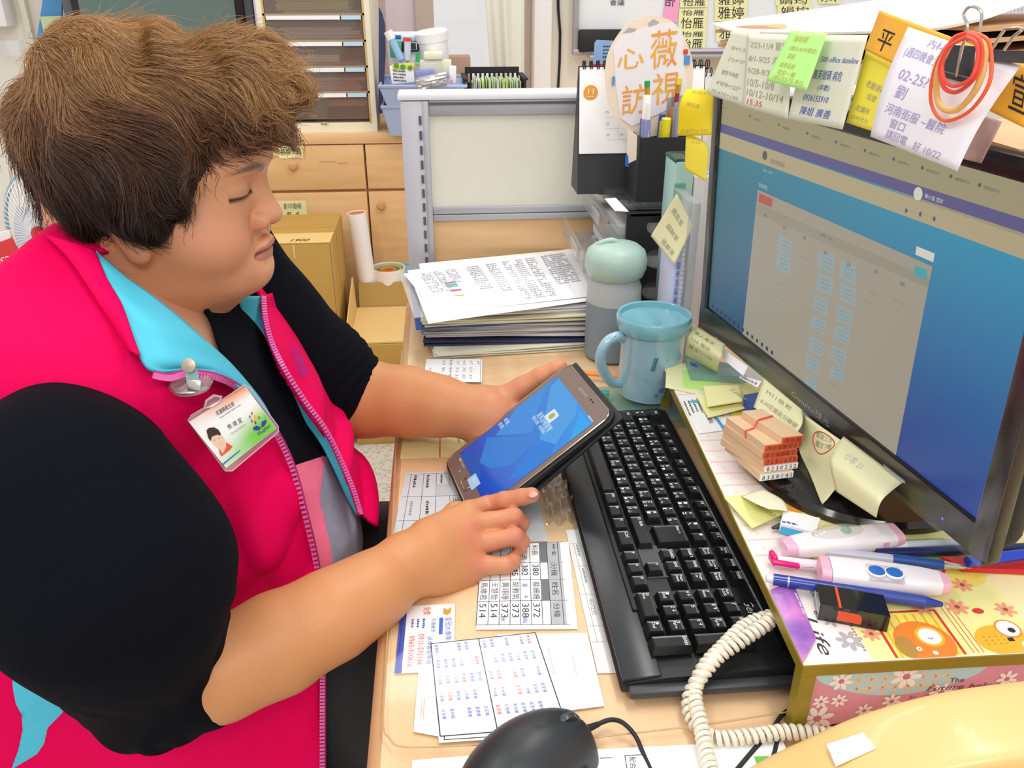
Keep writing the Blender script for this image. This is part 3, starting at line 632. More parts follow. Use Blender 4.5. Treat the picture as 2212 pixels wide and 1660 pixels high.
# ================================================================ partition
PY = 1.55
def partition():
    x0, xp, x1 = Y(858, 210, PY).x, Y(925, 210, PY).x, .95; zt = Y(900, 203, PY).z
    t = thing('desk_partition', 'low grey framed desk partition with cream upper panel and wood base', 'partition', ((x0+x1)/2, PY+.03, 0))
    zr1, zr2 = Y(1000, 449, PY).z, Y(1000, 478, PY).z
    part('top_cap', MB().box(((x0+x1)/2, PY+.03, zt-.005), (x1-x0, .066, .012), r=.003), mat('cap_white', 'e9e8ec', .35), t)
    part('end_post', MB().box(((x0+xp)/2-.003, PY+.03, (zt-.012)/2), (xp-x0-.014, .06, zt-.012), r=.003), mat('post_grey', 'c3c3cb', .45, .2), t)
    part('slot_channel', MB().box((xp-.016, PY+.004, (zt-.02)/2), (.006, .006, zt-.06)), mat('channel', 'a7a9ae', .5), t)
    sl = MB(); z = zt-.045
    while z > .76: sl.box((xp-.016, PY-.0005, z), (.0048, .003, .015)); z -= .026
    part('slots', sl, M['alud'], t)
    part('inner_post', MB().box((xp-.006, PY+.03, (zt-.012)/2), (.012, .062, zt-.012), r=.002), M['alu'], t)
    part('top_rail', MB().box(((xp+x1)/2, PY+.03, zt-.024), (x1-xp, .056, .026), r=.002), M['alu'], t)
    part('rail_groove', MB().box(((xp+x1)/2, PY+.002, zt-.017), (x1-xp, .004, .004)), M['alud'], t)
    part('upper_panel', MB().box(((xp+x1)/2, PY+.03, (zt-.036+zr1)/2), (x1-xp, .04, zt-.036-zr1)), M['panel'], t)
    part('middle_rail', MB().box(((xp+x1)/2, PY+.03, zr1-.006), (x1-xp, .056, .013), r=.002).box(((xp+x1)/2, PY+.03, zr2+.006), (x1-xp, .056, .012), r=.002), M['alu'], t)
    part('middle_groove', MB().box(((xp+x1)/2, PY+.03, (zr1+zr2)/2), (x1-xp, .046, zr1-zr2-.02)), M['alud'], t)
    part('lower_panel', MB().box(((xp+x1)/2, PY+.03, (zr2)/2), (x1-xp, .04, zr2)), M['woodh'], t)
    part('screw', MB().disc(Y(863, 212, PY-.001), .003, X_, Z_, 12), M['ink'], t)
partition()
# ================================================================ whiteboard and name cards
def whiteboard():
    y = 3.02; zb = Y(1300, 112, y).z; x0 = Y(1238, 60, y).x; x1 = 2.3; z1 = 2.3
    t = thing('whiteboard', 'large whiteboard with grey frame and black calendar pocket on the wall', 'whiteboard', ((x0+x1)/2, y, zb))
    part('board', MB().box(((x0+x1)/2, y+.01, (zb+z1)/2), (x1-x0, .015, z1-zb)), mat('whiteboard_white', 'eef1f4', .25), t)
    part('frame', MB().box((x0+.008, y, (zb+z1)/2), (.018, .03, z1-zb), r=.003).box(((x0+x1)/2, y, zb), (x1-x0, .035, .02), r=.003), M['alu'], t)
    part('tray', MB().box((x0+.45, y-.03, zb-.012), (.8, .06, .01), r=.003), M['alu'], t)
    a, b = Y(1249, 112, y-.015), Y(1350, 63, y-.015)
    part('eraser_block', MB().box(((a.x+b.x)/2, y-.02, (a.z+b.z)/2), (b.x-a.x, .03, b.z-a.z), r=.006), M['blackm'], t, 'black felt pocket in the corner')
    part('marker_writing', MB().text('會議', Y(1317, 12, y-.001), X_, Z_, .018, .05), M['ink'], t, smooth=False)
    pb, pt2 = Y(1500, 121, y), Y(1500, 112, y)
    part('pink_edge', MB().box((1.1, y-.02, zb+.004), (1.2, .02, .006)), mat('pink_edge', 'e8cdd6', .5), t)
    return y
wy = whiteboard()
def wcard(lab, pts, tx, m='yel', col_='ink', grp='handwritten name cards stuck on the whiteboard', rotm=None):
    y = wy-.004-.0012*random.random(); c = [Y(*p, y) for p in pts]; t = thing('name_card', lab, 'card', (c[3]+c[2])/2, grp)
    part('sheet', MB().prism([c[3], c[2], c[1], c[0]], (0, .001, 0)), M[m], t)
    q = [Y(*p, y-.0008) for p in pts]; h = (q[0]-q[3]).length; w_ = (q[2]-q[3]).length
    part('lettering', MB().text(tx, bil([q[3], q[2], q[1], q[0]], .1, .14), q[2]-q[3], q[0]-q[3], h*.74, w_*.8), M[col_], t, smooth=False)
cards = [('怡雁', 1467, 1527, [(-6, 16, 'topmost yellow card of the column right of the pink card'), (19, 36, 'second yellow card down right of the pink card'), (34, 66, 'third yellow card down, full name visible, right of the pink card'), (66, 82, 'fourth yellow card down behind the fan'), (80, 110, 'lowest yellow card of the column behind the round fan')]),
         ('雅婷', 1546, 1616, [(-8, 14, 'topmost yellow card of the second column'), (10, 46, 'tilted yellow card of the second column'), (48, 90, 'lower yellow card of the second column behind the envelopes')]),
         ('娟均', 1678, 1752, [(-6, 12, 'topmost yellow card of the third column'), (11, 34, 'lower yellow card of the third column')]),
         ('芳玲', 1768, 1815, [(-18, 8, 'small yellow card right of the third column')])]
for tx, xa, xb, rows in cards:
    for k, (ya, yb2, lab) in enumerate(rows):
        s_ = random.uniform(-3, 3); wcard(lab, [(xa+s_, ya), (xb+s_, ya+random.uniform(-3, 2)), (xb+s_-1, yb2), (xa+s_-1, yb2)], tx)
y = wy-.003; c = [Y(1432, 40, y), Y(1438, -8, y), Y(1469, -8, y), Y(1463, 50, y)]
t = thing('pink_card', 'pink name card stuck sideways on the whiteboard', 'card', c[0]); part('sheet', MB().prism(c, (0, .001, 0)), M['pink'], t)
part('lettering', MB().text('怡', Y(1457, 15, y-.001), Y(1440, 13, y)-Y(1457, 15, y), Y(1458, 0, y)-Y(1457, 15, y), .03, .035), M['ink'], t, smooth=False)
# notices at far right behind the envelopes
t = thing('notice_sheet', 'wall notice with blue, green and red bands at upper right', 'poster', Y(2130, 90, 2.6))
for c_, pa, pb_ in [('2e7f9f', -30, 4), ('9fbfae', 5, 14), ('c2415a', 15, 31), ('eef0f4', 32, 40), ('2f9f9a', 41, 52)]:
    c = [Y(2076, pb_, 2.6), Y(2163-(pb_)*.5, pb_, 2.6), Y(2163-pa*.5, pa, 2.6), Y(2076, pa, 2.6)]
    part('band', MB().prism(c, (0, .004, 0)), mat('band_'+c_, c_, .6), t)
part('sheet', MB().prism([Y(2070, 130, 2.61), Y(2145, 100, 2.61), Y(2180, -40, 2.61), Y(2070, -40, 2.61)], (0, .003, 0)), M['paper'], t)
t = thing('grid_calendar', 'white wall planner with fine grid at the right edge', 'poster', Y(2190, 100, 2.5))
c = [Y(2150, 105, 2.5), Y(2300, 110, 2.5), Y(2300, -60, 2.5), Y(2178, -60, 2.5)]
part('sheet', MB().prism(c, (0, .003, 0)), M['paper'], t)
g = MB()
for k in range(34):
    py = -4+k*3.0
    if k < 32: a = Y(2168-py*.1, py, 2.498); b = Y(2290, py+1, 2.498); g.poly([a, b, b+Z_*.0007, a+Z_*.0007])
for k in range(14):
    a = Y(2163+k*8, 92, 2.498); b = Y(2172+k*8, -40, 2.498); g.poly([a, a+X_*.0007, b+X_*.0007, b])
part('grid_print', g, M['inkg'], t, smooth=False)
# ================================================================ desk and everything flat on it
DX0 = -.070
t = thing('desk', 'beech office desk with pale brown edging covered in papers', 'desk', (.36, .8, 0))
part('desk_top', MB().box(((DX0+.006+.95)/2, .825, DZ-.0125), (.95-DX0-.006, 1.42, .025)), M['desk'], t)
part('edging', MB().tube([(DX0+.006, .115, DZ-.0125), (DX0+.006, 1.50, DZ-.0125), (DX0+.012, 1.522, DZ-.0125), (DX0+.03, 1.535, DZ-.0125), (.9, 1.535, DZ-.0125)], .0125, 10), M['dedge'], t)
part('side_panel', MB().box((.0, 1.5, .36), (.1, .03, .71)), M['woodh'], t)
part('modesty_panel', MB().box((.7, .82, .36), (.02, 1.38, .71)), M['woodh'], t)
# paper under the plastic mat
class SH:
    """flat sheet on the desk given by four pixels TL TR BR BL; u right, v down in the sheet as pictured"""
    n = 0
    def __init__(s, name, lab, px, m='paper', z=None, cat_='paper', grp=None, th=.00025):
        SH.n += 1; s.z = z if z is not None else DZ+.0003*SH.n
        s.c = [Z(*p, s.z) for p in px]; s.t = thing(name, lab, cat_, V((sum(p.x for p in s.c)/4, sum(p.y for p in s.c)/4, s.z)), grp)
        part('sheet', MB().prism([s.c[3], s.c[2], s.c[1], s.c[0]], (0, 0, th)), M[m] if isinstance(m, str) else m, s.t); s.b = {}; s.th = th+.00016
    def P(s, u, v): p = bil([s.c[0], s.c[1], s.c[2], s.c[3]], u, v); return p+Z_*s.th
    def mb(s, m): return s.b.setdefault(m, MB())
    def line(s, u0, v0, u1, v1, w=.0006, m='ink'):
        a, b = s.P(u0, v0), s.P(u1, v1); d = (b-a).normalized(); n = V((-d.y, d.x, 0))*w/2; s.mb(m).poly([a-n, b-n, b+n, a+n])
    def rect(s, u0, v0, u1, v1, m): s.mb(m).poly([s.P(u0, v1), s.P(u1, v1), s.P(u1, v0), s.P(u0, v0)])
    def tx(s, t, u, v, du, dv, m='ink', rot=True, shear=0):
        """rot: text runs down the picture (v), its top to the right (u). du, dv = extents across u and v"""
        if rot: a = s.P(u, v); x = s.P(u, v+dv)-a; y = s.P(u+du, v)-a; s.mb(m).text(t, a, x, y, y.length, x.length, shear=shear)
        else: a = s.P(u, v+dv); x = s.P(u+du, v+dv)-a; y = s.P(u, v)-a; s.mb(m).text(t, a, x, y, y.length, x.length, shear=shear)
    def mk(s, u, v, du, dv, rows, m='inkg', cols=1, rot=True):
        a = s.P(u, v)
        if rot: x = s.P(u, v+dv)-a; y = s.P(u+du, v)-a; marks(s.mb(m), a+Z_*0, x, y, x.length, y.length, rows, cols)
        else: a = s.P(u, v+dv); x = s.P(u+du, v+dv)-a; y = s.P(u, v)-a; marks(s.mb(m), a, x, y, x.length, y.length, rows, cols)
    def done(s):
        for m, b in s.b.items(): part('print', b, M[m] if isinstance(m, str) else m, s.t, smooth=False)
        return s.t
s = SH('yellow_sheet', 'pale yellow sheet with a red line under the mat behind the tablet', [(872, 932), (1090, 926), (1120, 985), (864, 992)], mat('memo_yellow', 'f2e8a4', .7)); s.line(.36, 0, .335, 1, .0016, 'inkr'); s.mk(.5, .2, .3, .5, 5, 'inkp'); s.done()
s = SH('extension_list', 'printed table sheet under the mat left of the tablet', [(876, 1022), (1010, 1018), (1030, 1170), (846, 1172)], 'greyp')
for u in (.1, .3, .5, .7, .86): s.line(u, .02, u, .98, .0005)
for v in (.03, .38, .72, .97): s.line(.02, v, .98, v, .0005)
s.rect(.5, .2, .72, .38, mat('cell_grey', 'b9bcc2', .7)); s.mk(.13, .05, .1, .3, 1, 'ink'); s.mk(.33, .05, .1, .3, 1, 'ink'); s.mk(.13, .45, .1, .3, 1, 'inkg'); s.mk(.55, .05, .08, .2, 1, 'ink'); s.mk(.75, .05, .08, .25, 1, 'ink'); s.mk(.35, .45, .1, .25, 1, 'ink'); s.tx('主任', .74, .4, .1, .2, 'ink'); s.done()
s = SH('grey_sheet', 'plain light grey sheet under the mat below the tablet', [(1060, 1080), (1163, 1075), (1184, 1170), (1050, 1174)], 'greyp'); s.done()
s = SH('form_sheet', 'printed form under the mat beside the keyboard palm rest', [(1222, 1146), (1300, 1140), (1420, 1452), (1291, 1456)], mat('form_white', 'ebebe8', .7))
for u in (.12, .3, .48, .66): s.line(u, .12, u, .82, .0004, 'inkg')
for v in (.12, .3, .51, .72, .82): s.line(.02, v, .8, v, .0004, 'inkg')
for u in (.15, .33): s.mk(u, .13, .12, .15, 1, 'inkg'); s.mk(u, .32, .12, .16, 1, 'inkg'); s.tx(['4672元', '5628元'][u > .2], u, .54, .1, .11, 'inkg')
s.tx('2403元', .5, .54, .1, .11, 'inkg'); s.done()
s = SH('phone_directory', 'white staff phone list with large grey header cells under the mat', [(1040, 1177), (1228, 1172), (1248, 1360), (1028, 1361)])
L_ = [.0, .115, .225, .335, .437, .55, .66, .745, .87]
for u in L_: s.line(u, .0, u+.0, .955, .0006)
for v in (0, .255, .46, .70, .955): s.line(0, v, .93, v, .0006)
g1 = mat('head_grey', '707378', .7); g2 = mat('head_lgrey', 'b4b8bd', .7)
s.rect(.745, 0, .9, .95, g2); s.rect(.665, .0, .742, .25, g1); s.rect(.665, .46, .742, .70, g1)
for k, (n_, e_) in enumerate([('馬維君', '514'), ('王慧怡', '514'), ('黃翊珊', '373'), ('胡雅筑', '373'), ('', '388'), ('蔡姍姍', '372')]):
    u = L_[k]+.02
    if n_: s.tx(n_, u, .485, .075, .2)
    s.tx(e_, u, .73, .07, .15, 'ink')
s.tx('科長', .575, .03, .07, .13); s.tx('380', .575, .28, .07, .13); s.tx('胡翠玫', .455, .02, .07, .2); s.tx('382', .455, .28, .07, .13); s.tx('345', .35, .28, .07, .13)
for v, a in ((.02, '姓名'), (.27, '分機'), (.49, '姓名'), (.73, '分機')): s.tx(a, .775, v, .07, .15)
s.tx('秦', .46, .5, .06, .05, 'inkb'); s.tx('A', .48, .64, .04, .03); s.tx('米', .24, .87, .05, .06, 'inkb'); s.tx('梅', .46, .87, .05, .07, 'inkb'); s.done()
bl = mat('card_blue', '3a4fb0', .6)
s = SH('taxi_card', 'small printed taxi card with red phone numbers near the desk edge', [(866, 1311), (983, 1305), (980, 1448), (852, 1457)], 'white', cat_='card')
s.rect(0, 0, .12, 1, bl); s.tx('獨家保母級叫車服務公司', .035, .1, .05, .82, 'paper'); s.tx('0960-970616', .2, .48, .1, .44, 'inkr'); s.tx('0911-593144', .36, .46, .11, .44, 'inkr'); s.tx('派車客服專線', .52, .5, .1, .4, bl)
s.tx('皇冠大車隊', .83, .22, .12, .35, bl); s.rect(.72, .22, .79, .48, M['blue']); s.mk(.2, .22, .3, .22, 3, bl); s.tx('交通最安', .58, .22, .08, .22, bl); s.tx('免費', .42, .04, .14, .12, 'inkr')
s.mb(mat('crown_gold', 'c9a034', .5)).poly([s.P(.8, .06), s.P(.86, .1), s.P(.93, .05), s.P(.93, .14), s.P(.86, .19), s.P(.78, .15)]); s.done()
s = SH('loose_slip', 'off-white slip with a faint red stamp under the phone table', [(905, 1440), (1000, 1430), (990, 1600), (893, 1582)], mat('slip_green', 'f0f2e8', .7)); s.mk(.12, .5, .1, .4, 2, mat('stamp_pink', 'f0a09a', .7)); s.tx('電話 824585', .6, .05, .1, .85, 'inkg'); s.done()
s = SH('blank_sheet', 'blank white sheet with faint pencil scribbles under the mat', [(1074, 1372), (1268, 1368), (1306, 1526), (1120, 1550)]); s.mk(.5, .2, .06, .5, 1, 'greyp'); s.mk(.75, .3, .05, .4, 1, 'greyp'); s.done()
s = SH('lower_list_sheet', 'printed list sheet sticking out from under the bordered table', [(945, 1560), (1200, 1545), (1190, 1590), (948, 1606)]); s.line(.05, 0, .05, .9, .0008); s.line(.05, .88, 1, .88, .0008); s.mk(.2, .3, .7, .4, 8, 'inkb', rot=True); s.done()
s = SH('staff_table', 'white sheet with bordered table of small names under the mouse', [(931, 1392), (1156, 1368), (1224, 1570), (951, 1592)])
for a in [(0, 0, 1, 0), (1, 0, 1, 1), (1, 1, 0, 1), (0, 1, 0, 0), (.452, 0, .452, 1)]: s.line(*a, .0009)
for v in (.17, .35, .53, .71): s.line(0, v, 1, v, .0003, mat('hair_line', 'c9ccd8', .7))
s.line(.3, 0, .3, 1, .0003, 'greyp'); s.line(.85, 0, .85, 1, .0003, 'greyp')
for r_ in range(5):
    for c_ in range(6):
        if random.random() < .85: s.tx(random.choice(['鳳林鎮', '玉里鎮', '吉安鄉', '壽豐鄉', '新城鄉']), .03+.07*c_, .02+.18*r_, .035, .1, 'inkb' if random.random() < .85 else 'inkr')
    for c_ in range(7):
        if random.random() < .8: s.tx(random.choice(['富里鄉', '萬榮鄉', '光復鄉', '豐濱鄉', '秀林鄉']), .48+.07*c_, .02+.18*r_, .035, .1, 'inkb' if random.random() < .85 else 'inkr')
s.done()
s = SH('bottom_sheet', 'white sheet at the bottom edge left of the mouse', [(890, 1644), (1060, 1630), (1060, 1760), (885, 1760)]); s.done()
s = SH('bottom_form', 'white printed form under the mouse cable with a green mark', [(1250, 1622), (1690, 1600), (1780, 1800), (1250, 1800)]); s.line(.02, .05, .02, .9, .0006); s.line(.1, .12, .16, .12, .0006); s.line(.22, .1, .3, .1, .0006); s.line(.22, .1, .23, .5, .0006); s.tx('配合', .24, .12, .03, .15, 'ink'); s.rect(.83, .18, .9, .32, mat('green_mark', '6fbf4a', .6)); s.rect(.86, .24, .885, .32, 'paper'); s.done()
s = SH('number_table', 'small printed number table beside the paper stack', [(921, 776), (1042, 776), (1041, 826), (914, 827)]); s.line(0, 0, 1, 0, .0005); s.line(.45, 0, .45, 1, .0005); s.line(.97, 0, .97, 1, .0005)
for r_ in range(8):
    for c_ in range(3):
        if random.random() < .9: s.tx(str(random.randint(11, 99)), .06+.12*r_, .08+.3*c_, .05, .18, 'inkg')
s.done()
# clear plastic desk mat
zt = DZ+.0062
mp = [(868, 760), (858, 900), (850, 1100), (836, 1400), (828, 1560), (840, 1595), (872, 1615), (1000, 1612), (1200, 1602), (1500, 1570), (1760, 1530)]
loop = [Z(*p, zt) for p in mp]; loop += [V((.5, .52, zt)), V((.5, 1.25, zt)), V((-.03, 1.25, zt))]
one('desk_mat', 'large clear plastic sheet over the papers on the desk', 'desk mat', MB().prism(list(reversed(loop)), (0, 0, .0006)), clear('mat_plastic', gloss=-.07, rough=.06), smooth=False)
one('mat_edge', 'thin rounded edge line of the clear desk mat', 'edge', MB().tube([p+Z_*.0004 for p in cat([tuple(q) for q in loop[:11]], 6)], .0007, 5), mat('edge_line', 'c8a878', .4))
# crumpled clear sleeves near the keyboard
def crumple(u, v):
    c = [Z(1165, 1010, DZ+.008), Z(1235, 1000, DZ+.008), Z(1262, 1135, DZ+.008), Z(1180, 1140, DZ+.008)]
    return bil(c, u, v)+Z_*(.004*math.sin(u*17+v*5)*math.sin(v*13+u*3)+.004)
one('plastic_sleeve', 'crumpled clear plastic sleeve between tablet and keyboard', 'sleeve', MB().sheet(crumple, 24, 24, .0002), clear('sleeve_plastic', gloss=.3, rough=.12), smooth=25)
# ================================================================ paper pile at the back
def pile():
    base = V((.10, 1.36, 0)); z = DZ+.001; A0 = rotz(-.02)
    lay = []  # (name,label,n sheets,thickness,material,rot,dx,dy,w,h)
    W_, H_ = .30, .21
    defs = [('paper_stack', 'bottom greenish folders fanned out under the paper pile', .012, mat('pile_green', 'dfe2cf', .7), .10, -.0, -.01, .27, .235),
            ('navy_folder', 'dark navy folder low in the paper pile', .006, mat('navy_folder', '31355a', .5), -.01, .02, .0, .30, .22),
            ('paper_stack', 'thick grey block of papers above the navy folder', .022, mat('pile_grey', 'cfcccb', .75), -.03, .02, .005, .30, .21),
            ('blue_clip_folder', 'folder with bright blue edge in the middle of the pile', .003, mat('blue_folder2', '2a4f9f', .45), .03, -.0, .004, .30, .215),
            ('paper_stack', 'cream and green papers in the middle of the pile', .012, mat('pile_cream', 'e8e8cc', .75), .0, .01, .0, .30, .21),
            ('paper_stack', 'white paper sheaf with lime sheet below the top list', .012, mat('pile_white', 'ececef', .75), .05, .015, .005, .295, .21),
            ('clear_folder', 'clear plastic folder sticking out left under the top list', .002, M['clearm'], .13, -.02, .01, .31, .22)]
    for name, lab, th, m, rot, dx, dy, w_, h_ in defs:
        n = max(1, int(th/.0025)); mb = MB(); t0 = z
        for k in range(n):
            c = base+V((dx+random.uniform(-.008, .008), dy+random.uniform(-.007, .007), z+th*(k+.5)/n)); Ar = rotz(rot+random.uniform(-.05, .05))
            a = random.uniform(0, .0012)
            mb.sheet(lambda u, v: c+Ar @ V(((u-.5)*w_, (v-.5)*h_, a*math.sin(u*5+k)+.0008*math.sin(v*4+k*2))), 8, 6, th/n*.7)
        one(name, lab, 'paper stack' if 'stack' in name else 'folder', mb, m, 'paper pile at the back of the desk'); z += th
    # lime sheet
    c = base+V((.02, -.005, z-.0135)); Ar = rotz(.0)
    # top printed list
    zt_ = z+.004
    for k, px in enumerate([[(905, 570), (1262, 536), (1305, 640), (930, 690)], [(880, 585), (1225, 541), (1300, 646), (925, 700)], [(872, 592), (1230, 538), (1293, 638), (938, 678)]]):
        c = [Z(*p, zt_+.0015*k) for p in px]
        top = k == 2
        tt = thing('printed_list', ['white printed list two sheets below the top of the pile', 'white printed list just under the top sheet of the pile', 'top printed list with colour highlights on the pile'][k], 'paper', V((.1, 1.35, zt_+.0015*k)))
        fz = lambda u, v: Z_*(.0025*math.sin(u*4+k)*math.sin(v*3)+.012*max(0, u-.85)*0)
        part('sheet', MB().sheet(lambda u, v: bil(c, u, v)+fz(u, v), 14, 8, .0004), M['paper'], tt)
        if top:
            P = lambda u, v: bil(c, u, v)+fz(u, v)+Z_*.0016
            b = MB()
            for u0, u1, n in [(.07, .14, 12), (.15, .2, 12), (.22, .28, 8), (.34, .42, 13), (.46, .52, 15), (.56, .6, 20), (.62, .68, 20), (.70, .76, 20), (.8, .95, 15)]:
                for r_ in range(n):
                    v = .08+r_*.043; u = u0
                    while u < u1:
                        l = random.uniform(.006, .02); a = P(u, v)
                        if random.random() < .85: b.poly([P(u, v+.016), P(min(u+l, u1), v+.016), P(min(u+l, u1), v), a])
                        u += l+.004
            part('print', b, mat('ink_faint', 'b4b6c2', .7), tt, smooth=False)
            for c_, v in (('e86aa0', .38), ('5ec7c0', .43), ('7fd0c8', .47), ('e86aa0', .57), ('f0ee90', .68)): part('highlight', MB().poly([P(.17, v+.025), P(.235, v+.025), P(.235, v), P(.17, v)]), mat('hl_'+c_, c_, .7), tt, smooth=False)
    tt = one('clear_folder', 'clear plastic folder corner upright between pile and file rack', 'folder', MB().sheet(lambda u, v: lerp(Y(1262, 560, 1.44), Y(1318, 520, 1.44), u)+V((0, .03*v, lerp(-.06, .02, v))), 4, 4, .0008), M['clearm'])
    s = SH('printed_form', 'printed form with ruled boxes right of the top list', [(1240, 556), (1300, 556), (1310, 600), (1262, 610)], z=z+.001, cat_='paper'); s.line(.1, .2, .9, .2, .0008); s.line(.4, .2, .4, .9, .0008); s.mk(.5, .3, .4, .6, 4, 'inkg'); s.done()
pile()
# orange pencil on the desk
t = thing('pencil', 'orange pencil lying on the desk left of the mug', 'pencil', Z(1290, 810, DZ+.01)); a, b = Z(1262, 806, DZ+.0105), Z(1345, 816, DZ+.0105)
part('barrel', MB().tube([a, b], .0038, 6), mat('pencil_orange', 'f0932a', .35), t); part('tip', MB().tube([a, a-(b-a).normalized()*.012], [.0036, .0008], 6), M['woodd'], t)
part('lettering', MB().text('LIBERTY', Z(1288, 811, DZ+.0148), (b-a), Y_, .0028, .028), M['ink'], t, smooth=False)
# pale memo under pencil, small glass plate below mug
t = thing('glass_coaster', 'clear aqua glass plate on green feet under the mug', 'coaster', Z(1400, 880, DZ)); c = Z(1395, 872, DZ+.014)
part('plate', MB().box(c+V((0, -.0, 0)), (.13, .11, .004), r=.0018), clear('aqua_glass', tint='e4f6f3', op=.12, c='a8dcd4', gloss=.02), t)
for dx, dy in ((-.05, -.045), (.0, -.045), (.05, -.045), (-.05, .045), (.05, .045)): part('foot', MB().lathe([(.007, 0), (.007, .012)], c+V((dx, dy, -.0136)), 16), mat('aqua_foot', '58b9b0', .3), t)
# mug
mc = V((.283, 1.045, DZ+.0165)); blu = mat('mug_glaze', '9fc6d8', .12, coat=.6, var=.08, scale=60); blr = mat('mug_rim', '80bccb', .12, coat=.6)
t = thing('mug', 'pale blue glazed mug with saucer lid and sprig pattern', 'mug', mc)
part('body', MB().lathe([(.036, 0), (.0415, .003), (.044, .02), (.0432, .07), (.044, .09), (.0455, .1), (.042, .1), (.04, .09), (.04, .01), (.001, .008)], mc, 56, cap=False), blu, t)
part('lid', MB().lathe([(.044, .098), (.049, .101), (.0510, .108), (.0514, .119), (.050, .1215), (.0475, .1205), (.0465, .113), (.02, .107), (.001, .106)], mc, 64, cap=False), blr, t)
hp = cat([(-.040, -.006, .088), (-.052, -.012, .094), (-.068, -.018, .088), (-.076, -.021, .068), (-.070, -.019, .044), (-.056, -.013, .026), (-.041, -.007, .021)], 6)
part('handle', MB().tube([mc+p for p in hp], [.0075]*len(hp), 14), blu, t)
part('handle_dot', MB().lathe([(.001, .0), (.004, .0), (.001, .0008)], mc+V((-.0585, -.017, .0985)), 12, frame(X_, None, V((-.2, -.2, 1)))), mat('dot_teal', '2f7f8c', .3), t)
def onmug(a, z, dz=0): return mc+V((math.cos(a)*.0442, math.sin(a)*.0442, z))
sp = MB()
for (a0, z0, sc) in ((R(-100), .055, 1), (R(-72), .012, 1.3)):
    sp.tube([onmug(a0+.02*i, z0+.004*i*sc) for i in range(5)], .0004, 5)
    for i in range(5):
        for sgn in (-1, 1):
            p = onmug(a0+.02*i, z0+.004*i*sc); q = onmug(a0+.02*i+sgn*.07*sc, z0+.004*i*sc+.004*sc); sp.tube([p, (p+q)/2*1.0, q], [.0003, .0012, .0003], 5)
part('sprig_pattern', sp, mat('sprig', '3c7f74', .3), t)
dt = MB()
for a_, z_, r_ in ((R(-82), .025, .004), (R(-90), .018, .0028), (R(-110), .04, .001), (R(-86), .036, .001), (R(-60), .05, .001), (R(-75), .07, .001)):
    p = onmug(a_, z_)+V((math.cos(a_), math.sin(a_), 0))*.0002; dt.disc(p, r_, V((-math.sin(a_), math.cos(a_), 0)), Z_, 12)
part('dots', dt, mat('sprig_blue', '5b8fc4', .3), t)
# water bottle
bc = V((.262, 1.215, DZ+.0005)); t = thing('water_bottle', 'frosted grey water bottle with round sage green cap', 'bottle', bc)
fr = mat('frosted', 'b9bfc0', .5, spec=.3, alpha=.93, var=.03)
part('body', MB().lathe([(.034, 0), (.041, .004), (.042, .02), (.0425, .095), (.042, .12), (.036, .134), (.0345, .14), (.001, .14)], bc, 56), fr, t)
part('liquid', MB().lathe([(.035, .0001), (.0417, .0045), (.0427, .02), (.0431, .09), (.0431, .096), (.041, .0965)], bc, 56, cap=False), mat('liquid_grey', '7e8e9b', .45), t, 'darker lower band of liquid')
part('cap', MB().lathe([(.035, .132), (.043, .138), (.0475, .15), (.048, .163), (.044, .176), (.034, .184), (.018, .188), (.001, .189)], bc, 56), mat('sage_cap', 'aac6bb', .4), t)
hh = cat([(-.03, 0, .178), (-.034, 0, .188), (-.026, 0, .194), (-.008, 0, .197), (.004, .0, .19)], 5)
part('cap_ridge', MB().tube([bc+p*.8+V((0, 0, .0335)) for p in hh], .0045, 10), mat('sage_cap', 'aac6bb', .4), t)
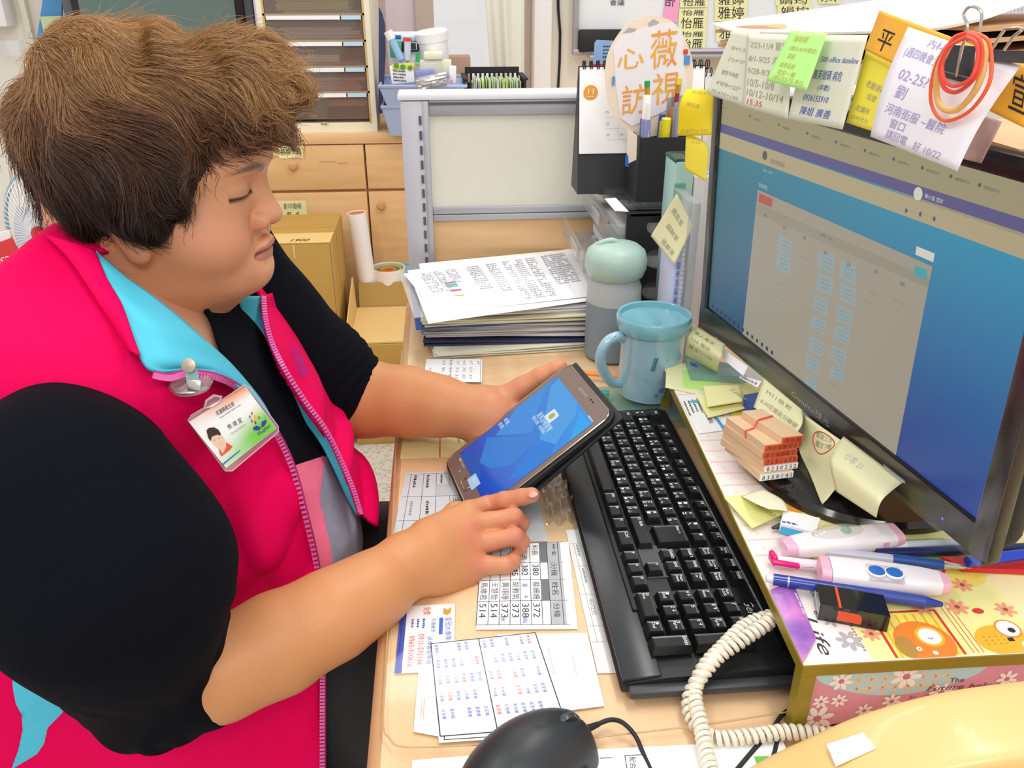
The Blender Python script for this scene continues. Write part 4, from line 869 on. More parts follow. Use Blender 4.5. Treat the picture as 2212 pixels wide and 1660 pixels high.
# ================================================================ file rack, calendar, pen box
def rack():
    x0, x1, y0, y1 = .288, .42, 1.27, 1.52; z1 = .957
    t = thing('file_rack', 'black stacked letter tray rack with clear drawers behind the bottle', 'rack', ((x0+x1)/2, 1.4, DZ))
    mb = MB(); n = 4
    zc = [DZ+.035+k*.054 for k in range(4)]
    # side panel facing the camera, with half round holes at its right
    hx = Y(1424, 560, y0).x
    pts = [V((x0, y0, DZ)), V((hx, y0, DZ))]
    for z in zc:
        for k in range(9):
            a = -math.pi/2-k*math.pi/8; pts.append(V((hx+.019*math.cos(a)*1.3, y0, z+.0175*math.sin(a))))
    pts += [V((hx, y0, z1)), V((x0, y0, z1))]
    part('side_panel', MB().prism(pts, (0, .004, 0)), M['blackm'], t, smooth=False)
    part('top_panel', MB().box(((x0+x1)/2+.02, (y0+y1)/2, z1-.002), (x1-x0+.03, y1-y0, .004)), M['blackm'], t)
    part('back_panel', MB().box((x1+.03, (y0+y1)/2, (DZ+z1)/2), (.004, y1-y0, z1-DZ)), M['blackm'], t)
    part('far_panel', MB().box(((x0+x1)/2, y1, (DZ+z1)/2), (x1-x0, .004, z1-DZ)), M['blackm'], t)
    for k in range(4):
        zz = DZ+.008+k*.054
        part('shelf', MB().box(((x0+x1)/2+.01, (y0+y1)/2, zz), (x1-x0, y1-y0-.01, .003)), M['dark'], t)
        out = (.055, .04, .065, .03)[k]
        d = part('drawer', MB().sheet(lambda u, v: V((lerp(x0-out, x1, u), lerp(y0+.006, y1-.008, v), zz+.006)), 2, 2, .002).box((x0-out, (y0+y1)/2, zz+.022), (.002, y1-y0-.014, .034)).box(((x0-out+x1)/2, y0+.006, zz+.018), (x1-x0+out, .002, .026)), clear('drawer_clear', gloss=.25, rough=.15, op=.25, c='c5c2c0'), t)
        part('label_window', MB().box((x0-out-.003, (y0+y1)/2-.03, zz+.022), (.003, .07, .02), r=.001), M['clearm'], d)
        one('filed_paper', ['orange-edged papers in the lowest drawer of the black rack', 'grey papers in the second drawer of the black rack', 'pale papers in the third drawer of the black rack', 'papers with red line in the top drawer of the black rack'][k], 'paper stack', MB().box(((x0+x1)/2-.02, (y0+y1)/2, zz+.016), (x1-x0-.02, y1-y0-.03, .014)), mat(['orange_p', 'greyp2', 'palep', 'redp'][k], ['c8a070', 'a9a9ab', 'dcdce4', 'cdc6c4'][k], .7))
    tt = thing('clear_case', 'flat clear case on top of the black rack', 'case', (.30, 1.34, z1)); part('case', MB().box((.33, 1.36, z1+.008), (.12, .15, .012), r=.003), clear('case_clear', gloss=.2, rough=.1, op=.12, c='909498'), tt)
    part('label', MB().prism([Z(1306, 430, z1+.0146), Z(1330, 428, z1+.0146), Z(1358, 458, z1+.0146), Z(1328, 456, z1+.0146)][::-1], (0, 0, .0006)), M['paper'], tt)
rack()
def calendar():
    y = 1.385
    px = lambda a, b, yy=y: Y(a, b, yy)
    t = thing('desk_calendar', 'desk calendar with white November page on black base', 'calendar', px(1310, 420))
    tl, tr, bl_, br_ = px(1252, 147), px(1505, 147), px(1246, 420), px(1480, 420)
    lean = V((0, .05, 0)); zt_, zb_ = tl.z, bl_.z; x0 = px(1247, 420).x; x1 = x0+.21
    part('stand', MB().prism([V((x0, y, zb_)), V((x0, y+.07, zb_)), V((x0, y+.034, zt_))], (x1-x0, 0, 0)), mat('calendar_black', '2b2d31', .5), t)
    f = lambda x, z: V((lerp(0, 1, 0)+x, y+.034*(z-zb_)/(zt_-zb_)-.002, z))
    zp = px(1248, 335).z
    part('page', MB().sheet(lambda u, v: f(lerp(x0+.002, x1-.002, u), lerp(zp, zt_-.002, v)), 2, 2, .002), M['paper'], t)
    rg = MB()
    for k in range(19):
        if k in (7,): continue
        xx = x0+.008+k*.0113; c = V((xx, y+.034, zt_))
        for d in (0, .003): rg.tube([c+V((d, math.cos(a)*.006, math.sin(a)*.007+.001)) for a in [2*math.pi*i/12 for i in range(12)]], .0009, 5, True)
    part('spiral_rings', rg, M['ink'], t, kind='stuff')
    o = ON(1281, 204, f(x0, zp), V((0, -1, -.0))); o = f(px(1281, 204).x, px(1281, 204).z); nrm = V((0, -.0032, 0))
    part('month_badge', MB().disc(o+nrm, .0118, X_, Z_, 28), mat('badge_orange', 'e9a33c', .6), t, smooth=False)
    part('month_number', MB().text('11', o+nrm*1.6+V((0, 0, -.002)), X_, Z_, .0085, .009, 'c').text('November', o+nrm*1.6+V((0, 0, -.0068)), X_, Z_, .0028, .014, 'c'), M['paper'], t, smooth=False)
    gr, rd, bk = MB(), MB(), MB()
    for k, (py, a) in enumerate([(248, '15'), (272, '22'), (296, '29')]):
        p = px(1312, py); rd.text(a, f(p.x, p.z)+nrm, X_, Z_, .0036, .0055)
        for xx in range(6): gr.poly([q+nrm for q in (f(p.x-.002, p.z-.006), f(x1-.01, p.z-.006), f(x1-.01, p.z-.0063), f(p.x-.002, p.z-.0063))])
        for j in range(1, 7):
            xx = p.x+j*.0205; gr.poly([q+nrm for q in (f(xx, p.z+.009), f(xx, p.z-.006), f(xx+.0003, p.z-.006), f(xx+.0003, p.z+.009))]); bk.text(str(int(a)+j) if int(a)+j < 31 else '', f(xx+.003, p.z)+nrm, X_, Z_, .0036, .005)
    part('date_print_red', rd, M['inkr'], t, smooth=False); part('date_grid', gr, M['inkg'], t, smooth=False); part('date_print', bk, M['inkg'], t, smooth=False)
    # small second calendar right of the fan
    y2 = 1.475; t = thing('small_calendar', 'second spiral desk calendar page half hidden behind the monitor notes', 'calendar', Y(1510, 330, y2))
    a, b = Y(1490, 330, y2), Y(1540, 158, y2); part('page', MB().box(((a.x+b.x)/2, y2, (a.z+b.z)/2), (b.x-a.x, .002, b.z-a.z)), M['paper'], t)
    rg = MB()
    for k in range(4):
        c = Y(1503+k*11, 157, y2); rg.tube([c+V((0, math.cos(q)*.005, math.sin(q)*.007+.001)) for q in [2*math.pi*i/12 for i in range(12)]], .001, 5, True)
    part('spiral_rings', rg, M['ink'], t); part('year', MB().text('2020', Y(1486, 182, y2-.0015), X_, Z_, .0085, .022), M['ink'], t, smooth=False)
calendar()
# pen box
y0 = 1.29; a, b, c_ = Y(1374, 450, y0), Y(1480, 450, y0), Y(1380, 298, y0)
t = thing('pen_box', 'tall black square pen holder standing on the file rack', 'pen holder', ((a.x+b.x)/2, y0+.04, a.z)); w_ = b.x-a.x; h_ = c_.z-a.z+.0
zt_ = a.z+h_
mb = MB()
for cx_, cy_, sx, sy in (((a.x+b.x)/2, y0, w_, .003), ((a.x+b.x)/2, y0+.08, w_, .003), (a.x, y0+.04, .003, .083), (b.x, y0+.04, .003, .083)): mb.box((cx_, cy_, a.z+h_/2), (sx, sy, h_))
mb.box(((a.x+b.x)/2, y0+.04, a.z+.002), (w_, .08, .003)); part('walls', mb, M['blackm'], t)
def penup(name, lab, px, py, yy, r_, m, lean=0, cat_='pen', extra=None):
    top = Y(px, py, yy); top.x = min(max(top.x, a.x+.009), b.x-.009); lean = max(lean, a.x+.009-top.x); bot = V((top.x+lean, yy+.005, a.z+.01)); d = (bot-top).normalized(); t = thing(name, lab, cat_, bot)
    part('barrel', MB().tube([top+d*(bot-top).length*k for k in (0, .01, 1)], [r_*.85, r_, r_], 12), m, t); return t, top, d
t, top, d = penup('pencil', 'dark red pencil with green eraser end in the pen holder', 1398, 178, 1.31, .0035, mat('pencil_maroon', '8c1f2c', .4), .014, 'pencil'); part('ferrule', MB().tube([top+d*.006, top+d*.02], .0042, 12), mat('brass', 'd6a743', .3, .8), t); part('eraser', MB().tube([top-d*.002, top+d*.007], .0043, 12), mat('eraser_green', '2c9a5e', .6), t)
t, top, d = penup('pencil', 'dark red pencil with yellow eraser end in the pen holder', 1468, 172, 1.33, .0035, mat('pencil_maroon', '8c1f2c', .4), -.012, 'pencil'); part('ferrule', MB().tube([top+d*.006, top+d*.02], .0042, 12), MATS['brass'], t); part('eraser', MB().tube([top-d*.002, top+d*.007], .0043, 12), mat('eraser_yellow', 'e6d44a', .6), t)
t, top, d = penup('white_pen', 'thick white pen with clip in the pen holder', 1396, 206, 1.305, .0065, mat('pen_ivory', 'f1eee9', .35), .006); part('clip', MB().bar(top+V((0, -.009, -.01)), top+V((.003, -.009, -.06)), .004, .002, (0, -1, 0)), mat('pen_ivory', 'f1eee9', .35), t)
t, top, d = penup('clear_pen', 'clear violet capped pen at the left of the pen holder', 1382, 258, 1.30, .007, mat('violet_clear', '7a7fae', .25), .003)
penup('clear_pen', 'dark violet clear pen beside the white pen', 1390, 256, 1.315, .006, mat('violet_dark', '5f6296', .25), .003)
t, top, d = penup('highlighter', 'yellow highlighter pen in the pen holder', 1440, 255, 1.305, .0075, mat('hi_yellow', 'ece02a', .4), 0)
penup('highlighter_clip', 'yellow olive highlighter cap beside the yellow highlighter', 1432, 262, 1.31, .005, mat('hi_olive', 'c9bf2a', .4), 0)
penup('blue_marker', 'dark blue marker pen in the pen holder', 1431, 247, 1.33, .005, mat('marker_blue2', '27409f', .4), -.004)
penup('orange_marker', 'orange brown pen in the pen holder', 1456, 232, 1.32, .0055, mat('marker_orange', 'b9683a', .4), -.002)
penup('grey_stylus', 'grey stylus with black tip in the pen holder', 1462, 222, 1.305, .0042, mat('stylus_grey', '8f9396', .3), -.001, 'stylus')
penup('lilac_pen', 'slim lilac pen at the right of the pen holder', 1466, 232, 1.30, .0035, mat('lilac_pen', '8e8cba', .35), -.001)
t = thing('mirror_card', 'small grey mirror card standing in the pen holder', 'card', Y(1455, 290, 1.34)); part('card', MB().prism([Y(1436, 290, 1.34), Y(1482, 290, 1.34), Y(1482, 205, 1.34), Y(1443, 212, 1.34)], (0, .003, 0)), mat('mirror_grey', 'a8abae', .3, .3), t)
t = thing('white_strip', 'folded paper strip with blue end stuck to the pen holder', 'strip', Y(1362, 340, 1.27)); part('strip', MB().sheet(lambda u, v: bil([Y(1354, 355, 1.27), Y(1374, 345, 1.28), Y(1376, 292, 1.28), Y(1356, 278, 1.27)], u, v), 3, 3, .001), mat('strip_cream', 'ecdccb', .7), t); part('blue_end', MB().sheet(lambda u, v: bil([Y(1350, 358, 1.268), Y(1358, 362, 1.268), Y(1357, 335, 1.268), Y(1351, 335, 1.268)], u, v), 2, 2, .001), M['blue'], t)
# round hand fan with calligraphy
def handfan():
    y = 1.345; c = Y(1402, 165, y); t = thing('hand_fan', 'round paper hand fan with orange calligraphy above the pen holder', 'fan', Y(1402, 300, y))
    cxs = [Y(p[0], p[1], y) for p in [(1405, 33), (1450, 45), (1480, 85), (1497, 140), (1493, 200), (1475, 250), (1440, 285), (1400, 296), (1365, 288), (1335, 262), (1315, 222), (1307, 175), (1312, 120), (1335, 75), (1365, 45)]]
    cl = cat([tuple(p) for p in cxs+[cxs[0]]], 5)[:-1]
    part('disc', MB().prism(cl, (0, .0015, 0)), mat('fan_cream', 'eeddc8', .6), t)
    pp = [(1325, 105), (1345, 77), (1425, 52), (1456, 50), (1475, 72), (1478, 140), (1484, 190), (1468, 225), (1365, 273), (1340, 255), (1330, 180)]
    part('paper_layer', MB().prism([Y(*p, y-.0012) for p in pp], (0, .001, 0)), mat('fan_white', 'ece9ee', .6), t)
    part('hole', MB().prism([Y(*p, y-.0004) for p in [(1345, 72), (1358, 60), (1375, 62), (1372, 70)]], (0, .0002, 0)).prism([Y(*p, y-.0004) for p in [(1400, 50), (1412, 41), (1424, 48), (1420, 55), (1402, 58)]], (0, .0002, 0)), mat('fan_grey', 'b0aeac', .6), t)
    nt = mat('calligraphy', 'ee8a3c', .6, c2='f0c43a', scale=22)
    b = MB()
    for ch, x0, y0_, x1, y1 in (('薇', 1404, 150, 1462, 68), ('心', 1333, 152, 1390, 108), ('視', 1408, 228, 1466, 160), ('訪', 1342, 250, 1398, 186)):
        o = Y(x0, y0_, y-.0022); x = Y(x1, y0_-8, y-.0022)-o; yv = Y(x0+2, y1, y-.0022)-o; b.text(ch, o, x, yv, yv.length, x.length)
    me = part('calligraphy', b, nt, t, smooth=False)
    part('red_seal', MB().box(Y(1481, 112, y-.0022), (.007, .0005, .007)), M['inkr'], t); part('blue_tab', MB().box(Y(1484, 130, y-.0022), (.009, .0005, .013)), mat('tab_blue', '4b97d6', .5), t); part('blue_tab', MB().box(Y(1325, 175, y-.0022), (.004, .0005, .013)), MATS['tab_blue'], t)
handfan()
# blue label card clipped behind the calendar
y = 1.475; t = thing('blue_tag_card', 'blue card with small print above the desk calendar', 'card', Y(1305, 140, y)); part('card', MB().prism([Y(1281, 138, y), Y(1350, 138, y), Y(1352, 90, y), Y(1290, 86, y), Y(1285, 92, y)], (0, .002, 0)), mat('tag_blue', '8fb2de', .4), t)
part('print', marks(MB(), Y(1302, 126, y-.001), X_, Z_, .022, .022, 4), M['ink'], t, smooth=False)
one('red_clip_strip', 'red clip strip below the blue card', 'clip', MB().prism([Y(1280, 146, y-.003), Y(1308, 146, y-.003), Y(1310, 138, y-.003), Y(1282, 138, y-.003)], (0, .004, 0)), mat('clip_red', 'd0505c', .5))
# ---- box files between rack and monitor
def binder(name, lab, px, yn, dy, z1px, m, spinem=None, cat_='file'):
    zz_ = Y(px[0], z1px, yn).z; a, b = Y(px[0], 600, yn), Y(px[1], 600, yn); a.z = b.z = zz_; t = thing(name, lab, cat_, ((a.x+b.x)/2, yn+dy/2, DZ))
    part('cover', MB().box(((a.x+b.x)/2, yn+dy/2, (DZ+a.z)/2), (b.x-a.x, dy, a.z-DZ), r=.002), m, t); return t, a, b
t, a, b = binder('box_file', 'green and aqua spined box file beside the pen holder', (1440, 1478), 1.17, .06, 350, mat('file_aqua', 'a8cfc6', .4))
zt_ = a.z
part('rim', MB().tube([(a.x+.002, 1.172, zt_), (b.x, 1.172, zt_), (b.x, 1.229, zt_), (a.x+.002, 1.229, zt_)], .0035, 6, True), mat('file_green_dark', '1d5a4c', .4), t)
part('inside', MB().box(((a.x+b.x)/2, 1.2, zt_+.001), (b.x-a.x-.01, .045, .002)), mat('file_inside', '4a4a42', .6), t)
part('spine_panel', MB().box(((a.x*.72+b.x*.28), 1.1685, zt_-.09), (.016, .002, .12), r=.001), mat('file_green', '5fa694', .4), t)
part('spine_foot', MB().box(((a.x+b.x)/2, 1.1685, DZ+.08), (b.x-a.x-.004, .002, .15)), mat('file_grey', 'b9bdc2', .3, .3), t)
t, a, b = binder('box_file', 'light grey box file with pale blue top next to the monitor', (1480, 1520), 1.17, .06, 382, mat('file_lgrey', 'dfe2e4', .5)); part('blue_lid', MB().box(((a.x+b.x)/2, 1.2, a.z+.002), (b.x-a.x-.01, .045, .004)), mat('lid_blue', 'bcdcf0', .5), t)
t, a, b = binder('ring_binder', 'lavender comb-bound booklet standing by the monitor edge', (1452, 1476), 1.09, .07, 520, mat('binder_lavender', 'c9cdea', .5)); cb = MB()
for k in range(26): cb.box((b.x-.003, 1.0885, a.z-.006-k*.0068), (.0035, .002, .0035))
part('comb_holes', cb, M['paper'], t); part('lettering', MB().text('居家照護業務手冊', V(((a.x+b.x)/2-.004, 1.0885, a.z-.03)), -Z_, X_, .006, .1), M['inkb'], t, smooth=False); part('dark_edge', MB().box((b.x+.002, 1.1, (DZ+a.z)/2), (.004, .02, a.z-DZ+.02)), mat('binder_dark', '32343c', .4), t)
t, a, b = binder('clear_file', 'clear plastic file sleeve beside the monitor bezel', (1478, 1500), 1.06, .09, 440, clear('file_clear', op=.35, c='cfd4d8', gloss=.1))
# ================================================================ keyboard
def keyboard():
    t = thing('keyboard', 'black full size keyboard with white bilingual legends on the desk', 'keyboard', (.21, .745, DZ))
    z0 = DZ+.008; kb = mat('keyboard_black', '1d2023', .42); key = mat('key_black', '0f1214', .35, coat=.15); leg = mat('legend_white', 'ffffff', .5)
    x0, x1, y0, y1 = .134, .292, .508, .982
    # body: profile across x (thin palm rest rising to the rear)
    pr = [(x0+.002, z0), (x0, z0+.004), (x0+.006, z0+.009), (x0+.03, z0+.012), (x0+.034, z0+.013), (x1-.012, z0+.0165), (x1, z0+.012), (x1, z0)]
    part('body', MB().prism([V((a, y0, b)) for a, b in pr], (0, y1-y0, 0)), kb, t, smooth=30)
    part('palm_rest', MB().box((x0+.019, (y0+y1)/2, z0+.0115), (.034, y1-y0-.004, .005), Matrix.Rotation(-.09, 3, 'Y'), .002), mat('palm_dark', '24272b', .3), t)
    zk = z0+.0165
    part('near_lip', MB().box(((x0+x1)/2, y0-.004, z0+.004), (x1-x0-.012, .012, .008), r=.003), mat('lip_grey', '3b3e42', .4), t)
    part('rear_strip', MB().box((x1-.009, .66, zk+.0005), (.010, .26, .002), r=.0008), M['black'], t)
    sl = MB()
    for k in range(11): sl.box((x1-.0125, .775-k*.0215, zk+.0018), (.0012, .020, .0012))
    part('silver_line', sl, mat('silver_line', 'c5c8ca', .3, .5), t)
    part('recess', MB().box((.2195, .7745, zk-.0005), (.116, .372, .003), r=.001), mat('recess', '0a0b0d', .5), t)
    part('grey_inlay', MB().box((.200, .655, zk+.0015), (.03, .05, .002)), mat('inlay_grey', '4d4f53', .45), t)
    LG = MB(); U = .01935; Y0 = .9637; rows = [.269, .250, .231, .212, .193, .174]
    def keyat(xc, u0, w_, leg_=None, h=.0165, dx=0, size=1, two=None, three=None, xr=None):
        """u0 = start in key units from the far end, width w_ units; rows stacked along x"""
        yc = Y0-(u0+w_/2)*U; L = w_*U-.0018; hh = h if xr is None else xr
        mb = MB(); zt_ = zk+.0085; zb_ = zk+.001
        bx, by = hh/2+.0002, L/2; tx_, ty_ = hh/2-.0022, L/2-.0024
        vs = [V((xc+sx*a, yc+sy*b, z)) for (a, b, z) in ((bx, by, zb_), (tx_, ty_, zt_)) for sx, sy in ((-1, -1), (1, -1), (1, 1), (-1, 1))]
        inn = [V((xc+sx*(tx_-.0015), yc+sy*(ty_-.0015), zt_-.0005)) for sx, sy in ((-1, -1), (1, -1), (1, 1), (-1, 1))]
        mb.add(vs+inn, [(0, 1, 5, 4), (1, 2, 6, 5), (2, 3, 7, 6), (3, 0, 4, 7), (4, 5, 9, 8), (5, 6, 10, 9), (6, 7, 11, 10), (7, 4, 8, 11), (8, 9, 10, 11)])
        part('key', mb, key, t, smooth=False)
        xd, yd = V((0, -1, 0)), V((1, 0, 0)); zz = zt_-.0003
        if leg_: 
            n_ = len(leg_.split('\n'))
            for i, s in enumerate(leg_.split('\n')):
                hs = .0040 if n_ == 1 else .0029
                LG.text(s, (xc+tx_-.0045-i*.0034 if two is None else xc+.0012, yc+ty_-.0012, zz), xd, yd, hs*size, min(.0021*len(s)+.0008, L-.0045))
        if two: LG.text(two, (xc-.0052, yc-.0005, zz), xd, yd, .0040, .0038)
        if three: LG.text(three, (xc-.0050, yc+ty_-.0010, zz), xd, yd, .0038, .0036)
    keyat(rows[0]-.0005, 0, 1, 'Esc')
    for k, s in enumerate(['F1', 'F2', 'F3', 'F4']): keyat(rows[0], 2+k, 1, s, h=.0145)
    for k, s in enumerate(['F5', 'F6', 'F7', 'F8']): keyat(rows[0], 6.5+k, 1, s, h=.0145)
    for k, s in enumerate(['F9', 'F10', 'F11', 'F12']): keyat(rows[0], 11+k, 1, s, h=.0145)
    for k, s in enumerate(['Wake\nUp', 'Sleep', 'Power']): keyat(rows[0], 15.25+k, 1, s, h=.0145)
    zh = 'ㄅㄉˇˋㄓˊ˙ㄚㄞㄢㄦ'
    num = ['~', '!', '@', '#', '$', '%', '^', '&', '*', '(', ')', '_', '+']; nn = ['`', '1', '2', '3', '4', '5', '6', '7', '8', '9', '0', '-', '=']
    for k in range(13): keyat(rows[1], k, 1, num[k], two=(zh[k-1] if 0 < k < 12 else None), three=nn[k])
    keyat(rows[1], 13, 1, '|', three='\\'); keyat(rows[1], 14, 1, '·')
    keyat(rows[2], 0, 1.5, 'Tab')
    for k, (s, z_) in enumerate(zip('QWERTYUIOP', 'ㄆㄊㄍㄐㄔㄗㄧㄛㄟㄣ')): keyat(rows[2], 1.5+k, 1, s, two=z_, three='手田水口廿卜山戈人心'[k])
    keyat(rows[2], 11.5, 1, '{', three='['); keyat(rows[2], 12.5, 1, '}', three=']')
    keyat(rows[3], 0, 1.75, 'Caps\nLock')
    for k, (s, z_) in enumerate(zip('ASDFGHJKL', 'ㄇㄋㄎㄑㄕㄘㄨㄜㄠ')): keyat(rows[3], 1.75+k, 1, s, two=z_, three='日尸木火土竹十大中'[k])
    keyat(rows[3], 10.75, 1, ':', two='ㄤ', three=';'); keyat(rows[3], 11.75, 1, '"', three="'")
    keyat((rows[2]+rows[3])/2+.001, 13.2, 1.8, None, xr=.035); LG.text('Enter ←', ((rows[2]), Y0-13.2*U-.005, zk+.0084), V((0, -1, 0)), X_, .0032, .013)
    keyat(rows[4], 0, 2.25, '⇧ Shift')
    for k, (s, z_) in enumerate(zip('ZXCVBNM', 'ㄈㄌㄏㄒㄖㄙㄩ')): keyat(rows[4], 2.25+k, 1, s, two=z_, three='重難金女月弓一'[k])
    for k, (s, z_, q) in enumerate((('<', 'ㄝ', ','), ('>', 'ㄡ', '.'), ('?', 'ㄥ', '/'))): keyat(rows[4], 9.25+k, 1, s, two=z_, three=q)
    keyat(rows[4], 12.25, 2.75, '⇧ Shift')
    keyat(rows[5], 0, 1.5, 'Ctrl'); keyat(rows[5], 1.5, 1, '⊞'); keyat(rows[5], 2.5, 1.5, 'Alt'); keyat(rows[5], 4, 5.8); keyat(rows[5], 9.8, 1.3, 'Alt'); keyat(rows[5], 11.1, 1.2, '⊞'); keyat(rows[5], 12.3, 1.2, '▤'); keyat(rows[5], 13.5, 1.5, 'Ctrl')
    for r_, ss in ((1, ['Prnt\nScrn', 'Scroll\nLock', 'Pause\nBreak']), (2, ['Insert', 'Home', 'Page\nUp']), (3, ['Delete', 'End', 'Page\nDown'])):
        for k, s in enumerate(ss): keyat(rows[r_], 15.25+k, 1, s)
    keyat(rows[4], 16.25, 1, '↑'); keyat(rows[5], 15.25, 1, '←'); keyat(rows[5], 16.25, 1, '↓'); keyat(rows[5], 17.25, 1, '→')
    for r_, ss in ((1, ['Num\nLock', '/', '*', '-']), (2, ['7\nHome', '8 ↑', '9\nPgUp']), (3, ['4 ←', '5', '6 →']), (4, ['1\nEnd', '2 ↓', '3\nPgDn'])):
        for k, s in enumerate(ss): keyat(rows[r_], 18.5+k, 1, s)
    keyat((rows[2]+rows[3])/2, 21.5, 1, '+', xr=.036); keyat((rows[4]+rows[5])/2, 21.5, 1, 'Enter', xr=.036)
    keyat(rows[5], 18.5, 2, '0\nIns'); keyat(rows[5], 20.5, 1, '.\nDel')
    part('key_legends', LG, leg, t, smooth=False)
    part('logo_lettering', MB().text('Genuine', (x1-.026, .592, zk+.0008), V((0, -1, 0)), X_, .0085, .043, shear=.3), mat('logo_silver', 'c8cacb', .4), t, smooth=False)
keyboard()
# ================================================================ monitor riser box
T = .813
def riser():
    nl = Z(1735, 1440, T); fl = Z(1430, 790, T); b = (fl-nl); Lb = b.length; b.normalize(); nr = (Z(2212, 1393, T)-Z(1770, 1417, T)).normalized()
    t = thing('monitor_riser', 'gold edged riser box covered in pastel flower and owl paper under the monitor', 'riser', nl.lerp(fl, .5).xy.to_3d()+Z_*DZ)
    gold = mat('olive_gold', 'a08c2e', .35, .25, var=.1, scale=50); W_ = .36
    P = lambda a, c, z=T: V((*(nl+nr*a+b*c).xy, z))
    top = MB().prism([P(0, 0, T-.011), P(W_, 0, T-.011), P(W_, Lb, T-.011), P(0, Lb, T-.011)], (0, 0, .0105)); part('top_edging', top, gold, t, smooth=False)
    part('top_paper', MB().prism([P(.001, .001, T-.0004), P(W_, .001, T-.0004), P(W_, Lb-.001, T-.0004), P(.001, Lb-.001, T-.0004)], (0, 0, .0004)), mat('pastel_white', 'f7eee9', .4, var=.03), t, smooth=False)
    part('corner_post', MB().box(P(.006, .006, (DZ+T-.011)/2), (.012, .012, T-.011-DZ-.0006), frame(nr, None, Z_)), gold, t)
    part('corner_post', MB().box(P(.006, Lb-.006, (DZ+T-.011)/2), (.012, .012, T-.011-DZ-.0006), frame(nr, None, Z_)), gold, t)
    rose = mat('rose_paper', 'e59ab0', .5, var=.06)
    fp = part('front_panel', MB().prism([P(.012, .003, DZ+.0006), P(W_, .003, DZ+.0006), P(W_, .003, T-.011), P(.012, .003, T-.011)], V((b.x, b.y, 0))*.004), rose, t, smooth=False)
    part('back_panel', MB().prism([P(.012, Lb-.004, DZ+.0006), P(W_, Lb-.004, DZ+.0006), P(W_, Lb-.004, T-.011), P(.012, Lb-.004, T-.011)], V((b.x, b.y, 0))*.003), rose, t, smooth=False)
    part('inner_panel', MB().prism([P(.1, .01, DZ+.0006), P(.104, .01, DZ+.0006), P(.104, Lb-.01, DZ+.0006), P(.1, Lb-.01, DZ+.0006)], (0, 0, T-.012-DZ)), mat('inner_brown', '5a4a34', .7), t, smooth=False)
    # front panel prints
    nf = -V((b.x, b.y, 0)).normalized()
    fz = T-.013; hz = fz-DZ-.002
    FP = lambda a, v, o=0: P(.013+a, .003, DZ+.001+v*hz)+nf*(.0002+o*.0001)
    wave = [FP(a*.01, 1) for a in range(0, 15)]; low = []
    for k in range(29):
        a = k*.005; low.append(FP(a, 1-.02-.42*math.sin(min(1, a/.14)*math.pi)**.7*1.0))
    part('blue_gingham', MB().poly(wave[::1]+[p for p in reversed(low)]), mat('ging_blue', 'b9dbe2', .5), t, smooth=False)
    gl = MB()
    for k in range(9):
        a = .025+k*.0105; top_ = .98; bo = 1-.02-.42*math.sin(min(1, a/.14)*math.pi)**.7
        if bo < .93: gl.poly([FP(a, bo, 1), FP(a+.0018, bo, 1), FP(a+.0018, top_, 1), FP(a, top_, 1)])
    gl.poly([FP(.03, .86, 1), FP(.11, .86, 1), FP(.11, .9, 1), FP(.03, .9, 1)]).poly([FP(.035, .7, 1), FP(.105, .7, 1), FP(.105, .74, 1), FP(.035, .74, 1)])
    part('gingham_lines', gl, mat('ging_peach', 'f0cda2', .5), t, smooth=False)
    fw, fc = MB(), MB()
    def flower(mbp, mbc, c, r_, x, y, n=7, o=0):
        for k in range(n):
            a = 2*math.pi*k/n+o; d = x*math.cos(a)+y*math.sin(a); e = -x*math.sin(a)+y*math.cos(a)
            mbp.disc(c+d*r_*.62, r_*.42, d, e, 10, r_*.22)
        mbc.disc(c+x.cross(y)*.0001, r_*.24, x, y, 10)
    hx = nr.xy.to_3d().normalized()
    for a, v, r_ in ((.022, .88, .012), (.009, .52, .0085), (.024, .52, .0085), (.009, .2, .017), (.047, .3, .009), (.068, .45, .01), (.075, .9, .016), (.108, .56, .013), (.16, .75, .011), (.178, .45, .018), (.128, .14, .012), (.098, .03, .009), (.21, .2, .018), (.23, .8, .015)):
        c = FP(a, v, 2+random.random()); flower(fw, fc, c+nf*.0001, r_*.8, hx, Z_, 7, random.random())
    part('flower_petals', fw, mat('petal_cream', 'fbf1ea', .5), t, smooth=False); part('flower_centres', fc, mat('petal_rose', 'd8708f', .5), t, smooth=False)
    tx = MB().text('The', FP(.112, .74, 4), hx, Z_, .005, .012).text('Future belongs', FP(.095, .58, 4), hx, Z_, .007, .07, shear=.3).text('TO THOSE WHO', FP(.108, .47, 4), hx, Z_, .0045, .04).text('believe in the beauty', FP(.105, .34, 4), hx, Z_, .006, .075).text('of their dreams', FP(.125, .22, 4), hx, Z_, .004, .035)
    part('lettering', tx, mat('maroon_ink', '6b3a40', .6), t, smooth=False)
    part('lettering', MB().text('THE WAY', FP(.088, .02, 3), Z_, -hx, .006, .03).text('TO BEGIN', FP(.1, .02, 3), Z_, -hx, .006, .03), mat('rose_ink', 'b9607c', .6), t, smooth=False)
    # top prints: a across, c away
    TP = lambda a, c, o=0: P(a, c, T+.0001+o*.00008)
    st, hh = MB(), MB()
    for k in range(17):
        c = .135+k*.0235
        st.poly([TP(.003, c), TP(.05, c), TP(.05, c+.003), TP(.003, c+.003)])
        for a in (.014, .030, .044):
            q = TP(a, c+.012); d = V((b.x, b.y, 0)); hh.poly([q, q+nr*.002-d*.0015, q+nr*.0035, q+nr*.002-d*.0004])
            hh.poly([q, q+nr*.0004+d*.0, q+nr*.0018+d*.0018, q+nr*.0012+d*.0004])
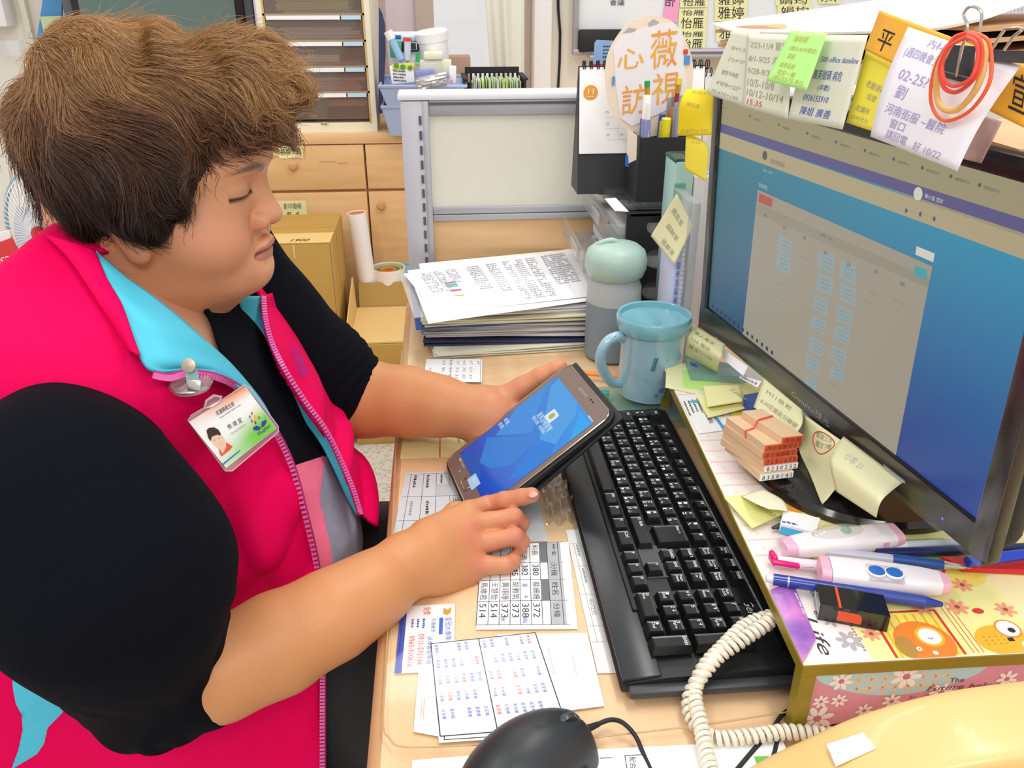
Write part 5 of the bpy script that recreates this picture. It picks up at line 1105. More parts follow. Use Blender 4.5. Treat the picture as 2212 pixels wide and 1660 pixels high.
    part('pink_stripes', st, mat('stripe_pink', 'f6cfd0', .5), t, smooth=False); part('hearts', hh, mat('heart_pink', 'eda9ac', .5), t, smooth=False)
    dl = MB()
    for k in range(150):
        c = .012+k*.0034; dl.poly([TP(.0535, c, 1), TP(.0555, c, 1), TP(.0555, c+.002, 1), TP(.0535, c+.002, 1)])
    part('dotted_line', dl, mat('dot_gold', 'b58c3c', .5), t, smooth=False)
    part('yellow_paper', MB().poly([TP(.057, .002), TP(.2, .002), TP(.2, .5), TP(.057, .5)]), mat('paper_yellow', 'f5efa0', .5), t, smooth=False)
    part('cream_band', MB().poly([TP(.2, .002, .5), TP(W_, .002, .5), TP(W_, .5, .5), TP(.2, .5, .5)]), mat('paper_yellow2', 'f7e9b0', .5), t, smooth=False)
    org = mat('owl_orange', 'f2872f', .5); yl = mat('owl_yellow', 'f5b92a', .5); rd = mat('print_red', 'd83a34', .5); wt = mat('print_white', 'fffdf6', .5); br = mat('owl_brown', 'b98a3e', .5); gn = mat('print_green', 'a9d04c', .5)
    yv = V((b.x, b.y, 0)).normalized()
    def D(a, c, r_, m, ry=None, o=2, n=24, nm='print_shape', a0=0, a1=2*math.pi): part(nm, MB().poly([TP(a+r_*math.cos(q), max(.0015, c+(ry or r_)*math.sin(q)), o) for q in [2*math.pi*i/n for i in range(n)]]), m, t, smooth=False)
    def Q(a0, c0, a1, c1, m, o=1): part('print_shape', MB().poly([TP(a0, c0, o), TP(a1, c0, o), TP(a1, c1, o), TP(a0, c1, o)]), m, t, smooth=False)
    Q(.075, .003, .133, .055, rd, 1); Q(.0775, .003, .1305, .0525, mat('card_yel', 'fbe46a', .5), 1.5)
    for k in range(7): Q(.08+k*.0075, .003, .082+k*.0075, .05, yl, 1.8)
    D(.106, .018, .024, org, .024, 2.2); D(.089, .014, .008, br, .012, 2.6); D(.113, .024, .0115, yl, .0115, 2.8); D(.113, .024, .009, wt, .009, 3)
    part('print_shape', MB().tube([TP(.1105+.0045*k/6, .0225-.0016*math.sin(math.pi*k/6), 3.4) for k in range(7)], .0003, 4), M['ink'], t)
    D(.098, .011, .0022, wt, .0022, 3.2); D(.109, .006, .0022, wt, .0022, 3.2); D(.098, .011, .001, br, .001, 3.4)
    for k in range(3): Q(.139+k*.004, .004, .1396+k*.004, .06, rd, 1.5)
    D(.170, .016, .022, yl, .017, 2.2); D(.181, .028, .0105, org, .0105, 2.6); D(.181, .028, .009, wt, .009, 2.8); D(.183, .026, .003, M['ink'], .003, 3); Q(.174, .014, .179, .018, M['ink'], 3); D(.186, .009, .004, wt, .004, 3)
    for k in range(12): D(.156+(k % 4)*.005, .012+(k//4)*.004, .0008, br, .0008, 2.7)
    Q(.13, .085, .19, .15, gn, 1.2); D(.152, .108, .017, rd, .013, 2); D(.152, .108, .0135, wt, .010, 2.4); D(.153, .107, .004, M['ink'], .003, 2.8); D(.150, .107, .0085, mat('eye_grey', 'dfd8ca', .5), .0065, 2.6)
    D(.17, .096, .03, mat('card_yel', 'fbe46a', .5), .018, 1.6)
    fw2, fc2 = MB(), MB()
    for a, c, r_ in ((.083, .055, .0085), (.123, .058, .0095), (.153, .056, .0095), (.192, .05, .009), (.172, .083, .009), (.2, .11, .01), (.067, .03, .008), (.142, .125, .009), (.067, .27, .009), (.075, .22, .01), (.07, .43, .009)): flower(fw2, fc2, TP(a, c, 3), r_, hx, yv, 7, random.random())
    part('flower_petals', fw2, mat('petal_salmon', 'f5a184', .5), t, smooth=False); part('flower_centres', fc2, mat('centre_brown', 'a8542a', .5), t, smooth=False)
    D(.168, .05, .005, rd, .0035, 2.4); D(.142, .09, .006, rd, .004, 2.4)
    fw3, fc3 = MB(), MB(); flower(fw3, fc3, TP(.047, .024, 2), .011, hx, yv, 7, .2); flower(fw3, fc3, TP(.041, .048, 2), .008, hx, yv, 6, .6); part('grey_flower', fw3, mat('petal_grey', 'b5b0b4', .5), t, smooth=False); part('flower_centres', fc3, wt, t, smooth=False)
    part('lettering', MB().text('Life', TP(.018, .055, 2), -yv, hx, .011, .045, shear=.3).text('of', TP(.03, .06, 2), -yv, hx, .005, .008).text('own kind', TP(.036, .085, 2), -yv, hx, .006, .026).text('B', TP(.03, .1, 2), -yv, hx, .012, .01, shear=.3), mat('black_script', '3b3438', .6), t, smooth=False)
    # orange owl print strip beyond the stand base
    Q(.058, .2, .11, .26, mat('card_orange', 'f3a33c', .5), 1.2); D(.085, .232, .016, org, .013, 1.8); Q(.058, .36, .1, .43, mat('card_yel', 'fbe46a', .5), 1.2); D(.08, .395, .014, org, .014, 1.8)
    # purple wrapper hanging over the near left corner
    tw = thing('purple_wrapper', 'shiny purple and pink wrapper strip hanging over the riser corner', 'wrapper', P(0, .05))
    c = [Z(1664, 1276, T+.002), Z(1716, 1268, T+.003), Z(1763, 1380, T+.002), Z(1735, 1432, T+.001)]
    part('strip', MB().sheet(lambda u, v: bil(c, u, v)+Z_*.003*math.sin(u*3.1)*(1-v*.5), 8, 12, .0006), mat('wrapper_purple', '7a4fb0', .25, c2='e08fd0', scale=28), tw)
    part('print', MB().text('over the city', c[0].lerp(c[1], .62)+V((.002, -.012, .0045)), (c[3]-c[0]).lerp(c[2]-c[1], .6), nr, .0026, .026, shear=.2), M['paper'], tw, smooth=False)
    return P, b, nr
RP, Rb, Rn = riser()
# ================================================================ monitor
mf, mn_ = Z(1512, 700, .86), Z(2130, 1225, .86); mm = (mn_-mf).normalized(); nh = V((mm.y, -mm.x, 0)); TL_ = R(-2.5)
mu = Z_*math.cos(TL_)-nh*math.sin(TL_); mN = mm.cross(mu); mN = mN if mN.dot(C-mf) > 0 else -mN
LB = (mn_-mf).length; HB = .318
def MP(s, h, o=0): return mf+mm*s+mu*h+mN*o
def MO(px, py, o=0): return ON(px, py, mf+mN*o, mN)
def monitor():
    t = thing('monitor', 'black widescreen monitor showing a teal and blue booking page', 'monitor', V((*MP(LB/2, 0, -.05).xy, T)))
    A = Matrix((mm, mu, mN)).transposed()
    bz = mat('bezel_black', '141518', .3, coat=.15); bt_, bb, bs = .018, .032, .020
    part('bezel', MB().box(MP(LB/2, bb/2, -.006), (LB, bb, .016), A, .003).box(MP(LB/2, HB-bt_/2, -.006), (LB, bt_, .016), A, .003).box(MP(bs/2, HB/2, -.006), (bs, HB-.004, .0158), A, .003).box(MP(LB-bs/2, HB/2, -.006), (bs, HB-.004, .0158), A, .003), bz, t)
    part('back_cover', MB().box(MP(LB/2, HB/2, -.026), (LB-.01, HB-.01, .03), A, .012), M['blackm'], t)
    def tone(p):
        s = (p-mf).dot(mm); h = (p-mf).dot(mu); u = s/LB; v = h/HB
        left = V((.035, .085, .125)); right = V((.035, .17, .36)); tl = V((.03, .19, .24)); tr = V((.03, .28, .42))
        vv = max(0, min(1, (v-.1)/.75)); uu = max(0, min(1, (u-.05)/.85))
        lo = left.lerp(V((.012, .045, .25)), uu**.7); hi = tl.lerp(tr, uu); c = lo.lerp(hi, vv**1.3)
        return c
    pm = mat('screen_glow', '0a0a0a', .35, attr='tone', emit=1.0)
    n_, m_ = 40, 24; g = np.array([[MP(lerp(bs, LB-bs, i/n_), lerp(bb, HB-bt_, j/m_), -.0015)[:] for j in range(m_+1)] for i in range(n_+1)]).reshape(-1, 3)
    q = np.array([[i*(m_+1)+j, (i+1)*(m_+1)+j, (i+1)*(m_+1)+j+1, i*(m_+1)+j+1] for i in range(n_) for j in range(m_)])
    npmesh('screen', g, q, pm, t, colors=np.array([tone(V(p))[:] for p in g]))
    def E(name, c, e=1.0): return mat(name, c, .4, emit=e)
    def clipq(pts, m, o, nm='screen_area'):
        vs = []
        for p in pts:
            w_ = MO(*p, -.0015+o*.00012); s = (w_-mf).dot(mm); h = (w_-mf).dot(mu); vs.append((s, h))
        # clip to the screen rectangle
        def clip(poly, ax, lim, sgn):
            out = []
            for i in range(len(poly)):
                a, b_ = poly[i], poly[(i+1) % len(poly)]; ia, ib = sgn*(a[ax]-lim) <= 0, sgn*(b_[ax]-lim) <= 0
                if ia: out.append(a)
                if ia != ib: k = (lim-a[ax])/(b_[ax]-a[ax]); out.append((a[0]+(b_[0]-a[0])*k, a[1]+(b_[1]-a[1])*k))
            return out
        for ax, lim, sg in ((0, LB-bs, 1), (0, bs, -1), (1, HB-bt_, 1), (1, bb, -1)):
            vs = clip(vs, ax, lim, sg)
            if len(vs) < 3: return
        part(nm, MB().poly([MP(s, h, -.0015+o*.00012) for s, h in vs]), m, t, smooth=False)
    be = E('scr_beige', '968d6e'); be2 = E('scr_beige2', 'a39a85'); pu = E('scr_purple', '55537f'); pg = E('scr_page', '979081'); pb = E('scr_cell', '8b9a9a'); wh = E('scr_white', 'c9c8bc'); dk = E('scr_dark', '4c4f58'); rb = E('scr_red', 'a8514c'); tb = E('scr_teal', '3f9aa0'); lt = E('scr_text', '9fb9b4')
    clipq([(1530, 120), (2700, 400), (2700, 700), (1530, 262)], be, 1, 'browser_bar')
    clipq([(1545, 263), (2700, 627), (2700, 667), (1545, 282)], pu, 2, 'browser_bar')
    clipq([(1545, 282), (2700, 680), (2700, 740), (1545, 317)], E('scr_beige3', 'a89b7b'), 2, 'browser_bar')
    clipq([(1637, 410), (2014, 576), (1930, 1010), (1600, 760)], pg, 2, 'page_area')
    clipq([(1637, 440), (2008, 600), (2004, 622), (1634, 462)], E('scr_pagehead', '8f8878'), 2.5, 'page_area')
    clipq([(1640, 417), (1669, 430), (1667, 449), (1638, 436)], rb, 3, 'page_button'); clipq([(1980, 532), (2019, 548), (2016, 567), (1977, 550)], wh, 3, 'page_button'); clipq([(1977, 573), (2004, 584), (2001, 606), (1974, 594)], tb, 3, 'page_button')
    for x, y, w_, h_ in [(1697, 530, 30, 36), (1694, 569, 30, 36), (1786, 566, 34, 40), (1783, 613, 34, 40), (1774, 658, 32, 34), (1769, 702, 30, 32), (1764, 748, 30, 34), (1756, 786, 28, 30), (1752, 826, 26, 26), (1833, 588, 34, 42), (1832, 635, 34, 40), (1826, 682, 34, 36), (1820, 724, 34, 34), (1813, 768, 32, 34), (1810, 808, 30, 28)]:
        clipq([(x-w_/2, y-h_/2-6), (x+w_/2, y-h_/2+8), (x+w_/2-3, y+h_/2+7), (x-w_/2-3, y+h_/2-7)], pb, 3, 'booking_cell')
        for k in range(3): clipq([(x-w_*.3, y-10+k*9-3), (x+w_*.3, y-10+k*9+6), (x+w_*.3, y-10+k*9+9), (x-w_*.3, y-10+k*9)], E('scr_cellink', '7c9094'), 4, 'page_print')
    def txt(s, px, py, h, wd, m, o=4):
        a = MO(px, py, -.0015+o*.00012); part('page_lettering', MB().text(s, a, mm, mu, h, wd), m, t, smooth=False)
    txt('109 / 11', 1772, 510, .0035, .018, dk); txt('居家訪視管理系統', 1664, 352, .005, .03, dk); txt('加值收案', 1638, 403, .005, .02, lt); txt('首頁 > 排班', 1648, 370, .003, .02, lt)
    for x, y in ((1655, 463), (1697, 490), (1740, 512), (1785, 545), (1835, 570), (1893, 585), (1950, 612)): txt('星期', x-6, y+4, .0035, .006, dk)
    for x, y in ((1650, 505), (1742, 555), (1702, 650), (1808, 830), (1688, 610), (1890, 630), (1945, 650), (1880, 590+60)): txt('時段額滿', x-14, y, .002, .014, E('scr_faint', '7f7c74'), 4)
    part('page_icon', MB().disc(MO(1652, 336, -.0008), .005, mm, mu, 20), dk, t, smooth=False); part('page_icon', MB().disc(MO(1983, 419, -.0008), .0055, mm, mu, 20), wh, t, smooth=False); txt('陳小姐 您好', 1997, 428, .004, .022, wh)
    for x, y in ((1957, 455), (1987, 463), (2017, 473)): txt('★', x-5, y+5, .006, .0055, E('scr_icon', '45458a'))
    for k in range(9):
        x = 1620+k*62; y = 300-15+k*18.6-22; part('page_icon', MB().disc(MO(x, y-12, -.0008), .0016, mm, mu, 10), dk, t, smooth=False); txt('健康管理平台', x+8, y-4, .0025, .016, dk)
    for k in range(5): clipq([(1560+k*2, 232), (1560+k*2+1, 232), (1561+k*2, 233), (1560+k*2, 233)], dk, 3)
    for k in range(14):
        s = .03+k*.012; part('taskbar_icon', MB().poly([MP(s, bb+.0035, -.0012), MP(s+.005, bb+.0035, -.0012), MP(s+.005, bb+.008, -.0012), MP(s, bb+.008, -.0012)]), E('scr_task', '1f2f4f'), t, smooth=False)
    a = MP((MO(1712, 868)-mf).dot(mm), .0085, .0026)
    part('logo_lettering', MB().text('Genuine捷元', a, mm, mu, .0085, .075), mat('logo_grey', 'a9aaa9', .5), t, smooth=False)
    part('power_led', MB().disc(MP(LB-.052, .012, .0026), .0012, mm, mu, 10), mat('led_blue', '2a50ff', .3, emit=3), t)
    part('clear_tape', MB().box(MP(LB/2, bb*.45, .0032), (LB-.006, bb*1.05, .0004), A), clear('tape_clear', gloss=.06, rough=.2), t)
    part('clear_tape', MB().box(MP(.006, HB/2, .0032), (.02, HB*.97, .0004), A), clear('tape_clear', gloss=.06, rough=.2), t)
    part('clear_tape', MB().box(MP(LB-.008, HB/2, .0032), (.02, HB*.97, .0004), A), clear('tape_clear', gloss=.06, rough=.2), t)
    # stand
    sc = Z(1760, 1010, T+.001); ex, ey = .118, .125; S = MB(); S.lathe([(1.0, 0), (1.0, .006), (.965, .011), (.3, .016), (.001, .017)], (0, 0, 0), 64)
    for v in S.v: v.x *= ex; v.y *= ey; v += sc+V((.045, .0, 0))
    part('stand_base', S, mat('base_black', '1a1816', .12, coat=.3), t)
    nb = sc+V((.075, .0, .012)); tp = MP(LB*.46, .07, -.045)
    part('stand_neck', MB().sheet(lambda u, v: nb.lerp(tp, v)+mm*(u-.5)*.09, 2, 4, .02), M['blackm'], t); return t
monitor()
# ================================================================ notes stuck on the monitor
def coons(top, bot, lef, rig, n=12):
    def crv(p):
        if len(p) == 2: return lambda t: V(p[0])*(1-t)+V(p[1])*t
        c = cat([tuple(q) for q in p], 8); m = len(c)-1
        return lambda t: c[min(int(t*m), m)].lerp(c[min(int(t*m)+1, m)], t*m-int(t*m)) if t < 1 else c[m]
    T_, B_, L_, R_ = crv(top), crv(bot), crv(lef), crv(rig); c00, c10, c01, c11 = T_(0), T_(1), B_(0), B_(1)
    return lambda u, v: T_(u)*(1-v)+B_(u)*v+L_(v)*(1-u)+R_(v)*u-(c00*(1-u)*(1-v)+c10*u*(1-v)+c01*(1-u)*v+c11*u*v)
GR = 'notes taped to the monitor'
def mnote(lab, top, bot, m, lef=None, rig=None, txts=(), name='sticky_note', grp=GR, inkm='inkp', bend=0):
    f3 = lambda p: MO(p[0], p[1], p[2])
    tp = [f3(p) for p in top]; bt_ = [f3(p) for p in bot]; lf = [f3(p) for p in (lef or [top[0], bot[0]])]; rg = [f3(p) for p in (rig or [top[-1], bot[-1]])]
    F0 = coons(tp, bt_, lf, rg); F_ = lambda u, v: F0(u, v)+mN*bend*math.sin(math.pi*v)*1.0
    t = thing(name, lab, 'note', (tp[0]+tp[-1])/2, grp); part('sheet', MB().sheet(F_, 12, 12, .0003), M[m] if isinstance(m, str) else m, t, smooth=180)
    if txts:
        by = {}
        for tx in txts:
            s, u, v, du, dv = tx[:5]; ik = tx[5] if len(tx) > 5 else inkm; mb = by.setdefault(ik, MB())
            vs, fs, w_, h_ = text_mesh(s, .15)
            if not vs: continue
            pts = []
            for q in vs:
                uu, vv = u+q.x/w_*du, v-q.y/h_*dv; p = F_(uu, vv); e = .01; nn = (F_(min(1, uu+e), vv)-F_(max(0, uu-e), vv)).cross(F_(uu, min(1, vv+e))-F_(uu, max(0, vv-e))).normalized()
                if nn.dot(C-p) < 0: nn = -nn
                pts.append(p+nn*.0005)
            mb.add(pts, fs)
        for ik, mb in by.items(): part('handwriting', mb, M[ik], t, smooth=False)
    return F_, t
M['ye2'] = mat('note_pale', 'f0eec0', .7); M['gre'] = mat('note_greyish', 'e0e2cd', .7); M['org'] = mat('note_orange', 'fdb92a', .6, c2='f7b648', scale=25)
M['inkv'] = mat('ink_violet', 'a99fce', .7); M['inko'] = mat('ink_orange', 'c9b45a', .7)
mnote('pale lined note at the top left corner of the monitor', [(1583, 62, .012), (1642, 70, .012)], [(1526, 202, .03), (1604, 230, .028)], 'gre', txts=[('7/8 4*1,151*', .2, .3, .6, .06), ('5*2,4*15*', .25, .46, .55, .06), ('體育平林館', .2, .66, .5, .07), ('4*878+122*', .15, .82, .7, .06), ('32,672+150', .1, .95, .75, .05)])
mnote('pale note of handwritten dates and a red line at the top of the monitor', [(1614, 72, .016), (1716, 75, .016)], [(1604, 231, .033), (1702, 258, .033)], 'gre', txts=[('7/23-11/4 管家', .1, .2, .8, .1), ('8/1-9/25 清明', .08, .38, .8, .1), ('9/28-9/30 清', .08, .54, .75, .1), ('10/5-10/8', .08, .7, .6, .1), ('10/12-10/14', .08, .83, .8, .09), ('15:35', .1, .94, .35, .07, 'inkr')])
mnote('pale green note with blue handwriting under the lime note', [(1745, 75, .018), (1875, 76, .018)], [(1702, 257, .034), (1820, 280, .036)], 'gre', txts=[('500 office dateline', .35, .3, .62, .06, 'inkb'), ('鳳英號碼 病危', .28, .5, .5, .11, 'inkb'), ('(半數)', .42, .63, .2, .08, 'inkb'), ('0926155910', .2, .75, .45, .07, 'inkb'), ('陳姐 廣善', .2, .92, .55, .1, 'inkb')])
mnote('bright lime green note with orange handwriting on the monitor top', [(1709, 65, .026), (1787, 72, .026)], [(1655, 174, .044), (1742, 196, .046)], 'green', txts=[('吳欣庭', .2, .2, .4, .11), ('(借02-8590電話)', .2, .38, .72, .1), ('家庭', .25, .52, .2, .1), ('桃學系統', .15, .7, .4, .1), ('啞空一條', .18, .84, .45, .1), ('(8225?5.8?)', .12, .95, .75, .09)], inkm='inko')
mnote('long orange printed strip behind the white note on the monitor', [(1900, 22, .014), (2250, 152, .014)], [(1868, 108, .02), (2240, 290, .02)], 'org', txts=[('平', .06, .86, .1, .5, 'ink'), ('立', .2, .86, .08, .5, 'ink'), ('宣', .86, .8, .09, .62, 'ink'), ('導', .97, .8, .03, .6, 'ink')], name='orange_strip')
mnote('yellow note with green handwriting between the pale note and white note', [(1872, 105, .012), (1945, 145, .012)], [(1828, 265, .026), (1882, 283, .026)], mat('note_lemon', 'f2e64a', .6), txts=[('老屋退補', .3, .45, .6, .1), ('任燈', .45, .6, .3, .09), ('走讀序', .2, .8, .5, .09), ('(20元?)', .15, .93, .6, .07)])
mnote('white note with violet handwriting held by the black clip', [(1962, 58, .03), (2205, 142, .03)], [(1880, 295, .05), (2068, 370, .055)], mat('note_white', 'f2f0f6', .7), txts=[('內科', .25, .10, .15, .08, 'inkv'), ('(週四晚會至', .08, .24, .35, .1, 'inkv'), ('02-25?', .12, .42, .3, .09, 'inkv'), ('劉', .15, .58, .12, .12, 'inkv'), ('河南街服 ~醫院', .1, .74, .65, .1, 'inkv'), ('窗口', .2, .85, .17, .09, 'inkv'), ('請回電', .18, .96, .25, .09, 'inkv'), ('好 10/22', .5, .97, .3, .09, 'inkv')], bend=.004)
mnote('small pinkish photo card peeping out under the white note', [(2085, 240, .02), (2165, 262, .02)], [(2066, 340, .022), (2120, 353, .022)], mat('card_pinkish', 'd9b8b4', .5, c2='8f6f6c', scale=30), name='photo_card')
mnote('yellow note folded over the upper left corner of the monitor', [(1484, 192, .03), (1543, 194, .004)], [(1463, 294, .036), (1536, 292, .012)], 'yelb', lef=[(1484, 192, .03), (1468, 225, .04), (1463, 294, .036)], txts=[('4/21', .2, .15, .5, .08, 'inko'), ('陳姐護', .2, .5, .4, .1, 'inko'), ('03-8227141*258', .1, .93, .8, .07, 'inko')])
mnote('lower yellow note curling down beside the monitor edge', [(1482, 284, .028), (1520, 305, .01)], [(1479, 365, .03), (1525, 393, .02)], mat('note_yellow3', 'efdb3c', .6), rig=[(1520, 305, .01), (1530, 325, .012), (1525, 393, .02)], txts=[('7-25', .3, .3, .4, .08, 'inko')])
mnote('pale yellow note turned on its corner hanging left of the screen', [(1462, 418, .03), (1497, 490, .008)], [(1406, 510, .04), (1456, 573, .03)], 'ye2', txts=[('國昌里', .15, .3, .5, .12, 'inkp'), ('國聯里', .25, .6, .5, .12, 'inkp'), ('國慶里', .35, .9, .5, .12, 'inkp')])
mnote('curled pale note at the lower far corner of the monitor', [(1497, 700, .008), (1567, 744, .008)], [(1478, 770, .03), (1549, 806, .012)], mat('note_olive', 'e4e2ae', .7), lef=[(1497, 700, .008), (1484, 730, .035), (1478, 770, .03)], rig=[(1567, 744, .008), (1556, 775, .035), (1549, 806, .012)], txts=[('尋人尋求', .15, .3, .6, .1), ('7/26 電話', .1, .5, .6, .1), ('陳太*1125', .1, .7, .7, .1)])
mnote('small torn white paper taped to the lower bezel', [(1560, 752, .008), (1616, 792, .008)], [(1562, 776, .022), (1606, 813, .02)], 'paper', name='paper_scrap')
mnote('tiny white printed label under the lower bezel', [(1600, 811, .012), (1645, 824, .012)], [(1597, 816, .02), (1636, 838, .02)], 'paper', txts=[('花蓮縣衛生局人事', .1, .8, .8, .4, 'ink')], name='printed_label')
mnote('pale yellow note with pencil writing standing behind the rubber stamps', [(1650, 817, .006), (1733, 886, .006)], [(1628, 880, .036), (1716, 943, .030)], 'ye2', rig=[(1733, 886, .006), (1733, 915, .02), (1716, 943, .03)], txts=[('M11易君', .15, .4, .6, .16, 'inkp'), ('8:30花蓮區分機號', .1, .75, .85, .15, 'inkp')])
F_, tn = mnote('long pale yellow note with red circled writing hanging to the stand base', [(1737, 897, .006), (1816, 951, .006)], [(1707, 1040, .050), (1758, 1098, .052), (1806, 1056, .035)], 'ye2', lef=[(1737, 897, .006), (1728, 960, .012), (1707, 1040, .05)], rig=[(1816, 951, .006), (1797, 990, .022), (1806, 1056, .035)], txts=[('智能三合', .4, .2, .45, .09, 'inkp'), ('繳交 7樓', .42, .32, .45, .09, 'inkp')])
part('red_circle', MB().tube([F_(.64+.30*math.cos(a), .23+.16*math.sin(a))+mN*.0006 for a in [2*math.pi*i/28 for i in range(28)]], .0005, 5, True), M['inkr'], tn)
mnote('broad pale yellow note curling under at the right of the bezel', [(1822, 943, .006), (1952, 1041, .006)], [(1806, 1062, .042), (1893, 1119, .045)], 'ye2', lef=[(1822, 943, .006), (1793, 992, .04), (1806, 1062, .042)], rig=[(1952, 1041, .006), (1906, 1080, .048), (1893, 1119, .045)], txts=[('小李 21', .2, .35, .3, .14, 'greyp')])
one('tape_piece', 'pale clear tape piece on the bezel right of the broad note', 'tape', MB().sheet(lambda u, v: bil([MO(1908, 1003, .008), MO(1955, 1040, .008), MO(1955, 1046, .012), MO(1912, 1012, .012)], u, v), 3, 3, .0004), M['clearm'])
# envelopes and sheets heaped on top of the monitor
ev = mat('envelope_kraft', 'd8a97a', .7, var=.06, scale=20); wt_ = mat('sheet_bright', 'fbfaf6', .7)
for k, (m, l_, r_, lab) in enumerate([(ev, (1566, 130), (2130, 128), 'lowest kraft envelope heaped on the monitor top'), (ev, (1550, 105), (2125, 112), 'second kraft envelope up on the monitor top'), (ev, (1556, 84), (2122, 95), 'third kraft envelope up on the monitor top'), (ev, (1545, 66), (2120, 72), 'uppermost kraft envelope under the white sheets')]):
    a, b_ = MO(*l_, -.012+.002*k), MO(*r_, -.012+.002*k); back = -mN*.2+mm*.02*(k % 2)
    one('kraft_envelope', lab, 'envelope', MB().sheet(lambda u, v: a.lerp(b_, u)+back*v+Z_*(.004*math.sin(u*9+k*2)*(1-v)+.004*v), 20, 4, .0035), m, 'envelopes heaped on the monitor', smooth=50)
a, b_ = MO(1538, 52, -.004), MO(2114, 44, -.004); mid1, mid2 = MO(1590, 68, .006), MO(1880, 70, .006)
top_c = cat([tuple(p) for p in (a, mid1, MO(1720, 72, .008), mid2, MO(2000, 66, .006), b_)], 6); n_ = len(top_c)-1
def wf(u, v):
    i = min(int(u*n_), n_-1); p = top_c[i].lerp(top_c[i+1], u*n_-i); return p-mN*.22*v+Z_*(.014*v+.040*v*min(1, u*1.4))
one('white_sheets', 'bright white sheets lying on the envelopes on top of the monitor', 'paper', MB().sheet(wf, 30, 6, .002), wt_)
one('lemon_sheet', 'pale yellow sheet corner lying on the bright white sheets', 'paper', MB().sheet(lambda u, v: wf(.72+.2*u, .45+.5*v)+Z_*.003, 6, 4, .0008), M['yel'])
# binder clips and rubber bands
def clip(lab, px, py, o, sc=1, hv=1):
    c = MO(px, py, o); t = thing('binder_clip', lab, 'clip', c, 'binder clips on the monitor top')
    a = MO(px-14*sc, py-34*sc, o-.004); b_ = MO(px+36*sc, py-30*sc, o-.004); c_ = MO(px+30*sc, py+44*sc, o+.004); d = MO(px-30*sc, py+28*sc, o+.004)
    part('jaw', MB().prism([a, b_, c_, d], mN*.003), M['black'], t); part('jaw_roll', MB().tube([d+mN*.003, c_+mN*.003], .0022, 8), M['black'], t)
    k = sc
    w_ = [(px-6*k, py+36*k), (px+4*k, py-18*k), (px+18*k, py-70*k), (px+10*k, py-98*k), (px+24*k, py-116*k), (px+48*k, py-104*k), (px+44*k, py-60*k), (px+40*k, py+10*k)]
    part('wire_handle', MB().tube(cat([tuple(MO(p[0], p[1], o+.009)) for p in w_], 6), .0011, 8), M['steel'], t)
clip('large black binder clip holding the white note with rubber bands around it', 2072, 130, .034)
t = thing('binder_clip', 'second binder clip wire loop at the far right of the monitor top', 'clip', MO(2190, 80, .03), 'binder clips on the monitor top')
part('wire_handle', MB().tube([MO(p[0], p[1], .032) for p in [(2140, 112), (2160, 78), (2172, 62), (2200, 60), (2222, 66)]], .0011, 8), M['steel'], t); part('wire_handle', MB().tube([MO(p[0], p[1], .036) for p in [(2170, 108), (2190, 78), (2206, 66)]], .0011, 8), M['steel'], t); part('jaw', MB().prism([MO(2144, 108, .028), MO(2260, 110, .028), MO(2260, 140, .03), MO(2140, 130, .03)], mN*.003), M['dark'], t)
def band(lab, pts, o, m, r_): one('rubber_band', lab, 'rubber band', MB().tube(cat([tuple(MO(p[0], p[1], o+.0012*(i % 2))) for i, p in enumerate(pts+[pts[0]])], 7)[:-1], r_, 8, True), m, 'rubber bands looped on the binder clip')
br_ = mat('band_red', 'f0503c', .5); bb_ = mat('band_tan', 'e5b56a', .5)
band('large orange red rubber band reaching lowest around the clip', [(2095, 70), (2132, 85), (2142, 130), (2135, 185), (2095, 240), (2045, 261), (2018, 240), (2010, 200), (2022, 140), (2055, 90)], .052, mat('band_orange', 'f2683e', .5), .0013)
band('wide tan rubber band looped inside the orange one', [(2090, 76), (2122, 95), (2126, 135), (2110, 190), (2075, 232), (2045, 238), (2025, 215), (2025, 160), (2045, 110), (2065, 82)], .056, bb_, .0022)
band('small bright red rubber band around the clip jaw', [(2085, 72), (2115, 85), (2120, 120), (2108, 165), (2070, 198), (2040, 190), (2030, 150), (2045, 105), (2065, 80)], .060, br_, .0014)
band('second small red rubber band just inside the first', [(2088, 80), (2108, 92), (2112, 125), (2098, 168), (2062, 186), (2040, 172), (2036, 140), (2050, 102)], .063, br_, .0013)
# shelf edge right of the monitor top
one('side_shelf', 'beech shelf edge with dark gap behind the monitor at the far right', 'shelf', MB().box(Y(2205, 300, .95)+V((.05, .0, 0)), (.24, .2, .014)), M['woodh'])
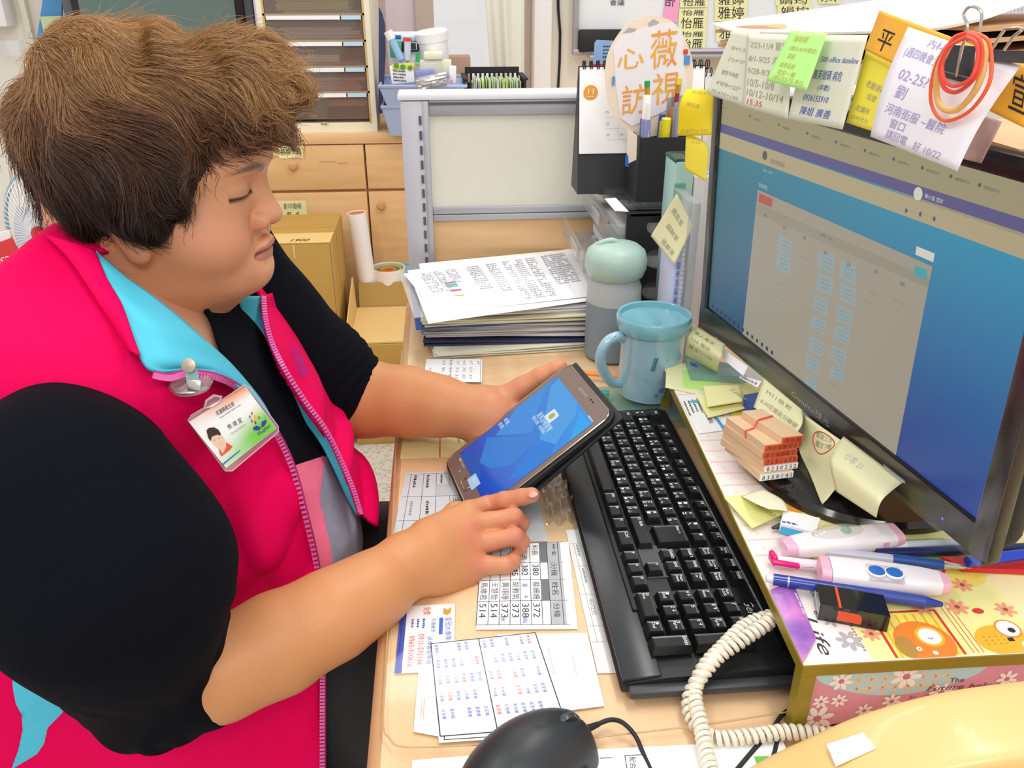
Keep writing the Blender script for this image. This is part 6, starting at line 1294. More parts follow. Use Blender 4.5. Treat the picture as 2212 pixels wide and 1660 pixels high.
# ================================================================ things on the riser
R0 = T+.0006
def RT(px, py, dz=0): return Z(px, py, R0+dz)
def slab(mb, px, z0, th): c = [Z(*p, z0) for p in px]; return mb.prism([c[3], c[2], c[1], c[0]] if (c[1]-c[0]).cross(c[3]-c[0]).z < 0 else c, (0, 0, th))
def flat(name, lab, px, z, th, m, cat_='card', grp=None): t = thing(name, lab, cat_, Z(*px[0], z), grp); part('sheet', slab(MB(), px, z, th), m, t, smooth=False); return t
flat('green_paper', 'pale green sheet of paper at the far end of the riser', [(1440, 792), (1520, 778), (1580, 868), (1437, 838)], R0, .0004, mat('sheet_green', 'eceebc', .7), 'paper')
flat('lime_paper', 'lime green paper peeping under the clear case', [(1472, 800), (1550, 800), (1565, 848), (1478, 838)], R0+.0006, .0004, mat('sheet_lime', 'c2ee8a', .7), 'paper')
t = thing('clear_card_case', 'clear plastic card case with blue corner at the far end of the riser', 'case', RT(1540, 810)); part('case', slab(MB(), [(1478, 778), (1580, 800), (1612, 828), (1492, 822)], R0+.0014, .009), clear('case_aqua', tint='d8eef2', op=.3, c='b9d3d8', gloss=.1), t); part('blue_corner', slab(MB(), [(1490, 783), (1504, 787), (1506, 794), (1492, 790)], R0+.0106, .0004), M['blue'], t)
tb_ = flat('business_card', 'white business card with printed address on the riser', [(1464, 856), (1530, 850), (1568, 930), (1508, 938)], R0+.0002, .0004, M['white'])
o, x, y = RT(1480, 878, .0007), RT(1500, 925)-RT(1478, 876), RT(1520, 870)-RT(1480, 878)
part('print', marks(MB(), RT(1474, 868, .0007), x, y, .05, .03, 5), M['ink'], tb_, smooth=False); part('logo', MB().disc(RT(1500, 868, .0008), .006, X_, Y_, 16, .004), mat('logo_aqua', '5fb2cf', .5), tb_, smooth=False)
part('print', MB().text('花蓮醫院', RT(1520, 890, .0008), x, y, .006, .03), M['ink'], tb_, smooth=False)
tb_ = flat('name_card', 'white card with a blue band beside the business card', [(1543, 902), (1590, 900), (1602, 932), (1566, 935)], R0+.0009, .0004, M['white']); part('blue_band', slab(MB(), [(1543, 902), (1550, 902), (1573, 934), (1566, 935)], R0+.0014, .0002), mat('band_blue', '3f9ad6', .5), tb_, smooth=False)
def pad(lab, px, z, th, m, top=None, grp='yellow memo pads on the riser'):
    t = thing('memo_pad', lab, 'memo pad', Z(*px[0], z), grp); n = 4
    for k in range(n): part('sheets', slab(MB(), [(p[0]+random.uniform(-1, 1), p[1]+random.uniform(-.6, .6)) for p in px], z+th*k/n, th/n*.92), m, t, smooth=False)
    return t
py_ = mat('pad_yellow', 'f2f0b0', .7)
pad('lower yellow memo pad partly under the upper pad', [(1505, 858), (1575, 850), (1608, 884), (1530, 903)], R0+.0014, .005, py_)
t = pad('upper yellow memo pad with pencil notes on the riser', [(1521, 838), (1594, 834), (1602, 868), (1528, 880)], R0+.0075, .008, py_); part('handwriting', MB().text('S.19/89', Z(1576, 842, R0+.0157), V((.25, -1, 0)), V((1, .25, 0)), .006, .03), M['inkp'], t, smooth=False)
flat('blue_card', 'small deep blue card beside the upper memo pad', [(1606, 858), (1650, 850), (1655, 880), (1607, 893)], R0+.0003, .003, mat('card_deepblue', '1e54b4', .4))
# stamps: six wooden blocks
def stamps():
    wd = mat('stamp_wood', 'e8c6a0', .5, var=.05, scale=30); rb_ = mat('rubber_orange', 'd8552e', .6); h = .0079; zb_ = T+.0165
    p0 = Z(1640, 1040, zb_); px_ = Z(1711, 1031, zb_)-p0; W_ = px_.length; xd = px_.normalized(); yd = V((-.22, 1, 0)).normalized()
    for k in range(6):
        z = zb_+k*(h+.0002); sh = [0, .0055, .004, .0015, .0025, .019][k]; wk = [W_, W_, W_*1.0, W_*1.02, W_*1.02, W_*.62][k]; ln = [.066, .064, .064, .064, .064, .062][k]
        yk = (yd+xd*[-.02, -.22, -.16, -.12, -.1, -.14][k]).normalized(); o = p0.xy.to_3d()+Z_*z+xd*sh+yd*[0, .003, .003, .003, .003, .001][k]
        lab = ['bottom wooden stamp printed with numerals', 'second wooden stamp from the bottom printed with numerals', 'third wooden stamp from the bottom with orange numerals', 'fourth wooden stamp from the bottom with orange characters', 'fifth wooden stamp under the rubber band with orange end', 'topmost narrow wooden stamp with rubber end'][k]
        t = thing('rubber_stamp', lab, 'stamp', o, 'wooden rubber stamps stacked on the stand base')
        part('block', MB().prism([o, o+xd*wk, o+xd*wk+yk*ln, o+yk*ln], (0, 0, h)), wd, t, smooth=False)
        fn = -yk*.0012
        m = M['white'] if k < 2 else rb_
        part('stamp_face', MB().prism([o+Z_*.0006, o+xd*wk+Z_*.0006, o+xd*wk+Z_*(h-.0006), o+Z_*(h-.0006)], fn), m, t, smooth=False)
        s = ['8 3 5 8 1 4 1', '8 2 3 0 2 3 2', '8 5 6 1 8 2 5', '花蓮縣衛生局', '吉安鄉衛生所', '護理師'][k]
        mb = MB(); q = o+fn*1.15+Z_*.0014
        if k < 2: mb.text(s, q+xd*.002, xd, Z_, h*.62, wk-.004)
        else: mb.text(s, q+xd*(wk-.002), -xd, Z_, h*.66, wk-.004)
        part('lettering', mb, M['ink'] if k < 2 else mat('stamp_dark', '7a2a1c', .6), t, smooth=False)
    z1, z5, z4 = zb_+6*(h+.0002)+.0006, zb_+5*(h+.0002)+.0006, zb_+2*h
    c = p0.xy.to_3d(); yy = yd*.033
    pts = [c+xd*.0015+yy*.9+Z_*z4, c-xd*.0015+yy+Z_*z5, c+xd*.010+yy*1.1+Z_*z5, c+xd*.0145+yy*1.15+Z_*z1, c+xd*.034+yy*1.3+Z_*z1]
    one('rubber_band', 'red rubber band around the stacked wooden stamps', 'rubber band', MB().tube([p+Z_*.0003 for p in pts], .0009, 6), br_)
stamps()
# memo pad with lifted page
t = pad('yellow memo pad with a lifted curling top page by the stand base', [(1565, 1078), (1652, 1062), (1702, 1108), (1624, 1143)], R0, .006, mat('pad_yellow2', 'eeee9e', .7), grp='yellow memo pads on the riser')
zz = R0+.0064; c = [Z(1580, 1060, zz+.012), Z(1650, 1062, zz+.0), Z(1704, 1098, zz+.003), Z(1645, 1112, zz+.024)]
part('curled_page', MB().sheet(lambda u, v: coons([Z(1600, 1072, zz), Z(1648, 1057, zz+.001)], [Z(1660, 1100, zz+.016), Z(1703, 1105, zz+.006)], [Z(1600, 1072, zz), Z(1632, 1088, zz+.018), Z(1660, 1100, zz+.016)], [Z(1648, 1057, zz+.001), Z(1690, 1080, zz+.006), Z(1703, 1105, zz+.006)])(u, v), 10, 10, .0003), mat('page_pale', 'f7f6d8', .7), t, smooth=180)
part('handwriting', MB().text('8850011=19', Z(1632, 1092, zz+.0006), V((.45, -1, 0)), V((1, .4, 0)), .006, .045, shear=.3), M['inkp'], t, smooth=False)
# eraser box
t = thing('eraser', 'white eraser in a blue and white sleeve on the riser', 'eraser', RT(1725, 1150)); c = [(1690, 1122), (1768, 1140), (1758, 1172), (1682, 1152)]
part('sleeve', slab(MB(), c, R0, .011), M['white'], t, smooth=False); part('blue_panel', slab(MB(), [(1688, 1138), (1735, 1150), (1728, 1164), (1682, 1152)], R0+.0111, .0003), mat('sleeve_blue', '3a9cc6', .5), t, smooth=False)
part('barcode', marks(MB(), RT(1692, 1131, .0114), RT(1722, 1137)-RT(1692, 1131), Y_, .018, .008, 1), M['inkb'], t, smooth=False)
one('pen_cap_tip', 'dark pen tip poking out beside the eraser', 'pen', MB().tube([RT(1668, 1141, .004), RT(1690, 1136, .005)], [.0015, .0035], 10), M['dark'])
# correction tapes
def ctape(lab, pa, pb, w_, h_, win, pink_end, z=R0, lift=0):
    a, b_ = Z(*pa, z+h_/2), Z(*pb, z+h_/2+lift); d = (b_-a); L = d.length; d.normalize(); s_ = V((-d.y, d.x, 0)).normalized(); up = d.cross(s_); up = up if up.z > 0 else -up
    A = Matrix((d, up.cross(d), up)).transposed()
    if A.determinant() < 0: A = Matrix((d, -up.cross(d), up)).transposed()
    t = thing('correction_tape', lab, 'correction tape', a); pk = mat('tape_pink', 'f3b6cf', .35); wh = mat('tape_white', 'f6eef2', .35)
    prof = [(0, .35), (.06, .62), (.2, .85), (.5, 1), (.9, 1), (1, .86)]
    def loft(u0, u1, m, nm, n=8, ex=1.0):
        mb = MB(); rings = []
        for i in range(n+1):
            u = lerp(u0, u1, i/n); k = np.interp(u, [p[0] for p in prof], [p[1] for p in prof])*ex
            if pink_end < 0: k = np.interp(1-u, [p[0] for p in prof], [p[1] for p in prof])*ex
            hw, hh = w_/2*(.3+.7*k), h_/2*(.5+.5*k); c = a+d*L*u
            rings.append([c+A @ V((0, hw*math.copysign(abs(math.cos(q))**.5, math.cos(q)), hh*math.copysign(abs(math.sin(q))**.5, math.sin(q)))) for q in [2*math.pi*j/20 for j in range(20)]])
        vs = [p for r_ in rings for p in r_]; fs = [(i*20+j, i*20+(j+1) % 20, (i+1)*20+(j+1) % 20, (i+1)*20+j) for i in range(n) for j in range(20)]+[tuple(range(19, -1, -1)), tuple(n*20+j for j in range(20))]
        mb.add(vs, fs); part(nm, mb, m, t)
    loft(.08, .93, wh, 'body', 16)
    if pink_end > 0: loft(.93, 1.0, pk, 'end_cap', 3, 1.01); loft(0, .09, pk, 'tip_guard', 3)
    else: loft(0, .075, pk, 'end_cap', 3, 1.01); loft(.93, 1.0, pk, 'tip_guard', 3)
    return t, a, d, A, L
t, a, d, A, L = ctape('white and pink correction tape pointing left nearest the monitor stand', (1692, 1184), (1938, 1156), .028, .016, None, 1, R0+.002)
cb = a+d*L*.48+A @ V((0, .004, .0075)); S = MB().lathe([(1, 0), (.9, .003), (.5, .0055), (.001, .006)], (0, 0, 0), 32)
for v in S.v: v.x *= .026; v.y *= .0095
S.v = [cb+A @ v for v in S.v]; part('window', S, clear('tape_window', op=.2, c='e0d8d0', gloss=.2), t); part('spool', MB().lathe([(.0045, 0), (.0045, .003), (.001, .0035)], cb+A @ V((.008, 0, 0)), 16, A), mat('spool_green', '7fb89c', .4), t)
part('print_mark', MB().box(a+d*L*.93+A @ V((-.012, -.0138, .001)), (.006, .0006, .006), A), mat('tape_pink', 'f3b6cf', .35), t)
part('clear_cap', MB().box(a+d*.004+A @ V((-.004, -.004, -.002)), (.022, .014, .006), A, .002), clear('tape_window2', op=.25, c='f2e6ec', gloss=.2), t)
t, a, d, A, L = ctape('white and pink correction tape with two blue spools visible', (1770, 1232), (2048, 1262), .030, .017, None, -1, R0+.006)
wn_ = a+d*L*.49+A @ V((0, -.004, .0078)); part('window', MB().box(wn_+A @ V((0, -.002, 0)), (L*.27, .022, .002), A, .0009), clear('tape_window3', op=.2, c='c9c6cc', gloss=.2), t)
for k in (-.25, .25):
    c = wn_+d*L*.27*k+A @ V((0, -.002, .001)); part('spool', MB().lathe([(.0078, 0), (.0078, .0015), (.0068, .002), (.0068, .001)], c, 24, A, cap=False), M['white'], t); part('spool_core', MB().lathe([(.0062, 0), (.0062, .002), (.004, .0025), (.001, .0025)], c, 20, A), mat('spool_blue', '2f6fc4', .3), t)
# pens on the riser
def rpen(lab, pa, pb, r_, segs, z=R0, name='pen', grp='pens scattered on the riser', dz=0):
    a, b_ = Z(*pa, z+r_), Z(*pb, z+r_+dz); d = b_-a; t = thing(name, lab, 'pen', a, grp)
    for nm, u0, u1, k0, k1, m in segs: part(nm, MB().tube([a+d*u0, a+d*(u0+u1)/2, a+d*u1], [r_*k0, r_*(k0+k1)/2, r_*k1], 14), m, t)
    return t, a, d
b1 = mat('pen_blue', '20389a', .25, coat=.3); b2 = mat('pen_blue_matt', '34489c', .45); cl = mat('pen_clear', 'cfcfe0', .2, alpha=.85); wt2 = mat('pen_white', 'eceff2', .3)
t, a, d = rpen('dark blue retractable pen in front of the correction tapes', (1655, 1250), (2046, 1308), .0052, [('eraser_top', 0, .045, .6, .75, mat('rubber_white', 'd9dde2', .5)), ('upper_barrel', .04, .12, 1, 1, b1), ('ring', .12, .13, 1.02, 1.02, M['steel']), ('barrel', .13, .6, 1, 1, b1), ('grip', .6, .88, 1.02, 1.0, b2), ('cone', .88, .975, 1, .4, b1), ('point', .975, 1, .25, .08, M['steel'])], R0+.004)
t, a, d = rpen('clear ballpoint pen with dark blue grip between the correction tapes', (1725, 1186), (2098, 1228), .0045, [('barrel', 0, .55, 1, 1, cl), ('grip', .55, .84, 1.1, 1.05, mat('grip_blue', '1f4f9a', .45)), ('cone', .84, .96, .9, .4, M['steel']), ('point', .96, 1, .25, .1, M['steel'])], R0+.003)
t, a, d = rpen('white pen with bright pink clip left of the spool tape', (1672, 1212), (1790, 1226), .005, [('barrel', 0, 1, 1, 1, mat('pen_palepink', 'f6dfe6', .35))], R0+.002)
part('clip', MB().bar(Z(1667, 1214, R0+.014), Z(1728, 1224, R0+.012), .006, .004, (0, 0, 1), .0018), mat('clip_pink', 'ec1f78', .3), t); part('clip_head', MB().box(Z(1670, 1206, R0+.009), (.005, .013, .01), r=.002), mat('clip_pink', 'ec1f78', .3), t)
part('lettering', marks(MB(), Z(1733, 1229, R0+.0128), X_, Y_, .014, .002, 1), M['ink'], t, smooth=False)
rpen('white and blue pen lying under the monitor corner', (1898, 1182), (2130, 1172), .0048, [('cap', 0, .25, 1, 1, wt2), ('barrel', .25, 1, .95, .95, mat('pen_whiteblue', 'cfd8e6', .3))], R0)
rpen('navy pen lying behind the clear pen', (1892, 1196), (2260, 1182), .0045, [('barrel', 0, 1, 1, 1, mat('pen_navy', '18255e', .35))], R0)
rpen('bright blue pen running behind the monitor corner', (2090, 1214), (2260, 1192), .0048, [('barrel', 0, 1, 1, 1, mat('pen_bright', '1c3fc8', .3))], R0+.009)
one('red_folder', 'flat red plastic item under the monitor corner', 'holder', slab(MB(), [(2030, 1212), (2300, 1216), (2300, 1246), (2080, 1236)], R0+.0005, .005), mat('red_item', 'd9232a', .35))
# black eraser case with orange band
t = thing('stamp_pad', 'small black lidded case with orange band at the riser corner', 'case', RT(1840, 1320)); c = [(1764, 1288), (1908, 1308), (1924, 1344), (1770, 1322)]
zc_ = R0; hC = .016; cc = [Z(1764, 1262, zc_+hC), Z(1908, 1286, zc_+hC), Z(1924, 1333, zc_+hC), Z(1772, 1306, zc_+hC)]
cc = [V((p.x, p.y, zc_)) for p in cc]
part('case', MB().prism([cc[3], cc[2], cc[1], cc[0]], (0, 0, hC)), mat('case_black', '141414', .12, coat=.5), t, smooth=False)
e = (cc[1]-cc[0]); f_ = (cc[3]-cc[0])
q = [cc[0].lerp(cc[1], .27), cc[0].lerp(cc[1], .31), cc[3].lerp(cc[2], .31), cc[3].lerp(cc[2], .27)]; ob = mat('band_orange2', 'e2502a', .4)
part('orange_band', MB().prism([q[3]+Z_*hC, q[2]+Z_*hC, q[1]+Z_*hC, q[0]+Z_*hC], (0, 0, .0004)), ob, t, smooth=False)
q0 = cc[3].lerp(cc[2], .27); q1 = cc[3].lerp(cc[2], .62); fn = V((-(cc[2]-cc[3]).y, (cc[2]-cc[3]).x, 0)).normalized(); fn = fn if fn.y < 0 else -fn
part('orange_tab', MB().prism([q0+Z_*.003, q1+Z_*.003, q1+Z_*.009, q1-(q1-q0)*.12+Z_*.0125, q0+Z_*.013], fn*.0004), ob, t, smooth=False)
part('pale_layers', MB().prism([cc[3]+Z_*.005, cc[0]+Z_*.005, cc[0]+Z_*.009, cc[3]+Z_*.009], V((-.0004, 0, 0))), M['greyp'], t, smooth=False)
# ================================================================ telephone, coiled cord, mouse
def coil(name, lab, pts, r_, wr, pitch):
    P = cat([tuple(p) for p in pts], 14); S = [0]
    for i in range(1, len(P)): S.append(S[-1]+(P[i]-P[i-1]).length)
    tot = S[-1]; n = int(tot/pitch*12); out = []; nrm = None; ps = []
    for i in range(n+1):
        s = tot*i/n; j = max(0, min(len(S)-2, int(np.searchsorted(S, s))-1)); k = (s-S[j])/max(S[j+1]-S[j], 1e-9); p = P[j].lerp(P[j+1], k); tg = (P[j+1]-P[j]).normalized()
        if nrm is None: nrm = tg.orthogonal().normalized()
        nrm = (nrm-tg*nrm.dot(tg)).normalized(); bn = tg.cross(nrm); a = 2*math.pi*s/pitch
        out.append(p+(nrm*math.cos(a)+bn*math.sin(a))*r_)
    return MB().tube(out, wr, 6)
def phone():
    cm = mat('phone_beige', 'ecca86', .35, coat=.15); cc_ = mat('cord_cream', 'efe8d6', .4, coat=.2)
    t = thing('telephone', 'beige desk telephone with curved handset and white sticker at the lower right', 'telephone', V((.42, .36, DZ)))
    def fb(P): # base body: sloped slab
        q = P-n3((.40, .30, DZ+.026)); c_, s_ = math.cos(.20), math.sin(.20); x = q[:, 0]*c_+q[:, 1]*s_; y = -q[:, 0]*s_+q[:, 1]*c_; z = q[:, 2]
        d = np.stack([np.abs(x)-.13, np.abs(y)-.085, np.abs(z-.02*x/.1)-.022], 1); return np.linalg.norm(np.maximum(d, 0), axis=1)+np.minimum(d.max(1), 0)-.006
    v, q = nets(fb, (.22, .16, DZ-.002), (.56, .44, DZ+.11), .004, 4); npmesh('base', relax(v, q, 1), q, cm, t)
    # handset: arched bar from lower left to upper right
    cpts = cat([tuple(K(*p)) for p in ((1625, 1765, .60), (1720, 1712, .585), (1840, 1660, .567), (1960, 1620, .556), (2080, 1592, .55), (2212, 1572, .55), (2360, 1556, .555))], 6)
    path = [np.array(K(*p)) for p in ((1625, 1765, .60), (1720, 1712, .585), (1840, 1660, .567), (1960, 1620, .556))]
    hs = MB(); rings = []; n_ = len(cpts)
    for i, p in enumerate(cpts):
        tg = (cpts[min(i+1, n_-1)]-cpts[max(i-1, 0)]).normalized(); sd_ = tg.cross(Z_).normalized(); up_ = sd_.cross(tg); e_ = min(1, .35+i/3)*min(1, .35+(n_-1-i)/3)
        rings.append([p+sd_*(.030*e_*math.copysign(abs(math.cos(q))**.42, math.cos(q)))+up_*(.0135*e_*math.copysign(abs(math.sin(q))**.42, math.sin(q))) for q in [2*math.pi*j/32 for j in range(32)]])
    hs.add([p for r_ in rings for p in r_], [(i*32+j, i*32+(j+1) % 32, (i+1)*32+(j+1) % 32, (i+1)*32+j) for i in range(n_-1) for j in range(32)]+[tuple(range(31, -1, -1)), tuple((n_-1)*32+j for j in range(32))])
    part('handset', hs, cm, t, smooth=180)
    side = V(np.cross(path[3]-path[2], n3((0, 0, 1)))).normalized(); 
    s = [K(1788, 1612, .5), K(1866, 1584, .5), K(1893, 1618, .5), K(1806, 1656, .5)]
    pc = V(path[2]); un = V(path[3]-path[2]).normalized(); sd = un.cross(Z_).normalized(); nn = sd.cross(un); pl = pc+nn*.0150
    s = [ON(*p, pl, nn) for p in ((1786, 1610), (1866, 1584), (1893, 1618), (1806, 1657))]
    part('white_sticker', MB().prism([s[3], s[2], s[1], s[0]], nn*.0006), M['paper'], t)
    gr = MB()
    for k in range(10):
        o = V((.33+k*.012, .37, DZ+.058+.02*(k*.012-.07)/.1)); gr.bar(o, o+V((.008, -.05, 0)), .004, .003)
    part('grille_bars', gr, mat('phone_shade', 'e8c880', .4), t)
    z = DZ+.012
    A1 = [K(2010, 1640, .6)*1.0] 
    p1 = [Z(1545, 1700, DZ+.014), Z(1528, 1635, DZ+.014), Z(1515, 1570, DZ+.016), Z(1500, 1500, DZ+.02), Z(1520, 1445, DZ+.032), Z(1565, 1395, DZ+.040), Z(1615, 1350, DZ+.044), Z(1690, 1325, DZ+.048)]
    p2 = [Z(1690, 1318, DZ+.058), Z(1650, 1352, DZ+.052), Z(1600, 1385, DZ+.046), Z(1545, 1425, DZ+.036), Z(1492, 1500, DZ+.018), Z(1500, 1560, DZ+.009), Z(1545, 1595, DZ+.008), Z(1620, 1592, DZ+.009), Z(1700, 1582, DZ+.010), Z(1800, 1590, DZ+.014)]
    one('coiled_cord', 'near strand of the cream coiled telephone cord crossing the keyboard corner', 'cord', coil('c', '', p1, .0046, .0023, .0056), cc_, 'cream coiled telephone cord')
    one('coiled_cord', 'far strand of the cream coiled telephone cord running to the handset', 'cord', coil('c', '', p2, .0046, .0023, .0056), cc_, 'cream coiled telephone cord')
phone()
one('black_wire', 'thin black wires on the desk between riser and telephone', 'wire', MB().tube(cat([tuple(Z(x, y, DZ+.004)) for x, y in ((1570, 1690), (1620, 1630), (1665, 1580), (1690, 1545), (1720, 1525))], 8), .0019, 8), M['blackm'])
one('black_wire', 'black wire passing under the cream cord towards the bottom edge', 'wire', MB().tube(cat([tuple(Z(x, y, DZ+.0035)) for x, y in ((1660, 1680), (1672, 1630), (1690, 1580), (1740, 1562), (1860, 1570))], 8), .0019, 8), M['blackm'])
def mouse():
    c = V((.056, .444, DZ+.001)); ang = R(30); A = rotz(ang)   # local x points to the cable end
    t = thing('computer_mouse', 'matt black cabled computer mouse at the bottom of the desk', 'mouse', c)
    mm_ = mat('mouse_black', '2a2d31', .42)
    An = np.array(A)
    def f(P):
        q = (P-n3(c))@An; x, y, z = q[:, 0], q[:, 1], q[:, 2]
        w_ = .0335-.004*np.cos(x*60)*0; d = ell(q, (-.006, 0, .0), (.064, .038, .046)); d = smax(d, x-.047, .008); d = smax(d, -z, .002)
        d = smax(d, np.abs(y)-.0335+.12*np.maximum(0, x-.01)**1.0*.3, .006)
        d = d+.0009*np.exp(-((y)/.0012)**2)*(x > .0)
        d = d+.0012*np.exp(-(((x-.028)/.012)**2+(y/.0055)**2))*2
        return d
    v, q = nets(f, n3(c)-n3((.085, .075, .004)), n3(c)+n3((.085, .075, .058)), .0016, 4); npmesh('shell', relax(v, q, 1), q, mm_, t)
    L = lambda x, y, z: c+A @ V((x, y, z))
    part('scroll_wheel', MB().lathe([(.001, -.003), (.0095, -.003), (.0105, 0), (.0095, .003), (.001, .003)], L(.028, 0, .0300), 28, frame(A @ X_, None, A @ Y_)), mat('wheel_grey', '3c4044', .3), t)
    part('gloss_panel', MB().sheet(lambda u, v: L(lerp(-.03, .03, u), -.0335-.001*math.sin(u*3), lerp(.006, .015, v)), 8, 3, .001), M['black'], t)
    part('cable_sleeve', MB().tube([L(.044, 0, .012), L(.052, 0, .011), L(.062, 0, .009)], [.0035, .003, .0022], 12), M['blackm'], t)
    pts = [L(.060, 0, .0095)]+[Z(x, y, DZ+.0025+dz) for x, y, dz in ((1318, 1556, .008), (1345, 1562, .010), (1372, 1590, .006), (1390, 1630, .001), (1415, 1690, 0), (1430, 1760, 0))]
    part('cable', MB().tube(cat([tuple(p) for p in pts], 8), .0019, 8), M['blackm'], t)
mouse()
# ================================================================ tablet in the hands
tc = V((.084, .836, .810)); tx_ = V((.80, .16, .58)).normalized(); ty_ = V((-.22, .98, .03)); ty_ = (ty_-tx_*ty_.dot(tx_)).normalized(); tn_ = tx_.cross(ty_)
TSC = .963; TL2, TW2 = .199*TSC/2, .135*TSC/2
def TPt(a, b_, o=0): return tc+tx_*a+ty_*b_+tn_*o
def TS(px, py, o=.0006): return ON(px, py, tc+tn_*o, tn_)
def tablet():
    t = thing('tablet', 'bronze framed tablet in a black case showing a blue login screen', 'tablet', tc); A = Matrix((tx_, ty_, tn_)).transposed()
    def rr(hx, hy, r_, n=6):
        out = []
        for sx, sy, a0 in ((1, 1, 0), (-1, 1, 90), (-1, -1, 180), (1, -1, 270)):
            for k in range(n+1): a = R(a0+90*k/n); out.append((sx*(hx-r_)+r_*math.cos(a), sy*(hy-r_)+r_*math.sin(a)))
        return out
    part('body', MB().prism([TPt(*p, -.006) for p in rr(TL2, TW2, .012)], tn_*.0058), mat('tablet_bronze', '83726a', .3, .3), t)
    part('chrome_rim', MB().tube([TPt(*p, -.0005) for p in rr(TL2+.0003, TW2+.0003, .012, 8)], .0011, 6, True), mat('rim_bronze', 'b9a99a', .2, .9), t)
    part('case_tray', MB().prism([TPt(*p, -.0095) for p in rr(TL2+.0028, TW2+.0028, .014)], tn_*.0035).tube([TPt(*p, -.004) for p in rr(TL2+.0022, TW2+.0022, .013, 8)], .0026, 8, True), mat('case_leather', '15171b', .45, bump=.3, scale=900), t)
    fl = MB().box(TPt(.002, -.001, -.0145), (TL2*2+.012, TW2*2+.012, .004), A @ Matrix.Rotation(R(-3), 3, 'Y'), .0018); part('folded_cover', fl, mat('case_leather', '15171b', .45), t)
    x0, x1, y0, y1 = -TL2+.0195, TL2-.021, -TW2+.0075, TW2-.0065
    pm = mat('tablet_glow', '0a0a0a', .12, attr='tone', emit=1.0, spec=.6)
    n_, m_ = 36, 24; g = np.array([TPt(lerp(x0, x1, i/n_), lerp(y0, y1, j/m_), .0002)[:] for i in range(n_+1) for j in range(m_+1)]); q = np.array([[i*(m_+1)+j, (i+1)*(m_+1)+j, (i+1)*(m_+1)+j+1, i*(m_+1)+j+1] for i in range(n_) for j in range(m_)])
    def tone(i, j):
        u = i/n_; v = j/m_; a = V((.0, .055, .50)); b_ = V((.0, .30, .82)); k = u*.75+.25*(1-v)*u; k = max(0, min(1, k)); c = a.lerp(b_, k); c = c*(1-.10*(v)); return (c[0]+.01, c[1], c[2])
    npmesh('screen', g, q, pm, t, colors=np.array([tone(i, j) for i in range(n_+1) for j in range(m_+1)]))
    def E(n, c, e=1): return mat(n, c, .3, emit=e)
    def poly(pts, m, o=.0004, nm='wallpaper_facet'):
        vs = [((TS(*p, o)-tc).dot(tx_), (TS(*p, o)-tc).dot(ty_)) for p in pts]
        for ax, lim, sg in ((0, x1, 1), (0, x0, -1), (1, y1, 1), (1, y0, -1)):
            out = []
            for i in range(len(vs)):
                a, b_ = vs[i], vs[(i+1) % len(vs)]; ia, ib = sg*(a[ax]-lim) <= 0, sg*(b_[ax]-lim) <= 0
                if ia: out.append(a)
                if ia != ib: k = (lim-a[ax])/(b_[ax]-a[ax]); out.append((a[0]+(b_[0]-a[0])*k, a[1]+(b_[1]-a[1])*k))
            vs = out
            if len(vs) < 3: return
        part(nm, MB().poly([TPt(a, b_, o) for a, b_ in vs]), m, t, smooth=False)
    poly([(1033, 1049), (1052, 962), (1028, 972), (985, 985), (992, 1003), (1012, 1035)], E('tb_navy', '004fae'), .0003)
    poly([(1036, 1000), (1052, 945), (1163, 945), (1108, 1005), (1060, 1012)], E('tb_mid', '1f78cf'), .00035)
    poly([(1164, 945), (1205, 870), (1222, 895), (1180, 1010), (1098, 1038)], E('tb_blue2', '0b77d6'), .0003)
    poly([(1134, 860), (1200, 806), (1182, 838), (1160, 893), (1150, 935), (1070, 942)], E('tb_blue3', '2f86d8'), .00032)
    poly([(1252, 892), (1278, 920), (1235, 955), (1224, 968), (1248, 905)], E('tb_cyan', '00a0ea'), .00036)
    poly([(1180, 885), (1190, 835), (1215, 812), (1250, 850), (1245, 895), (1200, 960), (1165, 950)], E('tb_light', '3f97de'), .00038)
    w_ = E('tb_white', 'd5e6ee'); 
    def txt(s, px, py, dx, h, wd, m=w_): part('screen_lettering', MB().text(s, TS(px, py, .0007), -ty_, tx_, h, wd), m, t, smooth=False)
    part('app_icon', MB().prism([TPt(*[a+b_ for a, b_ in zip((p[0], p[1]), ((TS(1192, 899)-tc).dot(tx_), (TS(1192, 899)-tc).dot(ty_)))], .0005) for p in rr(.0075, .0085, .002)], tn_*.0002), w_, t); part('app_emblem', MB().disc(TS(1192, 899, .0009), .0045, tx_, ty_, 20), E('tb_gold', 'b9a56a'), t, smooth=False)
    txt('居家訪視管理', 1158, 898, 0, .0085, .040); txt('資料日期：尚無資料', 1148, 903, 0, .0052, .040); txt('帳號', 1087, 908, 0, .006, .0125); txt('密碼', 1075, 917, 0, .006, .0125)
    part('login_button', MB().prism([TPt((TS(1023, 1041)-tc).dot(tx_)+a, (TS(1023, 1041)-tc).dot(ty_)+b_, .0005) for a, b_ in ((-.0065, -.011), (.0065, -.011), (.0065, .011), (-.0065, .011))], tn_*.0002), E('tb_button', 'a9c6e0'), t, smooth=False); part('screen_lettering', MB().text('登入', TS(1019, 1035, .0009), -ty_, tx_, .005, .012), w_, t, smooth=False)
    txt('版本 : 2.0.1.1', 991, 992, 0, .003, .022); part('screen_lettering', marks(MB(), TS(1268, 900, .0007), -ty_, tx_, .02, .004, 1), w_, t, smooth=False)
    sv = mat('brand_silver', 'cfc8c2', .3, .5); part('brand_lettering', MB().text('SAMSUNG', TPt(TL2-.011, .011, .0003), -ty_, tx_, .0036, .024), sv, t, smooth=False)
